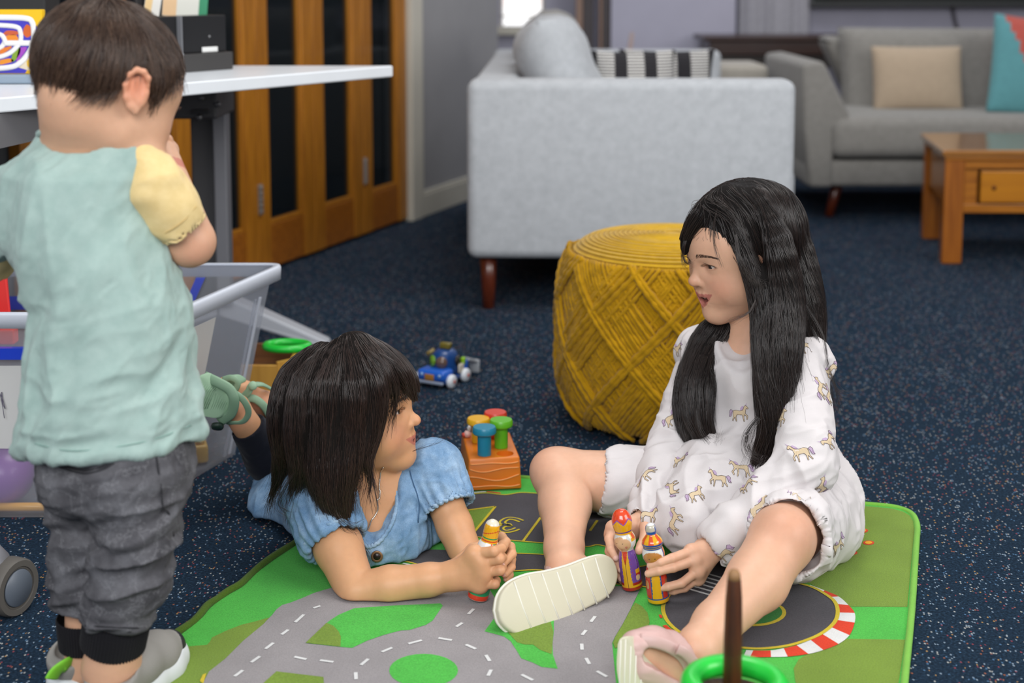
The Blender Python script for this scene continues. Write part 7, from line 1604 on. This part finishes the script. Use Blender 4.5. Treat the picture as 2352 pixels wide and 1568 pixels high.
def frill(c, ax_, r, m, parent, n=110, amp=0.0022, w_=0.0042, wob=30):
    u_ = ax_.cross(Vector((0.2, 0.9, 0.3))).normalized(); v_ = ax_.cross(u_); pts = []
    for i in range(n): a = 2*PI*i/n; rr_ = r+amp*math.sin(a*wob); pts.append(c+(u_*math.cos(a)+v_*math.sin(a))*rr_+ax_*(0.0016*math.sin(a*wob+1)))
    return obj('frilled_hem', tube(pts, w_, 8, closed=True, flat=0.55), m, parent)
M_denl = denim('denim_edge', '#90aecb', '#bed1e2', '#587c9f')
frill(shRA+axR*0.077, axR, 0.0475, M_denl, dressA); frill(shLA+axL*0.063, axL, 0.0425, M_denl, dressA, amp=0.0018)
tA = bvh(dressA.data); oA = woff(dressA)
def onA(px, py, off):
    h_ = tA.ray_cast(Vector((0, 0, CAM_H))-oA, ray(px, py).normalized()); return (h_[0]+oA+h_[1]*off) if h_[0] is not None else None
nk = [(894, 1090), (908, 1120), (913, 1150), (906, 1185), (893, 1215), (874, 1240), (852, 1254), (832, 1250), (812, 1232), (798, 1212)]
pts = spline([q for q in [onA(x, y, 0.001) for x, y in nk] if q is not None and 2.0 < q.y < 2.22], 8); pts = [p+Vector((0, 0, 0.0012*math.sin(i*1.9))) for i, p in enumerate(pts)]
obj('neck_binding', tube(pts, 0.0034, 8), M_denl, dressA)
st_ = None
for ln in ([(945, 1020), (938, 1060), (946, 1100), (962, 1150), (960, 1200)], [(915, 1082), (935, 1070), (950, 1062)], [(842, 1262), (850, 1290), (842, 1320)], [(890, 1248), (893, 1275), (880, 1305)]):
    q = [p for p in [onA(x, y, 0.0005) for x, y in ln] if p is not None]
    if len(q) > 2: st_ = tube(spline(q, 5), 0.0009, 5, st_)
obj('seam', st_, mat('dark_denim_thread', '#3a5a7c', 0.9), dressA)
for x, y in ((866, 1277), (853, 1303)):
    h_ = tA.ray_cast(Vector((0, 0, CAM_H))-oA, ray(x, y).normalized())
    if h_[0] is None: continue
    M = frame(h_[0]+oA, h_[1]); bt = obj('button', lathe([(0, 0.0005), (0.0088, 0.0005), (0.0092, 0.002), (0.0082, 0.0032), (0.006, 0.0024), (0, 0.0022)], 24, M), mat('button_bronze', '#8a6a4c', 0.35, metal=0.5), dressA)
    obj('button_centre', lathe([(0, 0.0026), (0.0056, 0.0025), (0.0050, 0.0034), (0, 0.0036)], 20, M), mat('button_dark', '#241c1a', 0.3), bt)
# necklace
ch = spline([P(884, 1098, 2.12), P(886, 1140, 2.105), P(880, 1195, 2.10), P(868, 1240, 2.10), P(848, 1250, 2.105), P(826, 1222, 2.11), P(810, 1180, 2.12)], 9)
cs_ = [list(surf(SA, [A3(p)], 8)[0]) for p in ch]; cs_ = [Vector(p)+Vector(list(SA.grad(np.array([p], f32))[0]))*0.0012 for p in cs_]
cb2 = tube(spline(cs_, 3), [0.0009*(1+0.35*(i % 2)) for i in range(len(spline(cs_, 3)))], 6)
obj('necklace', cb2, mat('silver_chain', '#d8d2c8', 0.2, metal=0.9), ga_)
# hair
M_hairA = hairmat('dark_bob_hair', '#120c0a', '#3e2c25', 0.28, 0.65); M_hairAs = mat('dark_bob_hair_mass', '#120d0b', 0.75, 0.1, spec=0.15)
XA = Shape(); XA.ball(HA.at(0, -0.016, 0.028), [0.0800*kA, 0.0965*kA, 0.0815*kA], 0.0, 'add', HA.R)
FA = Shape(); FA.ball(HA.at(0, 0.085, -0.020), [0.064*kA, 0.066*kA, 0.066*kA], 0, 'add', HA.R); FA.ball(HA.at(0, 0.055, -0.075), [0.066*kA, 0.064*kA, 0.07*kA], 0.02, 'add', HA.R); FA.ball(HA.at(0.058, 0.046, -0.045), [0.034*kA, 0.044*kA, 0.062*kA], 0.02, 'add', HA.R); XA.sub(FA, 0, 0.006)
GA = [([(735, 802, 2.17), (672, 865, 2.15), (652, 955, 2.13), (655, 1040, 2.13), (634, 1108, 2.14)], [0.008, 0.020, 0.024, 0.018, 0.003]),
      ([(770, 795, 2.13), (705, 880, 2.105), (694, 985, 2.095), (698, 1070, 2.095), (680, 1120, 2.10)], [0.008, 0.022, 0.026, 0.020, 0.004]),
      ([(795, 792, 2.12), (760, 880, 2.09), (748, 985, 2.085), (746, 1075, 2.078), (764, 1150, 2.070), (806, 1212, 2.070)], [0.008, 0.022, 0.026, 0.026, 0.016, 0.003]),
      ([(812, 792, 2.12), (818, 880, 2.085), (808, 980, 2.083), (795, 1065, 2.075), (782, 1135, 2.070), (795, 1195, 2.070)], [0.008, 0.020, 0.024, 0.022, 0.014, 0.003]),
      ([(826, 792, 2.12), (862, 862, 2.090), (866, 930, 2.088), (850, 1000, 2.086), (838, 1048, 2.080), (846, 1080, 2.080)], [0.006, 0.013, 0.014, 0.013, 0.008, 0.002]),
      ([(815, 787, 2.14), (876, 812, 2.125), (922, 856, 2.12), (946, 905, 2.125)], [0.008, 0.014, 0.012, 0.003]),
      ([(830, 800, 2.12), (876, 838, 2.102), (898, 876, 2.100), (905, 912, 2.102)], [0.006, 0.009, 0.006, 0.002]),
      ([(840, 792, 2.19), (900, 826, 2.19), (938, 872, 2.18), (950, 912, 2.18)], [0.008, 0.014, 0.012, 0.003]),
      ([(700, 900, 2.22), (690, 1000, 2.23), (700, 1080, 2.23)], [0.035, 0.035, 0.015])]
gA = []
for g_, r_ in GA:
    pts = [P(*q) for q in g_]; XA.lock(pts, r_, 0.030, 0.010); gA.append(pts)
V, Q = XA.mesh(0.0032); V = relax(V, Q, 9); V = fold_out(V, Q, 0.0008*fold(V, dirs((0, 0, 1)), (6, 110, 110), 71, 0.5))
hairA = obj('hair', npmesh('hair', V, Q), M_hairAs, ga_)
cr_ = HA.at(0.0, -0.030, 0.112)
for a in range(0, 360, 20):
    s_, c_ = math.sin(math.radians(a)), math.cos(math.radians(a)); gA.append([cr_, HA.at(0.045*s_, -0.03+0.05*c_, 0.103), HA.at(0.080*s_, -0.022+0.088*c_, 0.055), HA.at(0.087*s_, -0.018+0.098*c_, 0.0), HA.at(0.088*s_, -0.02+0.098*c_, -0.05)])
stA = off_face(groom(XA, pick_roots(V, 10500, 81), gA, 0.075, 12, (0.0002, 0.002), 0.09, 82, wave=0.02), HA, 0.014, 0.046, 0.058); curves_obj('hair_strands', stA, 0.00030, M_hairA, hairA)
low = V[:, 2] < HA.o.z-0.03; stA = groom(XA, pick_roots(V, 2200, 83, low), gA, 0.075, 12, (0.001, 0.005), 0.25, 84, wave=0.35, droop=0.25); stA = off_face(stA, HA, 0.02); curves_obj('hair_wisps', stA, 0.00018, M_hairA, hairA)
for i, l_ in enumerate(([(836, 798, 2.10), (874, 830, 2.085), (890, 866, 2.080), (895, 905, 2.085)], [(830, 800, 2.10), (860, 840, 2.08), (876, 876, 2.078), (878, 915, 2.08)], [(826, 800, 2.10), (848, 850, 2.078), (858, 895, 2.076), (860, 950, 2.078)], [(845, 795, 2.11), (900, 830, 2.095), (928, 866, 2.095), (938, 908, 2.10)], [(700, 1060, 2.08), (660, 1110, 2.08), (640, 1160, 2.09), (668, 1180, 2.09)], [(760, 1140, 2.06), (775, 1190, 2.055), (808, 1215, 2.055), (830, 1212, 2.055)])):
    lock(l_, 26 if i < 4 else 34, 0.0022 if i < 4 else 0.005, 0.00017, M_hairA, hairA, 90+i)
lock([(948, 1036, 2.13), (962, 1030, 2.12), (1005, 1016, 2.11), (1038, 985, 2.11)], 7, 0.0008, 0.00015, M_hairA, hairA, 97)
# sandals
M_sg = mat('sage_rubber', '#88a98c', 0.5, 0.05); M_sgl = mat('sage_rubber_pale', '#97b89a', 0.5, 0.05)
s1_ = bpy.data.objects.new('sandal', None); COL.objects.link(s1_); s1_.parent = ga_; OFF[s1_.name] = woff(ga_)
YS = lambda x, y: 2.322+(x-470)*0.00025+(910-y)*0.00015
slab([(424, 893), (438, 876), (455, 864), (470, 868), (481, 886), (488, 894), (500, 891), (512, 897), (518, 908), (527, 922), (517, 945), (500, 961), (478, 960), (454, 955), (437, 951), (430, 920)], YS, Vector((0.013, 0.012, 0.004)), 'sole', M_sgl, s1_, 0.003, 3)
rb_ = None
for i in range(9): x = 434+i*5.2; rb_ = tube([P(x, 946-i*1.0, YS(x, 946)-0.0003), P(x+17, 900-i*0.5, YS(x+17, 905)-0.0003), P(x+26, 880+i*1.6, YS(x+26, 880)-0.0003)], 0.0006, 5, rb_)
for i in range(7): x = 484+i*5.0; rb_ = tube([P(x-6, 955, YS(x, 955)-0.0003), P(x+6, 925, YS(x+6, 925)-0.0003), P(x+12, 903+i*2.5, YS(x+12, 905)-0.0003)], 0.0006, 5, rb_)
obj('sole_ridge', rb_, M_sg, s1_)
band([(470, 864, 2.342), (500, 878, 2.330), (528, 895, 2.325), (538, 920, 2.322), (530, 950, 2.328), (505, 968, 2.335)], 0.0090, 0.0030, M_sg, s1_)
band([(520, 896, 2.330), (548, 908, 2.326), (566, 930, 2.328), (570, 952, 2.335), (554, 970, 2.34), (520, 970, 2.345)], 0.0055, 0.0022, M_sg, s1_)
obj('buckle', lathe([(0, 0), (0.010, 0), (0.011, 0.004), (0.009, 0.008), (0, 0.009)], 16, frame(P(500, 974, 2.335), (0, -0.6, -0.8))), mat('buckle_dark_green', '#24382f', 0.4), s1_)
s2_ = bpy.data.objects.new('sandal', None); COL.objects.link(s2_); s2_.parent = ga_; OFF[s2_.name] = woff(ga_)
slab([(498, 878), (512, 870), (530, 868), (545, 876), (548, 884), (540, 888), (520, 890), (505, 900)], lambda x, y: 2.405+(x-520)*0.0002, Vector((0.012, 0.014, 0.004)), 'sole', M_sg, s2_, 0.003)
band([(512, 872, 2.405), (532, 868, 2.400), (546, 880, 2.400), (534, 905, 2.400)], 0.0060, 0.0024, M_sg, s2_)
band([(552, 918, 2.402), (570, 900, 2.400), (578, 886, 2.405), (600, 882, 2.420), (622, 892, 2.440)], 0.0070, 0.0026, M_sg, s2_)
band([(556, 916, 2.402), (582, 915, 2.402), (604, 930, 2.404), (620, 955, 2.415), (628, 970, 2.43)], 0.0070, 0.0026, M_sg, s2_)
obj('buckle', lathe([(0, 0), (0.0075, 0), (0.0080, 0.003), (0.006, 0.006), (0, 0.0065)], 16, frame(P(581, 886, 2.396), (0, -0.9, 0.4))), M_sgl, s2_)
# ================================================================== STANDING BOY (seen from behind)
HC = HeadFrame(math.radians(138), math.radians(24), 0, 0.955); HC.place((0.0760, -0.016, -0.004), P(313, 208, 1.655)); kC = HC.k
BY = 1.70
nkC = P(208, 330, 1.725); shRC, shLC = P(322, 392, 1.695), P(40, 468, 1.73); elC, haC = P(436, 555, 1.725), P(374, 356, 1.800)
gc_ = thing('person', 'standing toddler boy seen from behind, short brown hair, mint shirt and grey jeans', 'person', (P(230, 1500, 1.68).x, 1.70, 0))
SCs = Shape(); head_shape(SCs, HC, smile=0.0, mouth=0.0, cheek=1.15); ear_shape(SCs, HC, 1); ear_shape(SCs, HC, -1)
SCs.cone(HC.at(0, -0.030, -0.040), nkC, 0.043, 0.050, 0.022); SCs.cone(HC.at(0, -0.055, -0.030), nkC+Vector((-0.01, -0.01, 0)), 0.030, 0.040, 0.025)
pel = P(240, 1060, 1.69)
SCs.cone(nkC+Vector((0, 0, -0.03)), pel, 0.058, 0.052, 0.02); SCs.cone(nkC+Vector((0, 0, -0.02)), shRC, 0.035, 0.034, 0.02); SCs.cone(nkC+Vector((0, 0, -0.02)), shLC, 0.035, 0.034, 0.02)
SCs.chain([shRC, elC], [0.028, 0.0300], 0.01); SCs.chain([elC, haC], [0.0310, 0.0195], 0.006); SCs.chain([shLC, P(-30, 600, 1.80), P(60, 560, 1.90)], [0.032, 0.028, 0.020], 0.01)
fC = [pq([(378, 338, 1.812), (372, 316, 1.800), (358, 312, 1.802), (348, 322, 1.812)]), pq([(386, 346, 1.818), (382, 322, 1.808), (370, 316, 1.812), (356, 324, 1.822)]), pq([(384, 360, 1.822), (386, 340, 1.815), (376, 330, 1.822), (364, 336, 1.83)]), pq([(378, 372, 1.826), (384, 356, 1.82), (376, 346, 1.83), (366, 348, 1.838)])]
hand(SCs, haC, 0.0185, [f[0] for f in fC], fC, [0.0078, 0.0078, 0.0074, 0.0066], pq([(362, 356, 1.80), (354, 338, 1.798), (348, 326, 1.805)]), 0.0076, palm_r=0.0115)
kR, aR = P(312, 1275, 1.670), P(256, 1530, 1.700); kL, aL = P(196, 1280, 1.735), P(196, 1530, 1.745); hR, hL = P(305, 1085, 1.665), P(200, 1090, 1.72)
SCs.chain([pel, hR, kR, aR, aR+Vector((0.004, 0.012, -0.045))], [0.045, 0.030, 0.025, 0.0330, 0.029], 0.015); SCs.chain([pel, hL, kL, aL], [0.045, 0.028, 0.024, 0.026], 0.015)
V, Q = SCs.mesh(0.0024); V = relax(V, Q, 1); me = npmesh('body', V, Q)
eC = A3(P(305, 214, 1.655)); fc = A3(P(370, 335, 1.81))
refine(me, lambda c: (np.linalg.norm(c-eC, axis=1) < 0.045) | (np.linalg.norm(c-fc, axis=1) < 0.035), SCs)
bodyC = obj('body', me, M_skin, gc_); Vw = verts_np(bodyC.data)+A3(woff(bodyC)); cC = face_paint(Vw, None, HC, '#d2a486', '#b8685c', 0, 0, blush=0.4)
for c_, r_, a_ in [(elC+Vector((0.012, -0.02, -0.012)), 0.03, 0.3), (fC[0][1], 0.010, 0.12)]:
    m_ = np.clip(np.exp(-((Vw-A3(c_))**2).sum(1)/(r_*r_))*a_, 0, 1)[:, None]; cC = cC*(1-m_)+lin('#c9806a')*m_
setcol(bodyC.data, cC); eyes(HC, bodyC, (0, -0.5)); brows_lashes(HC, SCs, bodyC, '#4a3226', 0.4, sides=(1,))
# jeans
def jean():
    t = NT('washed_grey_denim'); v = t.coord('Object'); n = t.noise(v, 17, 6, 0.65); n2 = t.noise(v, 800, 2)
    vo = t.n('ShaderNodeTexVoronoi', i_Scale=15.0); vo.feature = 'DISTANCE_TO_EDGE'; vv = t.n('ShaderNodeMix', data_type='VECTOR'); vv.inputs[0].default_value = 0.12; t.l(t.coord('Object', (1, 1, 1.7)), vv.inputs[4]); t.l(n.outputs['Color'], vv.inputs[5]); t.l(vv.outputs[1], vo.inputs['Vector'])
    base = t.ramp(n.outputs[0], [(0.30, srgb('#444347')), (0.52, srgb('#605f63')), (0.74, srgb('#7c7c81'))]); cr = t.ramp(vo.outputs['Distance'], [(0.0, (1, 1, 1, 1)), (0.022, (0, 0, 0, 1))])
    f_ = t.n('ShaderNodeMath', operation='MULTIPLY'); t.l(cr, f_.inputs[0]); f_.inputs[1].default_value = 0.25
    mx = t.n('ShaderNodeMix', data_type='RGBA'); t.l(f_.outputs[0], mx.inputs[0]); t.l(base, mx.inputs[6]); mx.inputs[7].default_value = srgb('#b4b4b8')
    m2 = t.n('ShaderNodeMix', data_type='RGBA', blend_type='MULTIPLY'); m2.inputs[0].default_value = 1.0; t.l(mx.outputs[2], m2.inputs[6]); t.l(t.ramp(n2.outputs[0], [(0.3, (0.78,)*3+(1,)), (0.7, (1, 1, 1, 1))]), m2.inputs[7])
    t.l(m2.outputs[2], t.b.inputs['Base Color']); t.b.inputs['Roughness'].default_value = 0.95; t.b.inputs['Specular IOR Level'].default_value = 0.1; t.bump(n2.outputs[0], 0.3, 0.0005); return t.m
M_jean = jean(); M_rib = fabric('black_rib_knit', '#17161a', 1500, 0.1, 0.95, 0.3, 0.05)
JN = Shape(); JN.loft([(P(0, 1120, BY).z, P(250, 0, BY).x, BY, 0.082, 0.068), (P(0, 1060, BY).z, P(246, 0, BY).x, BY, 0.088, 0.074), (P(0, 980, BY).z, P(240, 0, BY).x, BY, 0.086, 0.074)])
JN.ball(P(300, 1085, 1.655), 0.052, 0.03); JN.ball(P(190, 1085, 1.69), 0.050, 0.03)
JN.chain([hR, P(315, 1205, 1.668), P(298, 1320, 1.678), P(274, 1400, 1.690), P(266, 1470, 1.698)], [0.052, 0.0475, 0.0430, 0.0400, 0.0385], 0.02, kin=0.012)
JN.chain([hL, P(205, 1205, 1.722), P(198, 1320, 1.730), P(194, 1400, 1.738), P(196, 1470, 1.744)], [0.050, 0.0440, 0.0415, 0.0370, 0.0350], 0.02, kin=0.012)
UPZ = Vector((0, 0, 0.019)); JN.plane(P(266, 1451, 1.700)+UPZ, (0, 0, -1), 0.003)
def dispJ(V):
    leg = np.clip((0.36-V[:, 2])/0.1, 0, 1); knee = np.exp(-((V[:, 2]-0.215)/0.09)**2)
    return (0.0030+0.0050*knee)*fold(V, dirs((1, 0.2, 0.25)), (9, 20, 52), 101, 0.9)*(0.5+0.5*leg)+0.0016*fold(V, dirs((0.7, 0, 0.7)), (16, 60, 60), 102, 0.7)
cloth_mesh('jeans', JN, 0.0026, M_jean, gc_, dispJ)
jeansO = [o for o in gc_.children if o.name.startswith('jeans')][0]
def ribcuff(pts, r0, r1):
    a, b_ = pts; ax_ = (b_-a).normalized(); u_ = ax_.cross(Vector((0, 1, 0))).normalized(); v_ = ax_.cross(u_); vs_, fs_ = [], []; n = 240; rows = [(0, r0*0.97), (0.06, r0), (0.5, (r0+r1)/2), (0.94, r1), (1.0, r1*0.98), (1.0, r1*0.93)]
    for t_, r_ in rows:
        c = a.lerp(b_, t_)
        for i in range(n): an = 2*PI*i/n; q = r_+0.0007*math.cos(an*60); vs_.append(c+(u_*math.cos(an)+v_*math.sin(an))*q)
    for k in range(len(rows)-1):
        for i in range(n): j = (i+1) % n; fs_.append((k*n+i, k*n+j, (k+1)*n+j, (k+1)*n+i))
    return obj('ribbed_cuff', (vs_, fs_), M_rib, jeansO)
ribcuff([P(272, 1444, 1.694)+UPZ, P(260, 1514, 1.700)+UPZ], 0.0410, 0.0398); ribcuff([P(196, 1446, 1.744)+UPZ, P(199, 1514, 1.746)+UPZ], 0.0352, 0.0335)
tJ = bvh(jeansO.data); oJ = woff(jeansO)
def onJ(px, py, off=0.0006, tr=None, oo=None):
    h_ = (tr or tJ).ray_cast(Vector((0, 0, CAM_H))-(oo or oJ), ray(px, py).normalized()); return (h_[0]+(oo or oJ)+h_[1]*off) if h_[0] is not None else None
st_ = None
for ln in ([(108, 1062), (150, 1076), (196, 1087), (235, 1078), (262, 1064)], [(100, 1058), (150, 1070), (196, 1080), (235, 1072), (258, 1060)], [(358, 1045), (364, 1085), (370, 1125), (374, 1165), (388, 1180), (398, 1230)], [(196, 1444), (240, 1447), (300, 1450), (342, 1450)], [(196, 1436), (240, 1439), (300, 1441), (344, 1441)], [(132, 1440), (165, 1446), (190, 1446)]):
    q = [onJ(*p) for p in ln]; q = [p for p in q if p is not None]
    if len(q) > 2: st_ = tube(spline(q, 5), 0.0010, 5, st_)
obj('stitched_seam', st_, mat('charcoal_thread', '#242428', 0.9), jeansO)
# shirt
zs_ = lambda y: P(0, y, BY).z
xs_ = lambda x: P(x, 0, BY).x
SHs = Shape(); SHs.loft([(zs_(y), xs_(c), BY+dy, hw*pxm(BY), b_) for (y, c, hw, b_, dy) in ((304, 196, 92, 0.050, 0.02), (325, 192, 112, 0.053, 0.015), (352, 182, 138, 0.057, 0.01), (400, 166, 164, 0.066, 0), (480, 166, 166, 0.072, 0), (560, 182, 180, 0.077, 0), (700, 232, 178, 0.083, 0), (850, 228, 187, 0.090, 0), (1000, 230, 212, 0.097, 0), (1080, 231, 221, 0.100, 0))])
SHs.cone(shLC, P(4, 520, 1.755), 0.042, 0.040, 0.03); SHs.cone(P(190, 330, 1.72), P(300, 360, 1.70), 0.040, 0.036, 0.03)
p0, p1, p2 = P(15, 1022, 1.70), P(447, 994, 1.70), P(185, 1058, 1.605); nH = (p1-p0).cross(p2-p0).normalized(); nH = -nH if nH.z > 0 else nH
SHs.plane(p0, nH, 0.003)
IN = Shape(); IN.loft([(zs_(y), xs_(c), BY, hw*pxm(BY)-0.006, b_-0.006) for (y, c, hw, b_) in ((1140, 231, 226, 0.104), (1000, 230, 212, 0.097), (960, 230, 190, 0.080))]); SHs.sub(IN, 0, 0.002)
NKs = Shape(); NKs.cone(nkC+Vector((0, 0.01, -0.005)), HC.at(0, -0.03, -0.04), 0.050, 0.056, 0.0); SHs.sub(NKs, 0, 0.003)
def dispS(V):
    d1 = dirs((0.55, 0.1, 0.62)); d2 = dirs((1, 0.1, 0.22)); lo_ = np.clip((0.62-V[:, 2])/0.25, 0, 1); side = np.clip((-0.50-V[:, 0])/0.06, 0, 1)
    return 0.0062*fold(V, d1, (5.5, 24, 24), 111, 0.9)*(0.45+0.55*lo_)+0.0040*fold(V, d2, (7, 36, 36), 112, 0.9)*lo_+0.0060*fold(V, dirs((0.1, 0, 1)), (4, 22, 22), 113, 0.8)*side+0.0009*fold(V, d1, (25, 90, 90), 114, 0.7)
M_mint = fabric('mint_jersey', '#98b0a9', 1400, 0.05, 0.95, 0.25, 0.15, 0.0004, mix='#a5bab3')
shirtC = cloth_mesh('shirt', SHs, 0.0028, M_mint, gc_, dispS)
SL = Shape(); SL.chain([P(318, 362, 1.690), P(352, 425, 1.692), P(385, 478, 1.700), P(414, 520, 1.708)], [0.0250, 0.0350, 0.0350, 0.0330], 0.0, kin=0.012)
axS = (P(414, 520, 1.708)-P(370, 464, 1.700)).normalized(); C = Shape(); e_ = P(414, 520, 1.708)-axS*0.001; C.cone(e_+axS*0.05, e_+axS*0.06, 0.05, 0.05); C.cone(e_-axS*0.02, e_+axS*0.03, 0.0305, 0.0315, 0); SL.sub(C, 0, 0.002)
M_yel = fabric('butter_jersey', '#dcc084', 1400, 0.05, 0.95, 0.25, 0.15, 0.0004, mix='#e6cd96')
SLL = Shape(); SLL.chain([P(8, 510, 1.752), P(-40, 600, 1.79)], [0.0405, 0.037]); SLL.plane(P(-38, 596, 1.79), P(-40, 600, 1.79)-P(8, 510, 1.752), 0.002); cloth_mesh('sleeve', SLL, 0.003, M_yel, shirtC, lambda V: 0.002*fold(V, dirs((0.75, 0.3, -0.1)), (9, 42, 42), 122, 0.8))
slv = cloth_mesh('sleeve', SL, 0.0026, M_yel, shirtC, lambda V: 0.0026*fold(V, dirs((0.75, 0.3, -0.1)), (9, 42, 42), 121, 0.8)); slv['label'] = 'butter yellow short sleeve'
tS = bvh(shirtC.data); oS = woff(shirtC); tSl = bvh(slv.data)
q = [onJ(x, y, 0.0004, tS, oS) for x, y in [(26, 1000), (80, 1018), (140, 1032), (200, 1034), (280, 1024), (360, 1006), (438, 976)]]; q = [p for p in q if p]
sm = tube(spline(q, 8), 0.0007, 5) if len(q) > 2 else None
q = [onJ(x, y, 0.0006, tS, oS) for x, y in [(78, 302), (110, 300), (150, 304), (190, 310), (230, 316)]]; q = [p for p in q if p]
if len(q) > 2: sm = tube(spline(q, 6), 0.0009, 5, sm)
obj('stitched_seam', sm, mat('mint_thread', '#86a69d', 0.9), shirtC)
q = [onJ(x, y, 0.0005, tSl, woff(slv)) for x, y in [(352, 546), (385, 532), (420, 508), (450, 474)]]; q = [p for p in q if p]
if len(q) > 2: obj('stitched_seam', tube(spline(q, 6), 0.0007, 5), mat('butter_thread', '#bfa36a', 0.9), slv)
col = P(203, 318, 1.718); axn = Vector((0.05, 0.26, 1)).normalized(); u_ = axn.cross(Vector((0, 1, 0))).normalized(); v_ = axn.cross(u_)
obj('collar', tube([col+(u_*math.cos(a)*0.0535+v_*math.sin(a)*0.0560) for a in [2*PI*i/64 for i in range(64)]], 0.0072, 10, closed=True, flat=0.7), M_mint, shirtC)
# hair
M_hairC = hairmat('short_brown_hair', '#2a1c16', '#5f4839', 0.36); M_hairCs = mat('short_brown_hair_mass', '#2c1e18', 0.8, 0.15, spec=0.15)
XC = Shape(); XC.ball(HC.at(0, -0.017, 0.026), [0.0795*kC, 0.0960*kC, 0.0805*kC], 0.0, 'add', HC.R)
XC.plane(HC.at(0, -0.085, -0.040), (HC.u*-1+HC.f*0.62), 0.004)
for s in (-1, 1): XC.cone(HC.at(s*0.066, 0.014, 0.036), HC.at(s*0.0690, 0.012, -0.002), 0.013*kC, 0.006*kC, 0.02)
FC = Shape(); FC.ball(HC.at(0, 0.088, -0.012), [0.070*kC, 0.052*kC, 0.066*kC], 0, 'add', HC.R); FC.ball(HC.at(0.078, -0.018, -0.006), [0.018*kC, 0.021*kC, 0.031*kC], 0.004, 'add', HC.R); FC.ball(HC.at(-0.078, -0.018, -0.006), [0.018*kC, 0.021*kC, 0.031*kC], 0.004, 'add', HC.R); XC.sub(FC, 0, 0.005)
V, Q = XC.mesh(0.0034); V = relax(V, Q, 2); V = fold_out(V, Q, 0.0010*fold(V, dirs(HC.u), (10, 60, 60), 131, 0.6))
hairC = obj('hair', npmesh('hair', V, Q), M_hairCs, gc_)
gC_ = []; wc = (0.012, -0.055, 0.098)
for a in range(0, 360, 24):
    s_, c_ = math.sin(math.radians(a)), math.cos(math.radians(a)); tw = 0.020
    gC_.append([HC.at(*wc), HC.at(wc[0]*0.5+0.042*s_+tw*c_*0.5, -0.045+0.048*c_, 0.101), HC.at(0.080*s_+tw*0.4, -0.022+0.088*c_, 0.055), HC.at(0.085*s_+0.006, -0.018+0.098*c_+0.006*abs(s_), 0.0), HC.at(0.080*s_, -0.02+0.094*c_+0.012*abs(s_), -0.05)])
stC = groom(XC, pick_roots(V, 9500, 141), gC_, 0.040, 9, (0.0006, 0.0055), 0.16, 142, wave=0.22); e_ = HC.local(stC.reshape(-1, 3)).reshape(stC.shape); stC = off_face(stC[~(e_[..., 2] < -0.052).any(1)], HC, 0.045, 0.055); curves_obj('hair_strands', stC, 0.00028, M_hairC, hairC)
# shoes
M_shoe = mat('grey_mesh_shoe', '#8d8a85', 0.8, 0.06, bump=0.5, bscale=700, bdist=0.0008); M_shs = mat('shoe_white_sole', '#d2d6d8', 0.5); M_toe = mat('shoe_black_toe', '#222226', 0.5); M_lime = mat('lime_tab', '#86d63a', 0.6)
def shoe(heel, toe, side):
    root = bpy.data.objects.new('shoe', None); COL.objects.link(root); root.parent = gc_; OFF[root.name] = woff(gc_)
    d = (toe-heel); d.z = 0; L = d.length; d.normalize(); w_ = Vector((-d.y, d.x, 0)); z = Vector((0, 0, 1)); at = lambda u, s, h: heel+d*(L*u)+w_*s+z*h
    U = Shape(); U.chain([at(0.16, 0, 0.040), at(0.45, 0, 0.040), at(0.72, 0, 0.031), at(0.90, 0, 0.026)], [0.031, 0.0305, 0.0300, 0.0235], 0.01); U.cone(at(0.12, 0, 0.045), at(0.16, 0, 0.052), 0.029, 0.029, 0.012); U.plane(at(0, 0, 0.018), (0, 0, -1), 0.002); U.plane(at(0.15, 0, 0.054), (z-d*0.28), 0.002)
    C = Shape(); C.cone(at(0.20, 0, 0.050), at(0.18, 0, 0.12), 0.0265, 0.029); U.sub(C, 0, 0.002)
    cloth_mesh('upper', U, 0.0026, M_shoe, root)
    T = Shape(); T.cone(at(0.72, 0, 0.031), at(0.90, 0, 0.026), 0.0304, 0.0242, 0.0); T.plane(at(0, 0, 0.018), (0, 0, -1), 0.001); T.plane(at(0.82, 0, 0.020), (d*-1+z*0.75), 0.001); cloth_mesh('toe_cap', T, 0.0026, M_toe, root)
    S_ = Shape(); S_.chain([at(0.13, 0, 0.012), at(0.5, 0, 0.010), at(0.76, 0, 0.011), at(0.90, 0, 0.013)], [0.0335, 0.0315, 0.0335, 0.0285], 0.01); S_.plane(at(0, 0, 0.026), (z-d*0.03), 0.003); S_.plane(at(0, 0, 0.001), (0, 0, -1), 0.003); cloth_mesh('sole', S_, 0.0026, M_shs, root)
    return root, at
shoe(G(232, 1668, 0.0), G(402, 1516, 0.0), 1)
hl_ = G(150, 1600, 0.0); shL, atL = shoe(hl_, hl_+Vector((0.035, 0.150, 0)), -1)
tb_ = spline([P(152, 1530, 1.728), P(160, 1525, 1.722), P(150, 1526, 1.712), P(130, 1540, 1.706), P(118, 1558, 1.704)], 6)
obj('pull_tab', tube(tb_, 0.0108, 10, flat=0.22, up=(-0.5, -0.3, 0.8)), M_lime, shL)
